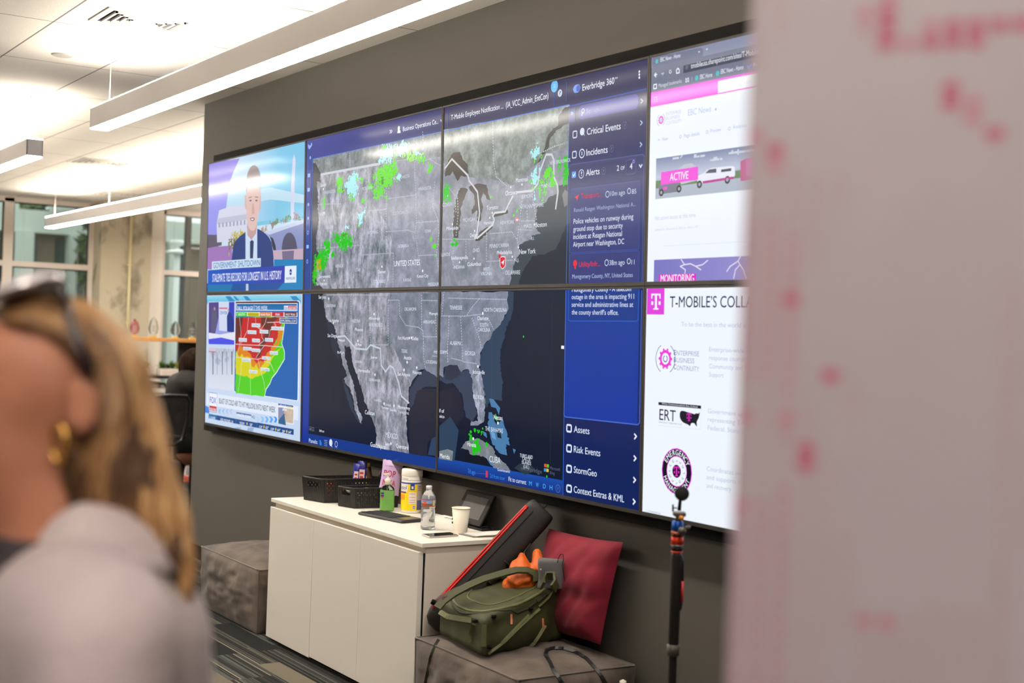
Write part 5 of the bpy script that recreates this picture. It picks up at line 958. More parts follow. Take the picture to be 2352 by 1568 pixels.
for s_, zz, ww, hh in (('POP', .085, .055, .03), ('MIXA', .045, .06, .026), ('LA MARCA', .132, .05, .006)):
    o_ = X@Vector((-.036, -.019, zz)); text(L_, s_, o_, X.to_3x3()@Vector((1, 0, 0)), X.to_3x3()@Vector((0, 0, 1)), ww, hh, pk if hh > .01 else M('violet_lettering', (150, 110, 180), .5), bold=.02)
L_.build('lettering', r)
# ---- hand sanitizer
sx_, sy_ = 2.566, -.040
t = thing('hand_sanitizer', 'pump bottle of clear green hand sanitizer in front of the lavender snack bag', 'bottle', (sx_, sy_, CT))
XS = Matrix.Rotation(facing, 4, 'Z')
def sq(prof, n=32, p=4, ax=.033, ay=.019):
    rs = []
    for k, z in prof:
        rs.append([Vector((sx_, sy_, CT))+XS@Vector((math.copysign(abs(math.cos(a))**(2/p), math.cos(a))*ax*k, math.copysign(abs(math.sin(a))**(2/p), math.sin(a))*ay*k, z)) for a in [2*math.pi*i/n for i in range(n)]])
    return rs
m_clear = M('clear_plastic', (240, 245, 240), .05, trans=1, ior=1.3); m_gel = M('green_gel', (176, 238, 140), .1, trans=.3, ior=1.1)
MB().rings(sq([(.9, .001), (1, .006), (1, .095), (.85, .108), (.42, .120), (.3, .128)]), m_clear).build('bottle', t)
MB().rings(sq([(.88, .004), (.96, .008), (.96, .094)]), m_gel).build('gel', t)
wp_ = M('white_pump_plastic', (236, 228, 214), .35)
MB().lathe([(.0135, .122), (.0135, .144), (.009, .150), (.0045, .152), (.0045, .166), (.007, .168), (.007, .173), (0, .174)], wp_, 20, o=(sx_, sy_, CT)).box((-.020, -.005, .166), (.004, .005, .173), wp_, X=Matrix.Translation((sx_, sy_, CT))@XS).tube([Vector((sx_, sy_, CT+.012)), Vector((sx_, sy_, CT+.12))], .002, m_clear, 6).build('pump', t)
lb = MB(); F = lambda x, z: Vector((sx_, sy_, CT))+XS@Vector((x, -.0198, z))
lb.poly([F(-.028, .068), F(-.014, .068), F(-.014, .086), F(-.028, .086)], M('navy_label', (30, 40, 110), .4)).poly([F(-.026, .060), F(-.016, .060), F(-.016, .066), F(-.026, .066)], m_red)
text(lb, 'Purell', F(-.027, .074)+XS@Vector((0, -.0003, 0)), XS@Vector((1, 0, 0)), (0, 0, 1), .012, .007, m_prt); lb.build('label', t)
# ---- canister of wipes
cx, cy, cr = 2.640, .045, .0475
t = thing('wipes_canister', 'tall white canister of disinfecting wipes with a yellow and blue label', 'canister', (cx, cy, CT))
wh = M('canister_white', (240, 234, 222), .35)
MB().lathe([(cr*.96, .001), (cr, .006), (cr, .166), (cr*.97, .168)], wh, 40, o=(cx, cy, CT)).build('body', t)
MB().lathe([(cr*1.0, .166), (cr*1.02, .168), (cr*1.02, .193), (cr*.96, .199), (cr*.6, .2), (0, .2)], wh, 40, o=(cx, cy, CT)).build('lid', t)
lb = MB(); a0 = math.atan2(CAM.y-cy, CAM.x-cx)
def cyl(x, z, o=.0006, R=cr, c=(cx, cy)):    # x metres of arc to the right as seen by the camera side
    a = a0+x/R; return Vector((c[0]+math.cos(a)*(R+o), c[1]+math.sin(a)*(R+o), CT+z))
def patch(x0, z0, x1, z1, m, o=.0006, R=cr, c=(cx, cy), n=None, mb=None):
    n = n or max(1, int(abs(x1-x0)/.004)); vs = []
    for i in range(n+1): vs += [cyl(x0+(x1-x0)*i/n, z0, o, R, c), cyl(x0+(x1-x0)*i/n, z1, o, R, c)]
    (mb or lb).add(vs, [(2*i, 2*i+2, 2*i+3, 2*i+1) for i in range(n)], m)
def ctext(s_, x, z, w_, h_, m, o=.0014, R=cr, c=(cx, cy), mb=None, bold=.01):
    vs, fs, tw = glyphs(s_, bold); (mb or lb).add([cyl(x+p[0]*w_/tw, z+p[1]*h_, o, R, c) for p in vs], fs, m)
Yl, Bl, Rd = M('label_yellow', (246, 214, 16), .4), M('label_blue', (30, 62, 150), .4), M('label_red', (206, 60, 40), .4); Pw = M('label_white', (238, 230, 216), .4); Gy = M('label_grey', (180, 170, 176), .5)
patch(-.148, .014, .148, .138, Yl); patch(-.148, .134, .148, .139, Bl, .0009); patch(-.148, .15, .148, .1512, Bl); patch(-.148, .139, .148, .1415, M('label_lilac', (150, 150, 200), .5))
patch(.026, .016, .06, .132, Gy, .0009); patch(.026, .016, .06, .060, M('label_slate', (92, 94, 140), .5), .0012)
patch(-.075, .098, -.018, .134, Pw, .001); patch(-.075, .094, -.026, .098, Bl, .001); patch(-.075, .090, -.026, .094, Rd, .001); ctext('Lysol', -.068, .108, .044, .018, Bl); patch(-.006, .107, .013, .134, Bl, .001); patch(-.001, .112, .008, .124, Pw, .0013)
patch(-.013, .044, .023, .097, Pw, .001)
for z in (.088, .072, .060, .050): patch(-.005, z, .018, z+.003, M('label_pink', (226, 150, 140), .5), .0013); patch(-.010, z, -.008, z+.003, Rd, .0013)
patch(.006, .020, .019, .038, Pw, .001); patch(.008, .023, .017, .035, Bl, .0013); patch(.010, .026, .015, .032, Pw, .0016)
for z in (.080, .074, .068, .062): patch(-.066, z, -.032, z+.004, M('label_orange', (232, 120, 50), .5), .001)
patch(-.06, .158, -.018, .1605, Gy); patch(-.05, .1535, -.018, .1555, M('label_pink'))
for q, zz in ((0, .120), (1, .112), (2, .104)): patch(.032, zz, .048, zz+.003, Bl if q < 1 else Rd, .0013)
lb.build('label', t)
# ---- water bottle
bx_, by_ = 3.133, -.148; R_b = .0305
t = thing('water_bottle', 'small clear plastic water bottle with a red and blue band label and white cap', 'bottle', (bx_, by_, CT))
m_pet = M('clear_bottle_plastic', (250, 250, 252), .12, trans=.8, ior=1.2); prof = [(.024, .001), (.029, .004), (R_b, .012)]
for k in range(8): prof += [(R_b-.0000, .016+k*.0085), (R_b-.0016, .020+k*.0085)]
prof += [(R_b-.003, .088), (R_b-.001, .094), (R_b, .098), (R_b, .128), (R_b-.001, .134), (R_b-.006, .146), (.017, .158), (.012, .166), (.012, .172)]
MB().lathe(prof, m_pet, 32, o=(bx_, by_, CT)).build('bottle', t)
MB().lathe([(r_-.0012, z) for r_, z in prof if z < .142]+[(.0, .142)], M('water', (245, 250, 252), .02, trans=1, ior=1.18), 32, o=(bx_, by_, CT)).build('water', t)
MB().lathe([(.0128, .168), (.0128, .180), (.012, .183), (0, .183)], M('white_cap', (226, 226, 232), .35), 24, o=(bx_, by_, CT)).build('cap', t)
a0b = math.atan2(CAM.y-by_, CAM.x-bx_); lb = MB(); cb = (bx_, by_); a0 = a0b
for x0, x1, z0, z1, mm, o in ((-.095, .095, .099, .127, M('label_sky', (120, 156, 206), .4), .0007), (-.095, .095, .099, .111, M('label_trees', (120, 100, 80), .6, noise=(300, (80, 96, 60))), .001), (-.095, .095, .1245, .127, Rd, .0012), (-.095, .095, .099, .1012, Rd, .0012), (-.028, -.006, .110, .119, Rd, .0014), (-.022, -.012, .104, .111, Rd, .0014), (.018, .030, .101, .125, M('label_green', (190, 206, 140), .5), .0013), (.016, .018, .101, .125, Rd, .0016)): patch(x0, z0, x1, z1, mm, o, R_b, cb)
ctext('CRYSTAL GEYSER', -.030, .112, .028, .005, Pw, .002, R_b, cb); lb.build('label', t)
# ---- paper cup
ux, uy = 3.272, -.072
t = thing('paper_cup', 'plain white paper cup between the water bottle and the tablet', 'cup', (ux, uy, CT))
pc = M('paper_cup_white', (240, 232, 212), .6); MB().lathe([(.027, .001), (.0275, .004), (.0375, .104), (.0365, .104), (.0265, .006), (0, .006)], pc, 36, o=(ux, uy, CT), caps=False).lathe([(0, .001), (.027, .001)], pc, 36, o=(ux, uy, CT), caps=False).build('body', t)
MB().tube([Vector((ux+math.cos(a*.2618)*.038, uy+math.sin(a*.2618)*.038, CT+.1045)) for a in range(24)], .0016, pc, 8, closed=True).build('rim', t)
# ---- keyboard
A_, B_, D_ = Vector((2.643, -.228, CT)), Vector((2.955, -.176, CT)), Vector((2.608, -.094, CT)); ex, ey = (B_-A_).normalized(), None
ey = Vector((0, 0, 1)).cross(ex); Lk, Wk = (B_-A_).length, .132
XK = Matrix((( ex.x, ey.x, 0, A_.x), (ex.y, ey.y, 0, A_.y), (0, 0, 1, CT), (0, 0, 0, 1)))
t = thing('wireless_keyboard', 'black compact keyboard with a touchpad lying on the cabinet near its front edge', 'keyboard', (2.77, -.14, CT))
m_kb = M('keyboard_black', (52, 52, 54), .5); m_key = M('key_black', (40, 40, 43), .45)
MB().box((0, 0, .001), (Lk, Wk, .013), m_kb, X=XK, bev=.005).build('body', t)
k_ = MB()
for j in range(6):
    for i in range(14):
        x = .010+i*.0162+(.004 if j % 2 else 0); y = .010+j*.0192
        if x+.0142 < Lk*.74: k_.box((x, y, .0125), (x+.0142, y+.0165, .0155), m_key, X=XK)
k_.build('keys', t)
MB().box((Lk*.76, .03, .0128), (Lk*.97, .118, .0138), M('touchpad_grey', (66, 64, 62), .3), X=XK).build('touchpad', t)
MB().box((.02, Wk-.008, .013), (.032, Wk-.003, .0145), m_yel, X=XK).build('power_switch', t)
# ---- phone, papers, flat box
def slab3(p, q, r_, z0, z1, m, mb):
    p, q, r_ = Vector(p), Vector(q), Vector(r_); s_ = p+r_-q
    vs = [Vector((v.x, v.y, z)) for z in (z0, z1) for v in (p, q, r_, s_)]
    return mb.add(vs, [(3,2,1,0), (4,5,6,7), (0,1,5,4), (1,2,6,5), (2,3,7,6), (3,0,4,7)], m)
t = thing('phone', 'phone lying face up at the near right corner of the cabinet top', 'phone', (3.32, -.2, CT))
slab3((3.282, -.262), (3.358, -.268), (3.352, -.128), CT+.0005, CT+.0075, M('phone_silver', (190, 182, 176), .25, metal=.6), MB()).build('body', t, bev=.002)
slab3((3.287, -.257), (3.353, -.262), (3.3475, -.133), CT+.0076, CT+.0083, M('phone_glass', (20, 20, 22), .05, spec=.8), MB()).build('screen', t)
t = thing('paper_stack', 'white papers on a grey folder beside the tablet, near the red-zipped bag', 'papers', (3.36, .02, CT))
slab3((3.305, -.100), (3.398, -.090), (3.400, .125), CT+.0005, CT+.004, M('grey_folder', (120, 116, 112), .6), MB()).build('folder', t)
slab3((3.318, -.082), (3.402, -.075), (3.404, .128), CT+.0045, CT+.0075, M('paper', (236, 232, 226), .8), MB()).build('sheet', t)
slab3((3.322, -.070), (3.410, -.072), (3.412, .12), CT+.008, CT+.0095, M('paper'), MB()).build('sheet', t)
t = thing('notepad', 'flat white pad with dark handwriting lying behind the water bottle', 'notepad', (2.93, .06, CT))
slab3((2.86, .03), (3.045, .04), (3.04, .105), CT+.0005, CT+.014, M('paper'), MB()).build('pad', t)
s_ = MB()
for k in range(9): s_.tube([(2.93+k*.009, .052+.01*math.sin(k*2.1), CT+.0143), (2.936+k*.009, .060+.008*math.cos(k*1.7), CT+.0143)], .0007, m_black, 4)
s_.build('handwriting', t)
# ---- tablet on its stand
t = thing('tablet', 'black framed tablet leaning back on a black stand behind the paper cup', 'tablet', (3.12, .09, CT))
b0_, b1_, t0_ = Vector((3.003, .043, .700)), Vector((3.237, .043, .698)), Vector((3.001, .118, .829)); uz = (t0_-b0_); ux2 = (b1_-b0_); Lz, Lx = uz.length, ux2.length; uz.normalize(); ux2.normalize(); un = ux2.cross(uz)
XT = Matrix(((ux2.x, uz.x, un.x, b0_.x), (ux2.y, uz.y, un.y, b0_.y), (ux2.z, uz.z, un.z, b0_.z), (0, 0, 0, 1)))
MB().box((0, 0, -.011), (Lx, Lz, 0), M('tablet_black', (22, 20, 19), .6, spec=.25), X=XT, bev=.005).build('body', t)
MB().box((.03, .026, .0002), (Lx-.03, Lz-.022, .0008), M('tablet_screen', (70, 67, 67), .5, spec=.3), X=XT).build('screen', t)
text(l_ := MB(), 'lenovo', XT@Vector((.09, .010, .0006)), XT.to_3x3()@Vector((1, 0, 0)), XT.to_3x3()@Vector((0, 1, 0)), .024, .006, Gy); l_.build('lettering', t)
s_ = MB().box((3.02, .035, CT+.0008), (3.27, .125, CT+.010), M('tablet_black'), bev=.003).box((3.06, .090, CT+.010), (3.20, .102, .74), M('tablet_black')); s_.build('stand', t)
MB().tube([(3.24, .05, CT+.012), (3.262, .062, CT+.02), (3.275, .08, CT+.012)], .003, m_black, 6).tube([XT@Vector((.15, .012, .002)), XT@Vector((.16, -.004, .006)), Vector((3.16, .032, CT+.004)), Vector((3.19, .028, CT+.004))], .0014, m_black, 6).build('cable', t)
# ---- crimson pillow
TLp, TRp, BRp, BLp = Vector((3.655, .105, .747)), Vector((4.152, .090, .766)), Vector((4.105, .040, .385)), Vector((3.80, .060, .352))
BLp = Vector((3.70, .060, .352))
n_ = (TRp-TLp).cross(BLp-TLp).normalized()
if n_.y > 0: n_ = -n_
N = 30; b = MB()
for sd in (1, -1):
    vs = []
    for i in range(N+1):
        for j in range(N+1):
            u, v = i/N, j/N; U, V_ = 2*u-1, 2*v-1
            pin = .03; uu = .5+.5*U*(1-pin*(1-V_*V_)); vv = .5+.5*V_*(1-pin*1.2*(1-U*U))
            p = TLp.lerp(TRp, uu).lerp(BLp.lerp(BRp, uu), vv)
            e = max(0, (1-U**4)*(1-V_**4))**.55; cr = .022*math.sin((uu*4+vv*9)*2.4)*max(0, vv-.62)*(1.4-uu)+.016*noise.noise(Vector((uu*3, vv*4, 1)))+.010*noise.noise(Vector((uu*9+vv*5, vv*6, 4)))*(.3+uu)
            p = p+n_*sd*(.075 if sd > 0 else .020)*e+n_*cr*e*(sd > 0); vs.append(p)
    fs = [(i*(N+1)+j, (i+1)*(N+1)+j, (i+1)*(N+1)+j+1, i*(N+1)+j+1) for i in range(N) for j in range(N)]
    if sd > 0: fs = [q[::-1] for q in fs]
    b.add(vs, fs, M('crimson_velvet', (106, 4, 28), .85, sheen=.06, noise=(9, (126, 10, 38))), smooth=True)
tPil = bvh(b)
tag(b.build('pillow'), 'crimson velvet pillow leaning on the grey wall behind the green bag', 'pillow')
# ---- green camera bag lying on the pouf
m_grn = M('olive_nylon', (64, 66, 36), .65, noise=(5, (52, 54, 26)), bump=(120, .12)); m_grn2 = M('olive_webbing', (92, 94, 58), .6, bump=(300, .2)); m_dk = M('dark_olive', (42, 42, 24), .7, bump=(120, .12)); m_lea = M('tan_leather', (178, 104, 72), .5)
A_ = Vector((3.578, -.345, .35)); B_ = Vector((3.972, -.385, .35)); Cc = Vector((3.86, .06, .35)); uu_ = (B_-A_).normalized(); vv_ = Vector((0, 0, 1)).cross(uu_); vv_ = (Cc-B_).normalized()
oB = A_+(Cc-B_)*.5+(B_-A_)*.5; hL, hW = (B_-A_).length/2, (Cc-B_).length/2
def toB(P):     # world -> bag metres (s along A>B, t along B>C, z above the pouf, sheared so that the far end is higher)
    M3 = np.linalg.inv(np.array([[uu_.x, vv_.x], [uu_.y, vv_.y]])); q = P[..., :2]-np.array([oB.x, oB.y]); st = q@M3.T
    z = P[..., 2]-.352; Hh = .135+.09*(st[..., 1]/hW*.5+.5); return st[..., 0], st[..., 1], z/Hh*.17
def bagf(P):
    s, t_, z = toB(P); q = np.stack([s, t_, z-.085], -1)
    d = sd_box(q, (0, 0, 0), (hL*1.0, hW*1.0, .088), .026)
    d = smin(d, sd_ell(q, (0, 0, .06), (hL*.86, hW*.86, .036)), .01)
    d = smin(d, sd_ell(q, (hL*.9, -.03, -.02), (.045, hW*.7, .055)), .03)
    d = smin(d, sd_ell(q, (0, hW*.95, .03), (hL*.8, .035, .07)), .03)
    fold = .0025*np.sin(s*60+t_*25)*np.clip(-z*8+1, 0, 1)+.002*np.sin(t_*90+z*40)
    return d+fold*.6
bm_ = MB(); implicit(bm_, bagf, (3.40, -.52, .33), (4.12, .26, .68), .009, m_grn)
t = thing('camera_bag', 'olive green camera bag lying on the near pouf, straps loose', 'bag', (3.78, -.14, .352)); bm_.build('body', t); tB = bvh(bm_)
def lidp(a, k=1, dz=.0):
    s, t_ = math.copysign(abs(math.cos(a))**.7, math.cos(a))*hL*.96*k, math.copysign(abs(math.sin(a))**.7, math.sin(a))*hW*.95*k
    p = oB+uu_*s+vv_*t_; h = tB.ray_cast(Vector((p.x, p.y, 1.2)), Vector((0, 0, -1)))[0]; return (h or p)+Vector((0, 0, dz))
z_ = MB().tube([lidp(k*.1309) for k in range(48)], .006, m_grn2, 8, closed=True).tube([lidp(k*.1309, 1.05, -.001) for k in range(48)], .004, m_dk, 8, closed=True); z_.build('lid_piping', t)
z_ = MB().tube([lidp(k*.1309, .72, .001) for k in range(48)], .0035, m_grn2, 8, closed=True); z_.build('lid_panel_seam', t)
def strap(pts, w_, name='strap', m=m_grn2, off=.004, th=.003):
    p = path_on(tB, pts, off); mb = MB()
    if len(p) > 2:
        ribbon(mb, p, w_, th, m, nrm=lambda k: (CAM-p[k]).normalized()); mb.build(name, t)
strap([(1092, 1434), (1084, 1455), (1082, 1474)], .018); strap([(1112, 1434), (1111, 1460), (1110, 1484)], .019)
strap([(1238, 1398), (1200, 1432), (1160, 1470), (1120, 1500)], .010); strap([(1213, 1412), (1180, 1445), (1150, 1475)], .008)
strap([(1250, 1435), (1238, 1455), (1225, 1475), (1205, 1490)], .014); strap([(1300, 1350), (1303, 1385), (1298, 1420), (1290, 1440)], .016)
strap([(1272, 1325), (1274, 1345), (1258, 1372), (1236, 1392)], .008); strap([(1012, 1404), (1030, 1415), (1060, 1420), (1085, 1424)], .02, 'grab_handle'); strap([(1232, 1380), (1250, 1365), (1285, 1345)], .012, m=m_dk)
for x, y, dy in ((1172, 1410, 24), (1244, 1420, 20)):
    p = path_on(tB, [(x, y), (x+1, y+dy)], .006, 4); mb = MB(); ribbon(mb, p, .0075, .003, m_lea, nrm=lambda k: (CAM-p[k]).normalized()); mb.build('leather_tag', t)
for x, y in ((1133, 1417), (1216, 1397), (1122, 1484), (1095, 1426)):
    p = hit(tB, x, y, .006)
    if p: MB().lathe([(0, -.006), (.010, -.005), (.010, .005), (0, .006)], m_black, 12, o=p).build('buckle', t)
# shoulder straps standing up behind the lid
pa = [at(1004, 1396, 4.97), at(1018, 1380, 4.99), at(1040, 1364, 5.02), at(1075, 1345, 5.04), at(1110, 1330, 5.07), at(1150, 1318, 5.10), at(1185, 1309, 5.12), at(1212, 1309, 5.13), at(1230, 1318, 5.13), at(1234, 1334, 5.12)]
mb = MB(); ribbon(mb, pa, .030, .009, m_grn, nrm=lambda k: Vector((.3, -.25, .9)).normalized().cross((pa[min(k+1, 9)]-pa[max(k-1, 0)]).normalized()) if False else (CAM-pa[k]).normalized()*.6+Vector((0, 0, .8))); mb.build('shoulder_strap', t)
pa2 = [at(1246, 1345, 5.02), at(1246, 1332, 5.05), at(1256, 1322, 5.07), at(1272, 1322, 5.06), at(1278, 1338, 5.03), at(1270, 1352, 5.0)]
mb = MB(); ribbon(mb, pa2, .034, .010, m_grn, nrm=lambda k: Vector((0, 0, 1)).cross((pa2[min(k+1, 5)]-pa2[max(k-1, 0)]).normalized())+Vector((.3, -.2, .2))); mb.build('shoulder_strap', t)
# long loose strap trailing from the bag over the edge of the pouf
pts = [(1008, 1470), (1000, 1484), (990, 1512), (984, 1540), (979, 1568), (974, 1600), (972, 1630)]; p = path_on(tP, pts, .003, 4); mb = MB(); ribbon(mb, p, .012, .002, m_dk, nrm=lambda k: (CAM-p[k]).normalized()); mb.build('loose_strap', t)
# ---- orange cloth and grey pouch
def lump(fn, lo, hi, st, m): 
    mb = MB(); implicit(mb, fn, lo, hi, st, m); return mb
p0 = at(1195, 1330, 5.18); p1 = at(1196, 1275, 5.22); p2 = at(1236, 1310, 5.2); p3 = at(1232, 1276, 5.24)
def orf(P):
    d = sd_cone(P, tuple(p0), tuple(p1), .055, .012); d = smin(d, sd_cone(P, tuple(p2), tuple(p3), .035, .02), .006); d = smin(d, sd_cone(P, tuple(at(1175, 1340, 5.17)), tuple(at(1195, 1300, 5.2)), .03, .03), .01)
    return d+.009*np.sin(P[..., 0]*70+P[..., 2]*90)*np.sin(P[..., 1]*80-P[..., 2]*40)
tag(lump(orf, tuple(p0-Vector((.22, .2, .14))), tuple(p0+Vector((.22, .22, .2))), .006, M('orange_nylon', (200, 90, 14), .55, bump=(60, .4))).build('orange_cloth'), 'crumpled bright orange cloth stuffed behind the green bag', 'cloth')
gc = at(1266, 1318, 5.10); gx = (at(1300, 1318, 5.10)-at(1235, 1318, 5.10)); gR = np.array([[RX.x, RZ.x, 0], [RX.y, RZ.y, 0], [0, 0, 1]], float)
t = thing('grey_pouch', 'dark grey zip pouch with a black loop on top, standing between bag and pillow', 'pouch', tuple(gc-Vector((0, 0, .05))))
gf = lambda P: sd_box(P, tuple(gc), (.050, .018, .058), .012, gR/np.linalg.norm(gR, axis=0))+.003*np.sin(P[..., 2]*50+P[..., 0]*40)
lump(gf, tuple(gc-Vector((.1, .1, .09))), tuple(gc+Vector((.1, .1, .09))), .005, M('grey_felt', (92, 90, 92), .7)).build('body', t)
mb = MB(); ribbon(mb, [at(x, y, 5.07) for x, y in ((1280, 1292), (1283, 1280), (1287, 1273), (1293, 1273), (1294, 1283), (1291, 1298), (1295, 1320), (1300, 1345))], .008, .002, m_black, nrm=lambda k: RX); mb.build('loop', t)
q = at(1242, 1307, 5.06); MB().lathe([(0, -.003), (.003, 0), (0, .003)], Pw, 10, o=q).build('logo_dot', t)
# ---- black padded tripod bag with red zip
m_nyl = M('black_nylon', (32, 30, 29), .6, bump=(160, .15)); m_zip = M('red_zip', (206, 34, 26), .5)
e0, e1 = Vector((3.535, -.285, .42)), Vector((3.652, .045, .80)); ax = (e1-e0).normalized(); Lb = (e1-e0).length
sd_ = ax.cross((CAM-e0).normalized()).normalized(); fr = sd_.cross(ax)
if fr.dot(CAM-e0) < 0: fr = -fr
t = thing('tripod_bag', 'long black padded bag with a red zip leaning up from the near pouf', 'bag', tuple(e0-Vector((0, 0, .06))))
rs = []
for z, k in ((-.075, .35), (-.06, .75), (-.03, .95), (0, 1), (.2, 1), (.4, 1.02), (Lb-.01, 1.0), (Lb+.02, .97), (Lb+.035, .90), (Lb+.039, .8)):
    rs.append([e0+ax*z+sd_*(math.copysign(abs(math.cos(a))**.5, math.cos(a))*.062*k)+fr*(math.copysign(abs(math.sin(a))**.5, math.sin(a))*.056*k) for a in [2*math.pi*i/28 for i in range(28)]])
bb_ = MB().rings(rs, m_nyl); bb_.build('body', t); tT = bvh(bb_)
def surf(z, a, o=.002): k = 1 if -.02 < z < Lb+.02 else .9; return e0+ax*z+sd_*(math.copysign(abs(math.cos(a))**.5, math.cos(a))*(.062*k+o))+fr*(math.copysign(abs(math.sin(a))**.5, math.sin(a))*(.056*k+o))
LS = -1 if sd_.dot(RX) > 0 else 1      # side of the bag towards the left of the picture
def za(z, w_): return surf(z, math.pi/2+LS*(-1)*w_ if False else (math.pi/2+w_ if LS*1 < 0 else math.pi/2-w_), .003)
for w0 in (.62, .80): MB().tube([za(-.02+k*(Lb+.02)/30, w0+(.10*math.sin(k/30*math.pi) if w0 > .7 else -.04*math.sin(k/30*math.pi))) for k in range(31)], .0042, m_zip, 6).build('zip_tape', t)
MB().tube([za(-.02+k*(Lb+.02)/30, .71) for k in range(31)], .0028, m_black, 6).build('zip_teeth', t)
MB().tube([za(-.0+k*Lb/30, .1) for k in range(31)], .0015, m_black, 6).build('seam', t)
MB().tube([e1+ax*.035+fr*.03, e1+ax*.052+fr*.045, e1+ax*.058+fr*.02, e1+ax*.045+fr*.0], .004, m_nyl, 6).build('end_tab', t)
for z in (.20, .30): MB().tube([za(z, -.2), za(z, -.5), za(z, -.8)], .010, m_nyl, 6, flat=.3).build('strap_keeper', t)
pp = [za(.42, -.9), za(.36, -1.2)+fr*.01, za(.30, -1.4)+fr*.01, za(.24, -1.3)+fr*.012]; MB().tube(pp, .007, m_nyl, 6, flat=.4).build('shoulder_strap', t)
# maroon lens wrap lying over the lower end of it
pw = [at(1002, 1388, 5.00), at(1014, 1378, 5.01), at(1030, 1368, 5.03), at(1050, 1355, 5.05), at(1070, 1345, 5.08)]
t = thing('wrapped_strap', 'dark maroon woven strap with a black buckle lying over the foot of the tripod bag', 'strap', tuple(pw[0]))
MB().tube(pw, [.020, .024, .022, .017, .008], M('maroon_weave', (74, 46, 44), .8, bump=(90, .5)), 12, flat=.7).build('webbing', t)
MB().tube([pw[0]+Vector((0,0,.0))-RX*.012, pw[0]+RY*.016-RX*.004], .013, m_black, 10, flat=.6).build('buckle', t)
# ---- black strap loops on the near pouf
pts = [(1312, 1600), (1290, 1568), (1272, 1545), (1262, 1522), (1252, 1506), (1256, 1496), (1270, 1491), (1294, 1492), (1322, 1500), (1346, 1515), (1365, 1535), (1378, 1552), (1390, 1570), (1404, 1600)]
p = path_on(tP, pts, .006, 4); mb = MB(); ribbon(mb, p, .013, .004, M('black_strap', (24, 24, 26), .35), nrm=lambda k: Vector((.5, -.4, .75)))
tag(mb.build('black_strap'), 'narrow black strap looped on top of the near pouf', 'strap')
q = hit(tP, 1425, 1566, .012)
if q: tag(MB().lathe([(0, -.012), (.012, -.006), (.012, .006), (0, .012)], wh, 14, o=q).build('white_round_piece'), 'small white round object at the front right of the near pouf', 'cap')  # unidentified small white round object
# ---- monopod with ball head
mx, my = 5.085, -.45
t = thing('monopod', 'black monopod with a blue and red ball head in front of the lower right display', 'monopod', (mx, my, 0))
G = at(1564, 1133, 4.0); dep = (Vector((mx, my, 1))-CAM).dot(-RZ)
def mp(x, y): return at(x, y, dep)
m_al = M('black_anodised', (36, 33, 31), .35, metal=.3); m_ba = M('ball_head_blue', (20, 78, 160), .3, metal=.4); m_or = M('anodised_red', (206, 56, 30), .3, metal=.4); m_gr = M('knob_grey', (100, 94, 88), .4, metal=.5); m_ob = M('level_orange', (226, 140, 40), .3)
def seg(name, a, b, r0, r1, m, n=20): MB().tube([a, a.lerp(b, .02), a.lerp(b, .98), b], [r0*.94, r0, r1, r1*.94], m, n).build(name, t)
def wz(y): return mp(1553, y).z
top = wz(1268)
V = lambda z, dx=0.: Vector((mx, my, z))+RX*dx
seg('leg', V(.05), V(wz(1490)), .0120, .0120, m_al); seg('leg', V(wz(1488)), V(wz(1270)), .0150, .0160, m_al); seg('leg_lock', V(wz(1505)), V(wz(1480)), .0185, .0185, m_gr)
seg('collar', V(wz(1264)), V(wz(1252)), .0165, .0165, m_al); seg('collar_ring', V(wz(1252)), V(wz(1250)), .0185, .0185, M('ring_silver', (150, 146, 140), .3, metal=.7)); seg('red_collar', V(wz(1250)), V(wz(1231)), .0185, .0175, m_or); seg('collar_ring', V(wz(1268)), V(wz(1265)), .0175, .0175, m_or)
seg('head_base', V(wz(1231)), V(wz(1226)), .018, .018, m_al); seg('orange_ring', V(wz(1226)), V(wz(1219)), .0185, .0185, M('dull_orange', (176, 90, 50), .4)); seg('ball_head', V(wz(1219)), V(wz(1196), -.001), .0185, .016, m_ba)
seg('ball_neck', V(wz(1197), .001), V(wz(1184), .001), .009, .009, m_gr)
k0 = V(wz(1216), .010)+RZ*.018; MB().tube([k0, k0+RZ*.014], [.0115, .0115], m_gr, 18).build('friction_knob', t)
k0 = V(wz(1211), .018); MB().tube([k0, k0+RX*.014], .006, m_gr, 10).tube([k0+RX*.012-RY*.006, k0+RX*.016+RY*.006], .004, m_gr, 8).build('pan_knob', t)
MB().box((-.018, -.014, 0), (.018, .014, .013), m_gr, X=Matrix.Translation(V(wz(1185), .003))@Matrix.Rotation(facing, 4, 'Z'), bev=.004).build('clamp', t)
k0 = V(wz(1187), .007)+RZ*.015; MB().tube([k0, k0+RZ*.008], .007, m_ob, 14).build('level_knob', t)
seg('phone_clamp_stem', V(wz(1172), .002), V(wz(1148), .004), .0055, .0045, m_black)
k0 = V(wz(1166), -.004); MB().tube([k0, k0-RX*.011], .0018, m_black, 8).tube([k0-RX*.012-RY*.010, k0-RX*.012+RY*.010], .0026, m_black, 8).build('thumb_screw', t)
k0 = V(wz(1133), .008); MB().tube([k0-RZ*.006, k0-RZ*.005, k0+RZ*.005, k0+RZ*.006], [.019, .0205, .0205, .019], M('matte_black', (22, 21, 20), .7), 32).build('magnetic_disc', t)
k0 = lambda y, dx: V(wz(y), dx)+RZ*.004
MB().tube([k0(1275, .013), k0(1290, .017), k0(1330, .018), k0(1380, .018), k0(1398, .015), k0(1402, .010)], .0055, M('black_strap'), 8, flat=.5).build('wrist_strap', t)
MB().tube([k0(1334, .0185)+RZ*.004, k0(1382, .019)+RZ*.004], .0035, M('red_print', (160, 30, 34), .5), 8).build('strap_lettering', t)
MB().tube([V(.05), V(.0)], [.013, .018], m_black, 14).build('foot', t)
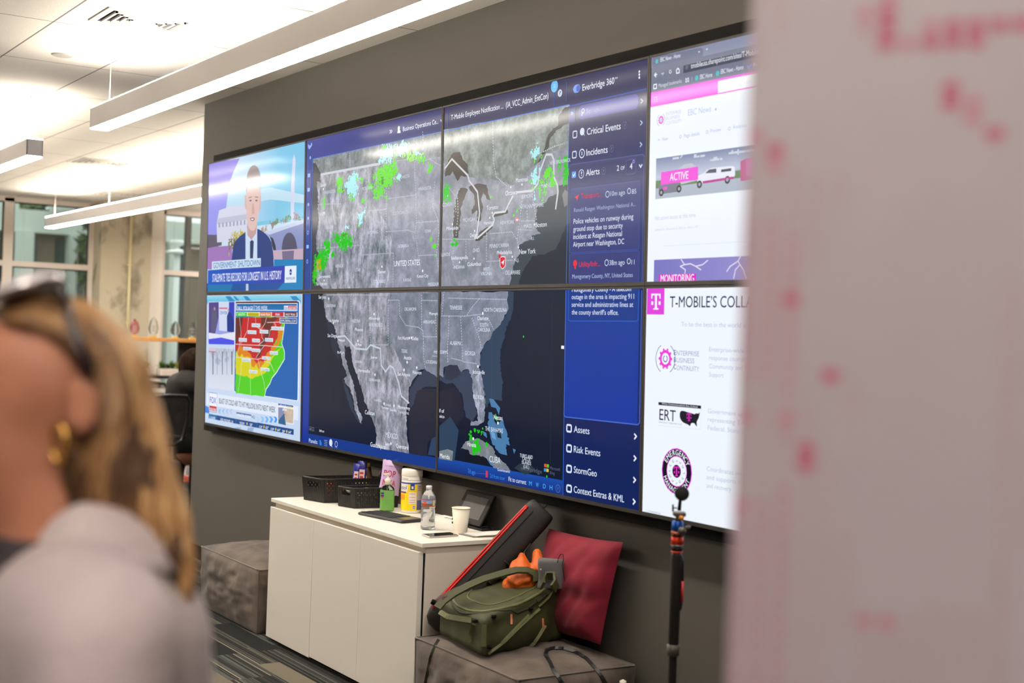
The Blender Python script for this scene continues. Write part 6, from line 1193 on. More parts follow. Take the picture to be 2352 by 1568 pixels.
for a in (0, 2.09, 4.19): MB().tube([V(.12), V(.012)+Vector((math.cos(a), math.sin(a), 0))*.14], .006, m_al, 8).build('foot_leg', t)
# ---- printed partition panel in the foreground
E0 = on(1716, 0, 1, 0); e = ray(1698, 784); e_ = CAM+e*1.0
edge = Vector((e_.x, e_.y, 0)); dirp = Vector((RX.x*.96+RZ.x*.28*-1*0, RX.y, 0)).normalized()
dirp = (Vector((RX.x, RX.y, 0))*math.cos(.30)+Vector((RZ.x, RZ.y, 0)).normalized()*math.sin(.30)).normalized(); nrm_ = Vector((0, 0, 1)).cross(dirp)
if nrm_.dot(CAM-edge) < 0: nrm_ = -nrm_
t = thing('printed_panel', 'large pale freestanding panel printed with pink halftone dots, out of focus at the right', 'panel', tuple(edge+dirp*.5))
m_pan = M('panel_print', (158, 150, 158), .5, noise=(1.4, (152, 142, 151)))
W3 = lambda s_, z, o=0.: edge+dirp*s_+nrm_*o+Vector((0, 0, z))
b = MB(); vs = [W3(s_, z, o) for o in (0, -.09) for s_, z in ((0, 0), (1.15, 0), (1.15, 2.6), (0, 2.6))]; b.add(vs, [(0,1,2,3), (7,6,5,4), (0,4,5,1), (1,5,6,2), (2,6,7,3), (3,7,4,0)], m_pan); board = b
def pan(x, y):
    d = ray(x, y); k = (edge-CAM).dot(nrm_)/d.dot(nrm_); p = CAM+d*k; return (p-edge).dot(dirp), p.z
dots = {c: MB() for c in range(4)}; DC = [M('halftone_pale', (156, 137, 146), .55), M('halftone_light', (156, 124, 137), .55), M('halftone_mid', (162, 104, 124), .55), M('halftone_strong', (156, 68, 98), .55)]
clus = [(2030, 40, 70, 3), (2060, 100, 50, 3), (2120, 90, 60, 3), (2180, 85, 60, 3), (2250, 70, 60, 3), (2320, 55, 60, 3), (1995, 45, 40, 2), (2190, 225, 60, 3), (2240, 260, 50, 2), (2300, 305, 40, 3), (1785, 358, 34, 3), (1820, 697, 34, 3), (1918, 850, 34, 3), (1852, 1050, 40, 3), (1722, 970, 34, 3), (1808, 975, 40, 2), (2010, 1440, 44, 3), (2160, 1480, 34, 2), (1745, 300, 34, 2), (1940, 915, 40, 1), (1725, 1170, 50, 2), (2330, 1240, 40, 1)]
sp = .0152
for i in range(0, 48):
    for j in range(0, 100):
        s_, z = sp*(i+.4), 1.0+sp*j*.72; p = W3(s_, z); q = p-CAM; dz = q.dot(-RZ); X_, Y_ = 1176+FPX*q.dot(RX)/dz, 784-FPX*q.dot(RY)/dz
        if X_ > 2420 or Y_ < -80 or Y_ > 1640: continue
        lv = -1; nn = noise.noise(Vector((s_*5, z*5, 2.0)))
        if X_ < 1990 and Y_ < 420 and nn > -.3: lv = 0
        if X_ < 1900+60*math.sin(Y_*.006) and nn > -.22: lv = max(lv, 0)
        if X_ < 1830 and nn > .05: lv = 1
        if X_ > 2290 and 650 < Y_ < 1500 and nn > -.1: lv = 0
        if Y_ > 1400 and 1980 < X_ < 2300 and nn > -.1: lv = max(lv, 0)
        if 1950 < X_ < 2160 and 60 < Y_ < 330 and nn > -.2: lv = max(lv, 1 if Y_ < 180 else 0)
        for cx_, cy_, r_, l_ in clus:
            if math.hypot(X_-cx_, Y_-cy_) < r_*.68: lv = max(lv, l_ if math.hypot(X_-cx_, Y_-cy_) < r_*.5 else l_-1)
        if lv >= 0:
            rr = sp*(.30, .36, .40, .44)[lv]; board.add([W3(s_+math.cos(a*.7854)*rr, z+math.sin(a*.7854)*rr*.8, .0006) for a in range(8)], [tuple(range(8))], DC[lv])
board.build('board', t)
# ================================================================== far end of the room: shelving, planters, desk, chair
m_oak = M('oak_edge', (206, 150, 86), .5, noise=(6, (190, 134, 74), (1, .2, 6)))
def row(x, y, d): return at(x, y, d)
xs = -6.0
ya, yb = on(286, 779, 0, xs).y, on(470, 786, 0, xs).y
zt = on(400, 777, 0, xs).z
t = thing('shelf_unit', 'open oak topped shelf unit standing before the far window, glass awards on it', 'shelf', (xs, (ya+yb)/2+.4, 0))
MB().box((xs-.18, ya, zt-.035), (xs+.18, yb+.6, zt), m_oak).build('top_board', t)
zl = on(400, 862, 0, xs).z
MB().box((xs-.18, ya, zl-.03), (xs+.18, yb+.6, zl), M('black_shelf', (34, 30, 34), .5)).build('shelf_board', t)
for y in (ya+.02, yb+.57):
    for x in (xs-.16, xs+.16): MB().box((x-.018, y-.018, 0), (x+.018, y+.018, zt-.035), m_oak if y < yb else m_black).build('post', t)
yq = on(419, 800, 0, xs).y; MB().box((xs-.15, yq, zl), (xs-.10, yb+.55, zt-.036), M('dark_panel', (66, 60, 58), .6)).build('back_panel', t)
ag = M('award_glass', (248, 250, 250), .03, trans=1, ior=1.09)
for k, (px_, h_, tint, lab) in enumerate(((308, 44, (214, 150, 160), 'red tinted glass award at the left end of the oak shelf top'), (352, 50, None, 'pointed clear glass award in front of the white window jamb'), (402, 42, None, 'clear glass award with a white mark, third along the oak shelf top'), (441, 48, None, 'rounded clear glass award nearest the grey wall on the oak shelf top'))):
    p = on(px_, 777, 0, xs); s_ = h_/3094*13.9; r = thing('glass_award', lab, 'award', (xs, p.y, zt), 'glass awards on the oak shelf')
    MB().lathe([(.001, .02), (.045, .05), (.055, s_*.45), (.038, s_*.8), (.001, s_)], ag if not tint else M('award_glass_red', (226, 150, 160), .06, trans=.9), 16, o=(xs, p.y, zt), sx=.25).build('blade', r)
    MB().box((xs-.02, p.y-.03, zt), (xs+.02, p.y+.03, zt+.02), M('award_base', (206, 170, 90), .3)).build('base', r)
    mb = MB()
    for q in range(4): mb.box((xs+.0135, p.y-.022, zt+s_*.3+q*.018), (xs+.0145, p.y+.022-.006*(q % 2), zt+s_*.3+q*.018+.006), M('etched_lines', (170, 160, 170), .6))
    mb.build('etched_text', r)
for x0_, x1_, lab in ((305, 338, 'white planter box of succulents in front of the concrete column'), (363.5, 411, 'white planter box of spiky succulents in front of the window')):
    a = on(x0_, 860, 0, xs+.05); b_ = on(x1_, 860, 0, xs+.05); h_ = .075; r = thing('planter', lab, 'planter', (xs+.05, (a.y+b_.y)/2, zl), 'white planter boxes on the black shelf')
    MB().box((xs-.03, a.y, zl), (xs+.13, b_.y, zl+h_), M('planter_white', (226, 212, 202), .5), bev=.006).build('box', r)
    MB().box((xs-.022, a.y+.008, zl+h_), (xs+.122, b_.y-.008, zl+h_+.004), M('soil', (60, 48, 38), .9)).build('soil', r)
    n = 5
    for k in range(n):
        c = Vector((xs+.05+random.uniform(-.04, .04), a.y+(b_.y-a.y)*(k+.5)/n, zl+h_)); g = (M('succulent_green', (84, 116, 40), .5), M('succulent_lime', (146, 154, 40), .5), M('succulent_dark', (64, 74, 44), .5))[k % 3]; mb = MB(); sz = random.uniform(.055, .1)
        for q in range(16):
            a_ = q*2.4; el = .35+.08*q; d = Vector((math.cos(a_)*math.cos(el), math.sin(a_)*math.cos(el), math.sin(el)))*sz; w_ = d.cross(Vector((0, 0, 1))).normalized()*sz*.14
            mb.add([c+w_*.6, c+d*.5+w_, c+d, c+d*.5-w_, c-w_*.6], [(0,1,2,3,4)], g)
        mb.build('succulent', r)
# desk, clutter
dd = at(380, 898, 12.7); t = thing('white_desk', 'white desk top beyond the office chair under the window', 'desk', (dd.x, dd.y, 0))
MB().box((dd.x-.5, dd.y-1.2, dd.z-.03), (dd.x+.3, dd.y+.5, dd.z), m_lam).build('top', t)
for sx in (-.45, .25):
    for sy in (-1.1, .4): MB().box((dd.x+sx-.02, dd.y+sy-.02, 0), (dd.x+sx+.02, dd.y+sy+.02, dd.z-.03), m_shell).build('leg', t)
w0 = at(370, 985, 10.9); t = thing('work_table', 'pale work table in front of the dark-clothed person leaning over it', 'table', (w0.x, w0.y, 0))
MB().box((w0.x-.35, w0.y-.9, w0.z-.03), (w0.x+.2, w0.y+.28, w0.z), m_lam).build('top', t)
for sx in (-.3, .15):
    for sy in (-.85, .22): MB().box((w0.x+sx-.02, w0.y+sy-.02, 0), (w0.x+sx+.02, w0.y+sy+.02, w0.z-.03), m_black).build('leg', t)
tc_ = at(374, 960, 10.85); mb = MB(); implicit(mb, lambda P: sd_ell(P, (tc_.x, tc_.y, w0.z+.075), (.10, .12, .085))+.01*np.sin(P[..., 1]*60)*np.sin(P[..., 2]*50), (tc_.x-.15, tc_.y-.17, w0.z+.002), (tc_.x+.15, tc_.y+.17, w0.z+.2), .012, M('speckled_cloth', (176, 160, 140), .9, noise=(60, (86, 74, 62))))
tag(mb.build('patterned_cloth'), 'speckled beige and brown cloth heap on the table behind the chair back', 'cloth')
rr = at(399, 925, 12.5); t = thing('gift_bag', 'small crimson and white bag glimpsed under the leaning person’s arm', 'bag', (rr.x, rr.y, dd.z))
MB().box((rr.x-.05, rr.y-.06, dd.z), (rr.x+.05, rr.y+.06, dd.z+.10), M('crimson_paper', (176, 34, 60), .6), bev=.004).build('body', t)
MB().box((rr.x+.0505, rr.y-.025, dd.z+.03), (rr.x+.052, rr.y+.02, dd.z+.08), M('paper')).build('white_panel', t)
sb = on(400, 1104, 2, .0); t = MB().box((sb.x-.10, sb.y-.16, 0), (sb.x+.12, sb.y+.12, .05), M('salmon_box', (216, 104, 90), .6), bev=.004)
tag(t.build('salmon_box', bev=0), 'flat salmon-coloured box on the carpet beyond the person’s legs', 'box')
# office chairs
def chair(cx, cy, rot, label):
    X = Matrix.Translation((cx, cy, 0))@Matrix.Rotation(rot, 4, 'Z'); t = thing('office_chair', label, 'chair', (cx, cy, 0), 'black office chairs'); mk = M('chair_black', (36, 34, 34), .5)
    V = lambda x, y, z: X@Vector((x, y, z))
    bk = [V(-.22, -.20, .66), V(-.23, -.23, .80), V(-.22, -.25, .95), V(-.19, -.255, .985), V(0, -.265, .995), V(.19, -.255, .985), V(.22, -.25, .95), V(.23, -.23, .80), V(.22, -.20, .66), V(.15, -.19, .63), V(-.15, -.19, .63)]
    MB().tube(bk, .014, mk, 8, closed=True).build('back_frame', t)
    mm = M('chair_mesh', (66, 62, 60), .7, alpha=.75); mb = MB(); vs = [V(u*.22*(1 if v > .1 else .85), -.20-.06*v-.01*(1-u*u), .64+.345*v) for u in (-1, -.5, 0, .5, 1) for v in (0, .25, .5, .75, 1)]
    mb.add(vs, [(i*5+j, i*5+j+1, i*5+j+6, i*5+j+5) for i in range(4) for j in range(4)], mm, smooth=True).build('back_mesh', t)
    MB().box((-.24, -.20, .44), (.24, .25, .51), M('chair_fabric', (48, 46, 46), .9), X=X, bev=.03).build('seat', t)
    MB().tube([V(0, -.20, .64), V(0, -.24, .52), V(0, -.1, .42)], .02, mk, 8).build('back_support', t)
    for s_ in (-1, 1): MB().tube([V(s_*.25, -.05, .46), V(s_*.29, -.05, .50), V(s_*.29, -.05, .66)], .014, mk, 8).box((s_*.29-.035, -.15, .66), (s_*.29+.035, .12, .69), mk, X=X, bev=.01).build('armrest', t)
    MB().tube([V(0, 0, .08), V(0, 0, .44)], .026, mk, 12).build('gas_column', t)
    for k in range(5):
        a = k*1.2566+.3; e = V(math.cos(a)*.3, math.sin(a)*.3, .075); MB().tube([V(0, 0, .10), e], [.022, .013], mk, 8).build('base_leg', t)
        MB().tube([e+Vector((.0, -.02, -.045)), e+Vector((0, .02, -.045))], .03, mk, 12).build('caster', t)
p = at(322, 1000, 9.75); chair(p.x, p.y, math.radians(118), 'black mesh office chair, its back between the blonde woman and the dark-clothed person')
p = at(322, 960, 11.9); chair(p.x, p.y-.1, math.radians(100), 'black office chair farther back, only its rounded top showing')
# ================================================================== people
HR = Vector((RX.x, RX.y, 0)).normalized(); HF = Vector((-RZ.x, -RZ.y, 0)).normalized()
BR = np.array([[HR.x, HF.x, 0], [HR.y, HF.y, 0], [0, 0, 1]])
m_skin = M('skin', (170, 116, 92), .5, spec=.3, noise=(14, (158, 104, 82)))
def T3(v): return tuple(v)
# ---- blonde woman in the foreground
D0 = 1.42
def W(x, y, dz=0.): return at(x, y, D0+dz)
ft = W(150, 1000); ft = Vector((ft.x, ft.y, 0))
t = thing('person', 'blonde woman in a pale grey collared shirt with sunglasses pushed up on her hair', 'person', T3(ft))
hc = W(82, 885)
def fig(base): return base
def skinf(P):
    d = sd_ell(P, T3(hc), (.092, .076, .088), BR)
    d = smin(d, sd_ell(P, T3(W(-12, 1020)), (.070, .058, .075), BR), .03)
    d = smin(d, sd_ell(P, T3(W(-100, 1110)), (.026, .030, .026), BR), .03)          # chin
    d = smin(d, sd_cone(P, T3(W(-118, 930)), T3(W(-172, 1010)), .010, .014), .012)   # nose
    d = smin(d, sd_ell(P, T3(W(-140, 1062)), (.014, .024, .012), BR), .01)           # mouth
    d = smin(d, sd_cone(P, T3(W(-108, 870, -.045)), T3(W(-108, 870, .045)), .016, .016), .015)  # brow
    for s_ in (-1, 1):
        d = np.maximum(d, -(sd_ell(P, T3(W(-128, 915, s_*.032)), (.014, .017, .010), BR)))
        d = smin(d, sd_ell(P, T3(W(-98, 915, s_*.032)), (.013, .013, .013), BR), .004)
        d = smin(d, sd_ell(P, T3(W(-40, 985, s_*.045)), (.03, .018, .026), BR), .02)
        e = sd_ell(P, T3(W(188, 930, s_*.079)), (.019, .008, .031), BR); e = np.maximum(e, -sd_ell(P, T3(W(182, 925, s_*.089)), (.010, .008, .019), BR)); d = smin(d, e, .005)
    d = smin(d, sd_cone(P, T3(W(95, 1060)), T3(W(150, 1330)), .058, .062), .03)
    return d
def at0(x, y, z, b=0.): return ft+HR*x+HF*b+Vector((0, 0, z))
sh = {s_: W(235, 1475, s_*.155) for s_ in (-1, 1)}; el = {s_: W(200, 1960, s_*.20)+HR*.0 for s_ in (-1, 1)}; wr = {s_: el[s_]-HR*.20+Vector((0, 0, -.10)) for s_ in (-1, 1)}
ch = W(185, 1800)
def torso(P, k=0.):
    d = sd_ell(P, T3(ch), (.122+k, .165+k, .245+k), BR)
    d = smin(d, sd_cone(P, T3(W(215, 1395)), T3(W(290, 1460)), .070+k, .070+k), .05)
    d = smin(d, sd_cone(P, T3(W(180, 1425, -.10)), T3(W(180, 1425, .10)), .065+k, .065+k), .05)
    d = smin(d, sd_ell(P, T3(at0(.02, 0, .86)), (.12+k, .16+k, .16+k), BR), .06)
    return d
def arms(P, k=0., hands=False):
    d = None
    for s_ in (-1, 1):
        a = smin(sd_cone(P, T3(sh[s_]), T3(el[s_]), .058+k, .045+k), sd_cone(P, T3(el[s_]), T3(wr[s_]), .042+k, .028+k), .02)
        if hands:
            a = smin(a, sd_ell(P, T3(wr[s_]-HR*.055), (.05, .02, .04), BR), .02)
            for q in range(4):
                b0 = wr[s_]-HR*.085+Vector((0, 0, .026-.017*q)); L_ = (.062, .070, .066, .052)[q]; m1 = b0-HR*L_*.55+Vector((0, 0, -.006)); e1_ = m1-HR*L_*.3-Vector((0, 0, L_*.35))
                a = smin(a, smin(sd_cone(P, T3(b0), T3(m1), .009, .008), sd_cone(P, T3(m1), T3(e1_), .008, .007), .004), .006)
            th_ = wr[s_]-HR*.03+Vector((0, 0, .032)); a = smin(a, smin(sd_cone(P, T3(th_), T3(th_-HR*.035+Vector((0, 0, .02))), .012, .010), sd_cone(P, T3(th_-HR*.035+Vector((0, 0, .02))), T3(th_-HR*.06+Vector((0, 0, .018))), .010, .008), .004), .01)
        d = a if d is None else np.minimum(d, a)
    return d
def legs(P, k=0.):
    d = None
    for s_ in (-1, 1):
        hip, kn, an = at0(.02, 0, .82, s_*.085), at0(-.01+.05*s_, 0, .45, s_*.09), at0(.02+.10*s_, 0, .07, s_*.09)
        a = smin(sd_cone(P, T3(hip), T3(kn), .085+k, .055+k), sd_cone(P, T3(kn), T3(an), .052+k, .036+k*1.5), .02); d = a if d is None else np.minimum(d, a)
    return d
def bodyf(P):
    d = skinf(P); d = smin(d, torso(P), .03); d = smin(d, arms(P, 0, True), .03); d = smin(d, legs(P), .04)
    for s_ in (-1, 1): d = smin(d, sd_ell(P, T3(at0(-.04+.10*s_, 0, .045, s_*.09)), (.11, .04, .032), BR), .02)
    return d
lo = ft-Vector((.62, .62, 0)); hi = ft+Vector((.62, .62, 1.62))
mb = MB(); implicit_r(mb, bodyf, ft, BR, (-.42, -.30, .004), (.24, .30, 1.58), .0085, m_skin); bd = mb.build('body', t)
# finer head over the same neck is avoided: one continuous body, head refined by its own density
def shirtf(P):
    d = smin(torso(P, .012), arms(P, .012), .035); w_ = .010*np.sin(P[..., 2]*24+P[..., 0]*34)*np.sin(P[..., 1]*26-P[..., 2]*12)*np.clip((1.16-P[..., 2])*8, 0, 1)
    nk = sd_cone(P, T3(W(110, 1130)), T3(W(160, 1300)), .064, .064); d = np.maximum(d+w_, -nk)
    hand = None
    for s_ in (-1, 1):
        c = (P-np.array(T3(wr[s_]+HR*.02)))@np.array(T3(HR)); lowz = P[..., 2]-el[s_].z+.13; side = np.sign(s_)*((P-np.array(T3(ft)))@np.array(T3(HF)))
        d = np.where((c < 0) & (lowz < .35) & (side > .12), np.maximum(d, .01), d)
    return np.maximum(d, .80-P[..., 2])
m_shirt = M('lavender_grey_flannel', (184, 171, 172), .9, sheen=.1, bump=(90, .3), noise=(5, (168, 154, 160)))
mb = MB(); implicit_r(mb, shirtf, ft, BR, (-.30, -.32, .74), (.26, .32, 1.40), .009, m_shirt); mb.build('shirt', t)
# folded collar
nc = W(238, 1222); up = (Vector((0, 0, 1))-HR*.12).normalized(); rs = []
for z, ra, rb in ((.006, .056, .056), (.030, .062, .060), (.034, .069, .067), (.022, .077, .078), (-.012, .088, .094), (-.026, .093, .099), (-.026, .087, .093), (.010, .073, .073), (.020, .066, .063)):
    rs.append([nc+HR*math.cos(a)*ra+HF*math.sin(a)*rb+up*(z-.030*max(0, -math.cos(a))+.006*math.sin(3*a)-.012*math.cos(a)*0) for a in [math.radians(-152+304*i/40) for i in range(41)]])
vs = [p for r_ in rs for p in r_]; n = 41; K = len(rs); fs = [(k*n+i, k*n+i+1, ((k+1) % K)*n+i+1, ((k+1) % K)*n+i) for k in range(K) for i in range(n-1)]+[tuple(k*n for k in range(K)), tuple(k*n+40 for k in range(K))[::-1]]
MB().add(vs, fs, m_shirt, smooth=True).build('collar', t)
b_ = W(2, 1423, -.115); MB().lathe([(0, -.003), (.008, -.002), (.008, .002), (0, .003)], M('button_tan', (176, 140, 96), .4), 14, o=b_).build('button', t)
def trf(P): return np.maximum(smin(legs(P, .012), sd_ell(P, T3(at0(.02, 0, .86)), (.128, .168, .15), BR), .04), np.maximum(P[..., 2]-.93, .05-P[..., 2]))
mb = MB(); implicit(mb, trf, T3(lo), T3(hi-Vector((0, 0, .6))), .014, M('dark_trousers', (52, 50, 58), .8)); mb.build('trousers', t)
mb = MB()
for s_ in (-1, 1): implicit(mb, lambda P: np.maximum(sd_ell(P, T3(at0(-.045+.10*s_, 0, .05, s_*.09)), (.125, .052, .048), BR), .004-P[..., 2]), T3(at0(-.045+.10*s_, 0, .0, s_*.09)-Vector((.15, .15, 0))), T3(at0(-.045+.10*s_, 0, .12, s_*.09)+Vector((.15, .15, 0))), .012, m_black)
mb.build('shoes', t)
us = W(70, 1300); mb = MB(); implicit_r(mb, lambda P: np.maximum(np.maximum(smin(torso(P, .007), skinf(P)-.004, .02), np.linalg.norm(P-np.array(T3(us)), axis=-1)-.125), (P[..., 2]-W(60, 1215).z)), us, BR, (-.14, -.14, -.14), (.14, .14, .10), .007, M('plum_collar_shade', (62, 54, 58), .9)); mb.build('collar_shade', t)  # dark piece at the neckline, painted shade under the collar
# hair
m_h1 = M('hair_blonde', (180, 138, 92), .45, spec=.4, noise=(9, (146, 106, 66), (3, 3, .6))); m_h2 = M('hair_dark_blonde', (124, 88, 54), .5, noise=(12, (92, 62, 36), (3, 3, .6))); m_h3 = M('hair_brown', (74, 48, 28), .55); m_h4 = M('hair_light', (208, 170, 124), .42)
lnA, lnB = W(-60, 712), W(222, 872)
def hairf(P):
    q = (P-np.array(T3(CAM)))@np.array([T3(RX), T3(RY), T3(RZ)]).T; X_ = 1176+FPX*q[..., 0]/-q[..., 2]; Y_ = 784-FPX*q[..., 1]/-q[..., 2]
    cap = sd_ell(P, T3(W(100, 885)), (.105, .088, .097), BR)
    a_ = (X_-90)/2210; line = (Y_-(742+ np.clip(X_, -200, 230)*.62*(np.clip(X_, 0, 230)/230)))/2210   # below the hairline when positive
    cut = np.maximum(-line, (X_-205)/2210); cap = np.maximum(cap, -cut)
    d = cap; ch_ = ((238, 900, 0, .046), (262, 990, -.005, .046), (278, 1080, -.01, .045), (300, 1135, -.01, .042), (378, 1190, -.015, .022), (398, 1270, -.02, .016), (412, 1340, -.02, .011), (424, 1390, -.02, .005))
    for a, b in zip(ch_, ch_[1:]): d = smin(d, sd_cone(P, T3(W(*a[:3])), T3(W(*b[:3])), a[3], b[3]), .02)
    d = smin(d, sd_cone(P, T3(W(215, 960, -.03)), T3(W(205, 1100, -.02)), .032, .036), .02)
    return d+.0025*np.sin(X_*.045+Y_*.012)
mb = MB(); implicit(mb, hairf, T3(W(98, 900)-Vector((.24, .24, .32))), T3(W(98, 900)+Vector((.24, .24, .16))), .008, m_h2)
G0 = [(100, 668), (160, 672), (228, 704), (292, 785), (332, 885), (352, 960), (378, 1030), (402, 1092), (410, 1160), (424, 1240), (430, 1320), (427, 1390)]
G1 = [(-30, 745), (60, 752), (150, 785), (222, 850), (238, 920), (222, 985), (205, 1040), (190, 1085), (178, 1120), (170, 1150), (165, 1165), (160, 1170)]
tS = bvh(mb); random.seed(11)
def cr(G, s_):
    j = min(int(s_), len(G)-2); f = s_-j; p = [G[max(j-1, 0)], G[j], G[j+1], G[min(j+2, len(G)-1)]]
    return [.5*(2*p[1][c]+(p[2][c]-p[0][c])*f+(2*p[0][c]-5*p[1][c]+4*p[2][c]-p[3][c])*f*f+(3*p[1][c]-p[0][c]-3*p[2][c]+p[3][c])*f**3) for c in (0, 1)]
for k in range(150):
    u = random.uniform(-.30, 1.0); ph = random.uniform(0, 6.28); am = random.uniform(4, 20); dr = random.uniform(-14, 14); pts = []
    for i in range(70):
        s_ = i/69*11; a, b = cr(G0, s_), cr(G1, s_); x = a[0]*(1-u)+b[0]*u; y = a[1]*(1-u)+b[1]*u
        g = max(0, (i-20)/45); x += am*g*math.sin(s_*1.5+ph)+dr*math.sin(i*.045+ph); y += dr*.5*math.sin(i*.06)
        p = hit(tS, x, y, .001)
        if p and abs((p-CAM).dot(-RZ)-D0) < .15: pts.append(p)
    seg_ = [pts[0]] if pts else []
    for q in pts[1:]:
        if (q-seg_[-1]).length < .04: seg_.append(q)
    for _ in range(2): seg_ = seg_[:1]+[(seg_[i-1]+seg_[i]*2+seg_[i+1])/4 for i in range(1, len(seg_)-1)]+seg_[-1:]
    if len(seg_) > 8:
        m_ = m_h1 if u < .4 else m_h2; r_ = random.random()
        if r_ < .22: m_ = m_h4 if u < .35 else m_h1
        elif r_ > .80 and u > .2: m_ = m_h3
        n_ = len(seg_); mb.tube(seg_, [.0050*math.sin(math.pi*(i+.6)/(n_+.2))**.4 for i in range(n_)], m_, 6, flat=.6)
for cx_, cy_, rx_, ry_, n_ in ((285, 1085, 34, 80, 26), (335, 1075, 14, 60, 12), (300, 1010, 14, 50, 10), (205, 985, 22, 40, 12), (185, 1100, 24, 60, 16), (400, 1290, 12, 70, 10)):   # darker locks underneath
    for k in range(n_):
        ox = random.uniform(-1, 1); a_ = [hit(tS, cx_+ox*rx_+6*math.sin(q*.9+k), cy_-ry_+ry_*.25*q+ox*6, .004) for q in range(9)]
        if all(a_): mb.tube(a_, [.0032*math.sin(math.pi*(q+.6)/9.2) for q in range(9)], m_h3, 6, flat=.5)
mb.build('hair', t)
# sunglasses pushed up on the hair
m_tort = M('tortoise_frame', (44, 28, 32), .2, spec=.7); m_lens = M('lens_highlight', (252, 246, 250), .22, metal=.35)  # near-white lens colour paints in the highlight on the glasses
sg = MB(); tmpl = [(150, 684, -.082), (160, 730, -.092), (176, 775, -.098), (194, 820, -.098), (203, 852, -.094), (202, 868, -.088)]
sg.tube([W(*q) for q in tmpl], [.005, .005, .0065, .008, .0075, .005], m_tort, 8, flat=.45)
sg.tube([W(q[0], q[1], -q[2]) for q in tmpl], [.005, .005, .0065, .008, .0075, .005], m_tort, 8, flat=.45)
sg.tube([W(150, 680, -.083), W(128, 664, -.05), W(112, 660, 0), W(128, 664, .05), W(150, 680, .083)], .0045, m_tort, 8)
sg.build('sunglasses_frame', t)
l_ = MB()
for s_ in (-1, 1):
    c = W(62, 668, s_*.042); e1_, e2_ = (W(146, 648, s_*.042)-W(-18, 700, s_*.042))/2, HF*.036
    rs = [[c+e1_*.98*k*math.cos(a)+e2_*k*math.sin(a)+Vector((0, 0, z)) for a in [i*.2618 for i in range(24)]] for k, z in ((1, .0), (1, .003), (.85, .009), (.6, .014), (.25, .017))]
    l_.rings(rs, m_lens)
    l_.tube([c+e1_*math.cos(a)+e2_*math.sin(a)+Vector((0, 0, .001)) for a in [i*.2618 for i in range(24)]], .0018, m_tort, 6, closed=True)
l_.build('lenses', t)
ec = W(136, 1018, -.080); MB().tube([ec+HR*math.cos(a)*.008+HF*-.004*math.cos(a)+Vector((0, 0, math.sin(a)*.018)) for a in [i*.3927 for i in range(16)]], .0032, M('gold', (226, 176, 96), .22, metal=1), 8, closed=True).build('earring', t)
em = MB()
for s_ in (-1, 1): em.lathe([(0, -.010), (.007, -.007), (.010, 0), (.007, .007), (0, .010)], M('eye_white', (226, 220, 214), .2), 12, o=W(-114, 915, s_*.032))
em.build('eyes', t)
em = MB()
for s_ in (-1, 1):
    c = W(-114, 915, s_*.032)-HR*.0085; em.tube([c, c-HR*.0022], [.0046, .0036], M('iris_brown', (60, 40, 28), .2), 12)
em.build('irises', t)
em = MB()
for s_ in (-1, 1): em.tube([W(-128, 872, s_*.014)-HR*.012, W(-134, 862, s_*.034)-HR*.008, W(-122, 872, s_*.056)-HR*.0], [.002, .0032, .0015], m_h3, 6, flat=.6)
em.build('eyebrows', t)
mb = MB(); implicit(mb, lambda P: smin(sd_ell(P, T3(W(-152, 1058)), (.010, .020, .005), BR), sd_ell(P, T3(W(-150, 1070)), (.010, .017, .006), BR), .002), T3(W(-152, 1064)-Vector((.035, .035, .02))), T3(W(-152, 1064)+Vector((.035, .035, .02))), .0025, M('lips', (168, 84, 80), .4)); mb.build('lips', t)
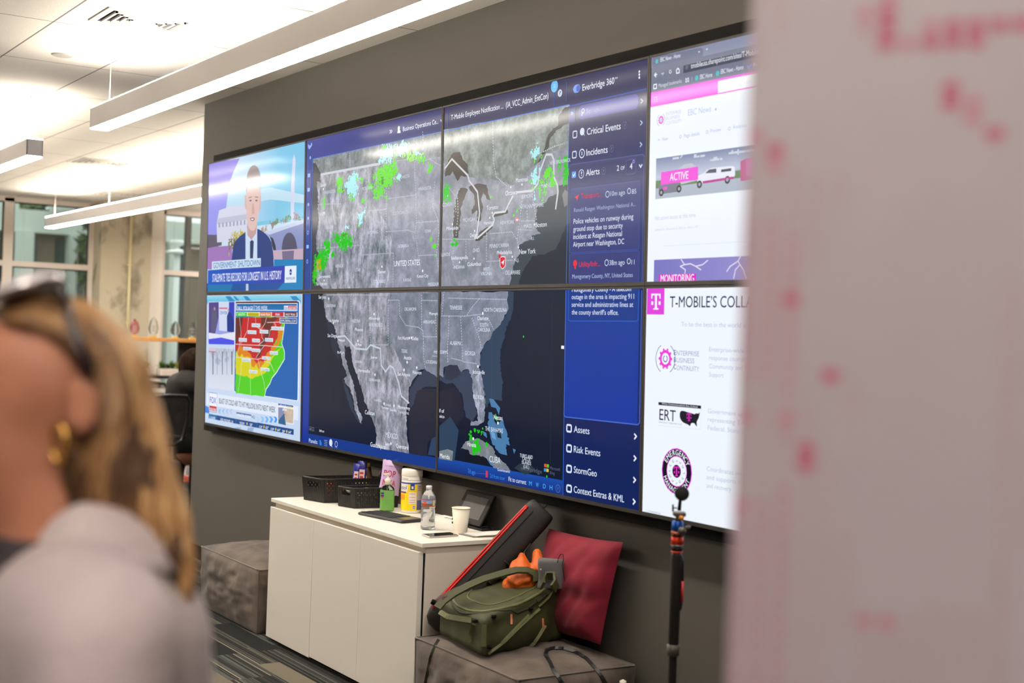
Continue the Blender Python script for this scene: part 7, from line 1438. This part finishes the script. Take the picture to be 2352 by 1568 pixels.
# ---- person in dark clothes leaning over a table
D1 = 10.25
def Q(x, y, dz=0.): return at(x, y, D1+dz)
f0 = Q(432, 1195); t = thing('person', 'person in dark jacket and black trousers leaning over a table beside the grey wall', 'person', (f0.x, f0.y, 0))
def pb(P, k=0., part='all'):
    ts = smin(sd_cone(P, T3(Q(448, 905)), T3(Q(436, 1020)), .17+k, .16+k), sd_ell(P, T3(Q(446, 885)), (.17+k, .21+k, .10+k), BR), .06)
    am = smin(sd_cone(P, T3(Q(412, 885, -.02)), T3(Q(393, 925, -.1)), .062+k, .05+k), sd_cone(P, T3(Q(393, 925, -.1)), T3(Q(356, 972, -.0)), .05+k, .034+k), .03)
    am2 = smin(sd_cone(P, T3(Q(480, 885, .1)), T3(Q(470, 940, .25)), .062+k, .05+k), sd_cone(P, T3(Q(470, 940, .25)), T3(Q(430, 975, .35)), .05+k, .034+k), .03)
    if part == 'jacket': return np.maximum(smin(smin(ts, am, .04), am2, .04), np.array(Q(420, 1038).z)-P[..., 2])
    lg = None
    for s_ in (-1, 1):
        a = smin(sd_cone(P, (f0.x, f0.y+s_*.10, .88), (f0.x+.02*s_, f0.y+s_*.11, .48), .10+k, .07+k), sd_cone(P, (f0.x+.02*s_, f0.y+s_*.11, .48), (f0.x+.05*s_, f0.y+s_*.12, .08), .068+k, .045+k), .02)
        a = smin(a, sd_ell(P, (f0.x+.05*s_-.05, f0.y+s_*.12-.04, .045), (.12, .055, .04)), .02); lg = a if lg is None else np.minimum(lg, a)
    if part == 'legs': return np.maximum(smin(lg, sd_ell(P, (f0.x, f0.y, .92), (.16+k, .19+k, .14+k)), .04), .09-P[..., 2])
    d = smin(smin(ts, am, .04), am2, .04); d = smin(d, sd_cone(P, T3(Q(447, 880)), T3(Q(446, 850)), .06, .055), .04); d = smin(d, sd_ell(P, T3(Q(447, 842)), (.095, .085, .12), BR), .02)
    d = smin(d, smin(lg, sd_ell(P, (f0.x, f0.y, .92), (.16, .19, .14)), .04), .05)
    hd = Q(356, 972); d = smin(d, sd_ell(P, T3(hd-HR*.04), (.05, .03, .02), BR), .02)
    for q in range(4): d = smin(d, sd_cone(P, T3(hd-HR*.07+HF*(.02*q-.03)), T3(hd-HR*.145+HF*(.022*q-.033)-Vector((0, 0, .015))), .011, .009), .008)
    d = smin(d, sd_cone(P, T3(hd-HR*.03-HF*.03), T3(hd-HR*.08-HF*.055), .013, .010), .008)
    return d
lo, hi = f0-Vector((.75, .75, f0.z)), Vector((f0.x+.75, f0.y+.75, 1.45)); lo = Vector((lo.x, lo.y, .003))
mb = MB(); implicit(mb, lambda P: pb(P, -.004), T3(lo), T3(hi), .022, m_skin); mb.build('body', t)
mb = MB(); implicit(mb, lambda P: pb(P, .02, 'jacket')+.006*np.sin(P[..., 2]*40+P[..., 0]*30), T3(lo), T3(hi), .022, M('charcoal_jacket', (14, 13, 12), .9, bump=(50, .3))); mb.build('jacket', t)
mb = MB(); implicit(mb, lambda P: pb(P, .012, 'legs'), T3(lo), T3(hi), .024, M('black_trousers', (14, 13, 14), .85)); mb.build('trousers', t)
hq = Q(448, 840); mb = MB(); hf2 = lambda P: smin(sd_ell(P, T3(hq), (.118, .11, .135), BR), sd_cone(P, T3(Q(436, 836)), T3(Q(420, 862)), .075, .035), .03)+.004*np.sin(P[..., 0]*90+P[..., 2]*20)
implicit(mb, hf2, T3(hq-Vector((.2, .2, .22))), T3(hq+Vector((.2, .2, .2))), .014, M('hair_chestnut', (22, 15, 11), .9, spec=.05, noise=(20, (44, 31, 24), (2, 2, .5)))); mb.build('hair', t)
mb = MB()
for s_ in (-1, 1): implicit(mb, lambda P: np.maximum(sd_ell(P, (f0.x+.05*s_-.05, f0.y+s_*.12-.04, .05), (.135, .066, .055)), .003-P[..., 2]), (f0.x-.25, f0.y+s_*.12-.2, 0), (f0.x+.2, f0.y+s_*.12+.12, .13), .014, m_black)
mb.build('shoes', t)
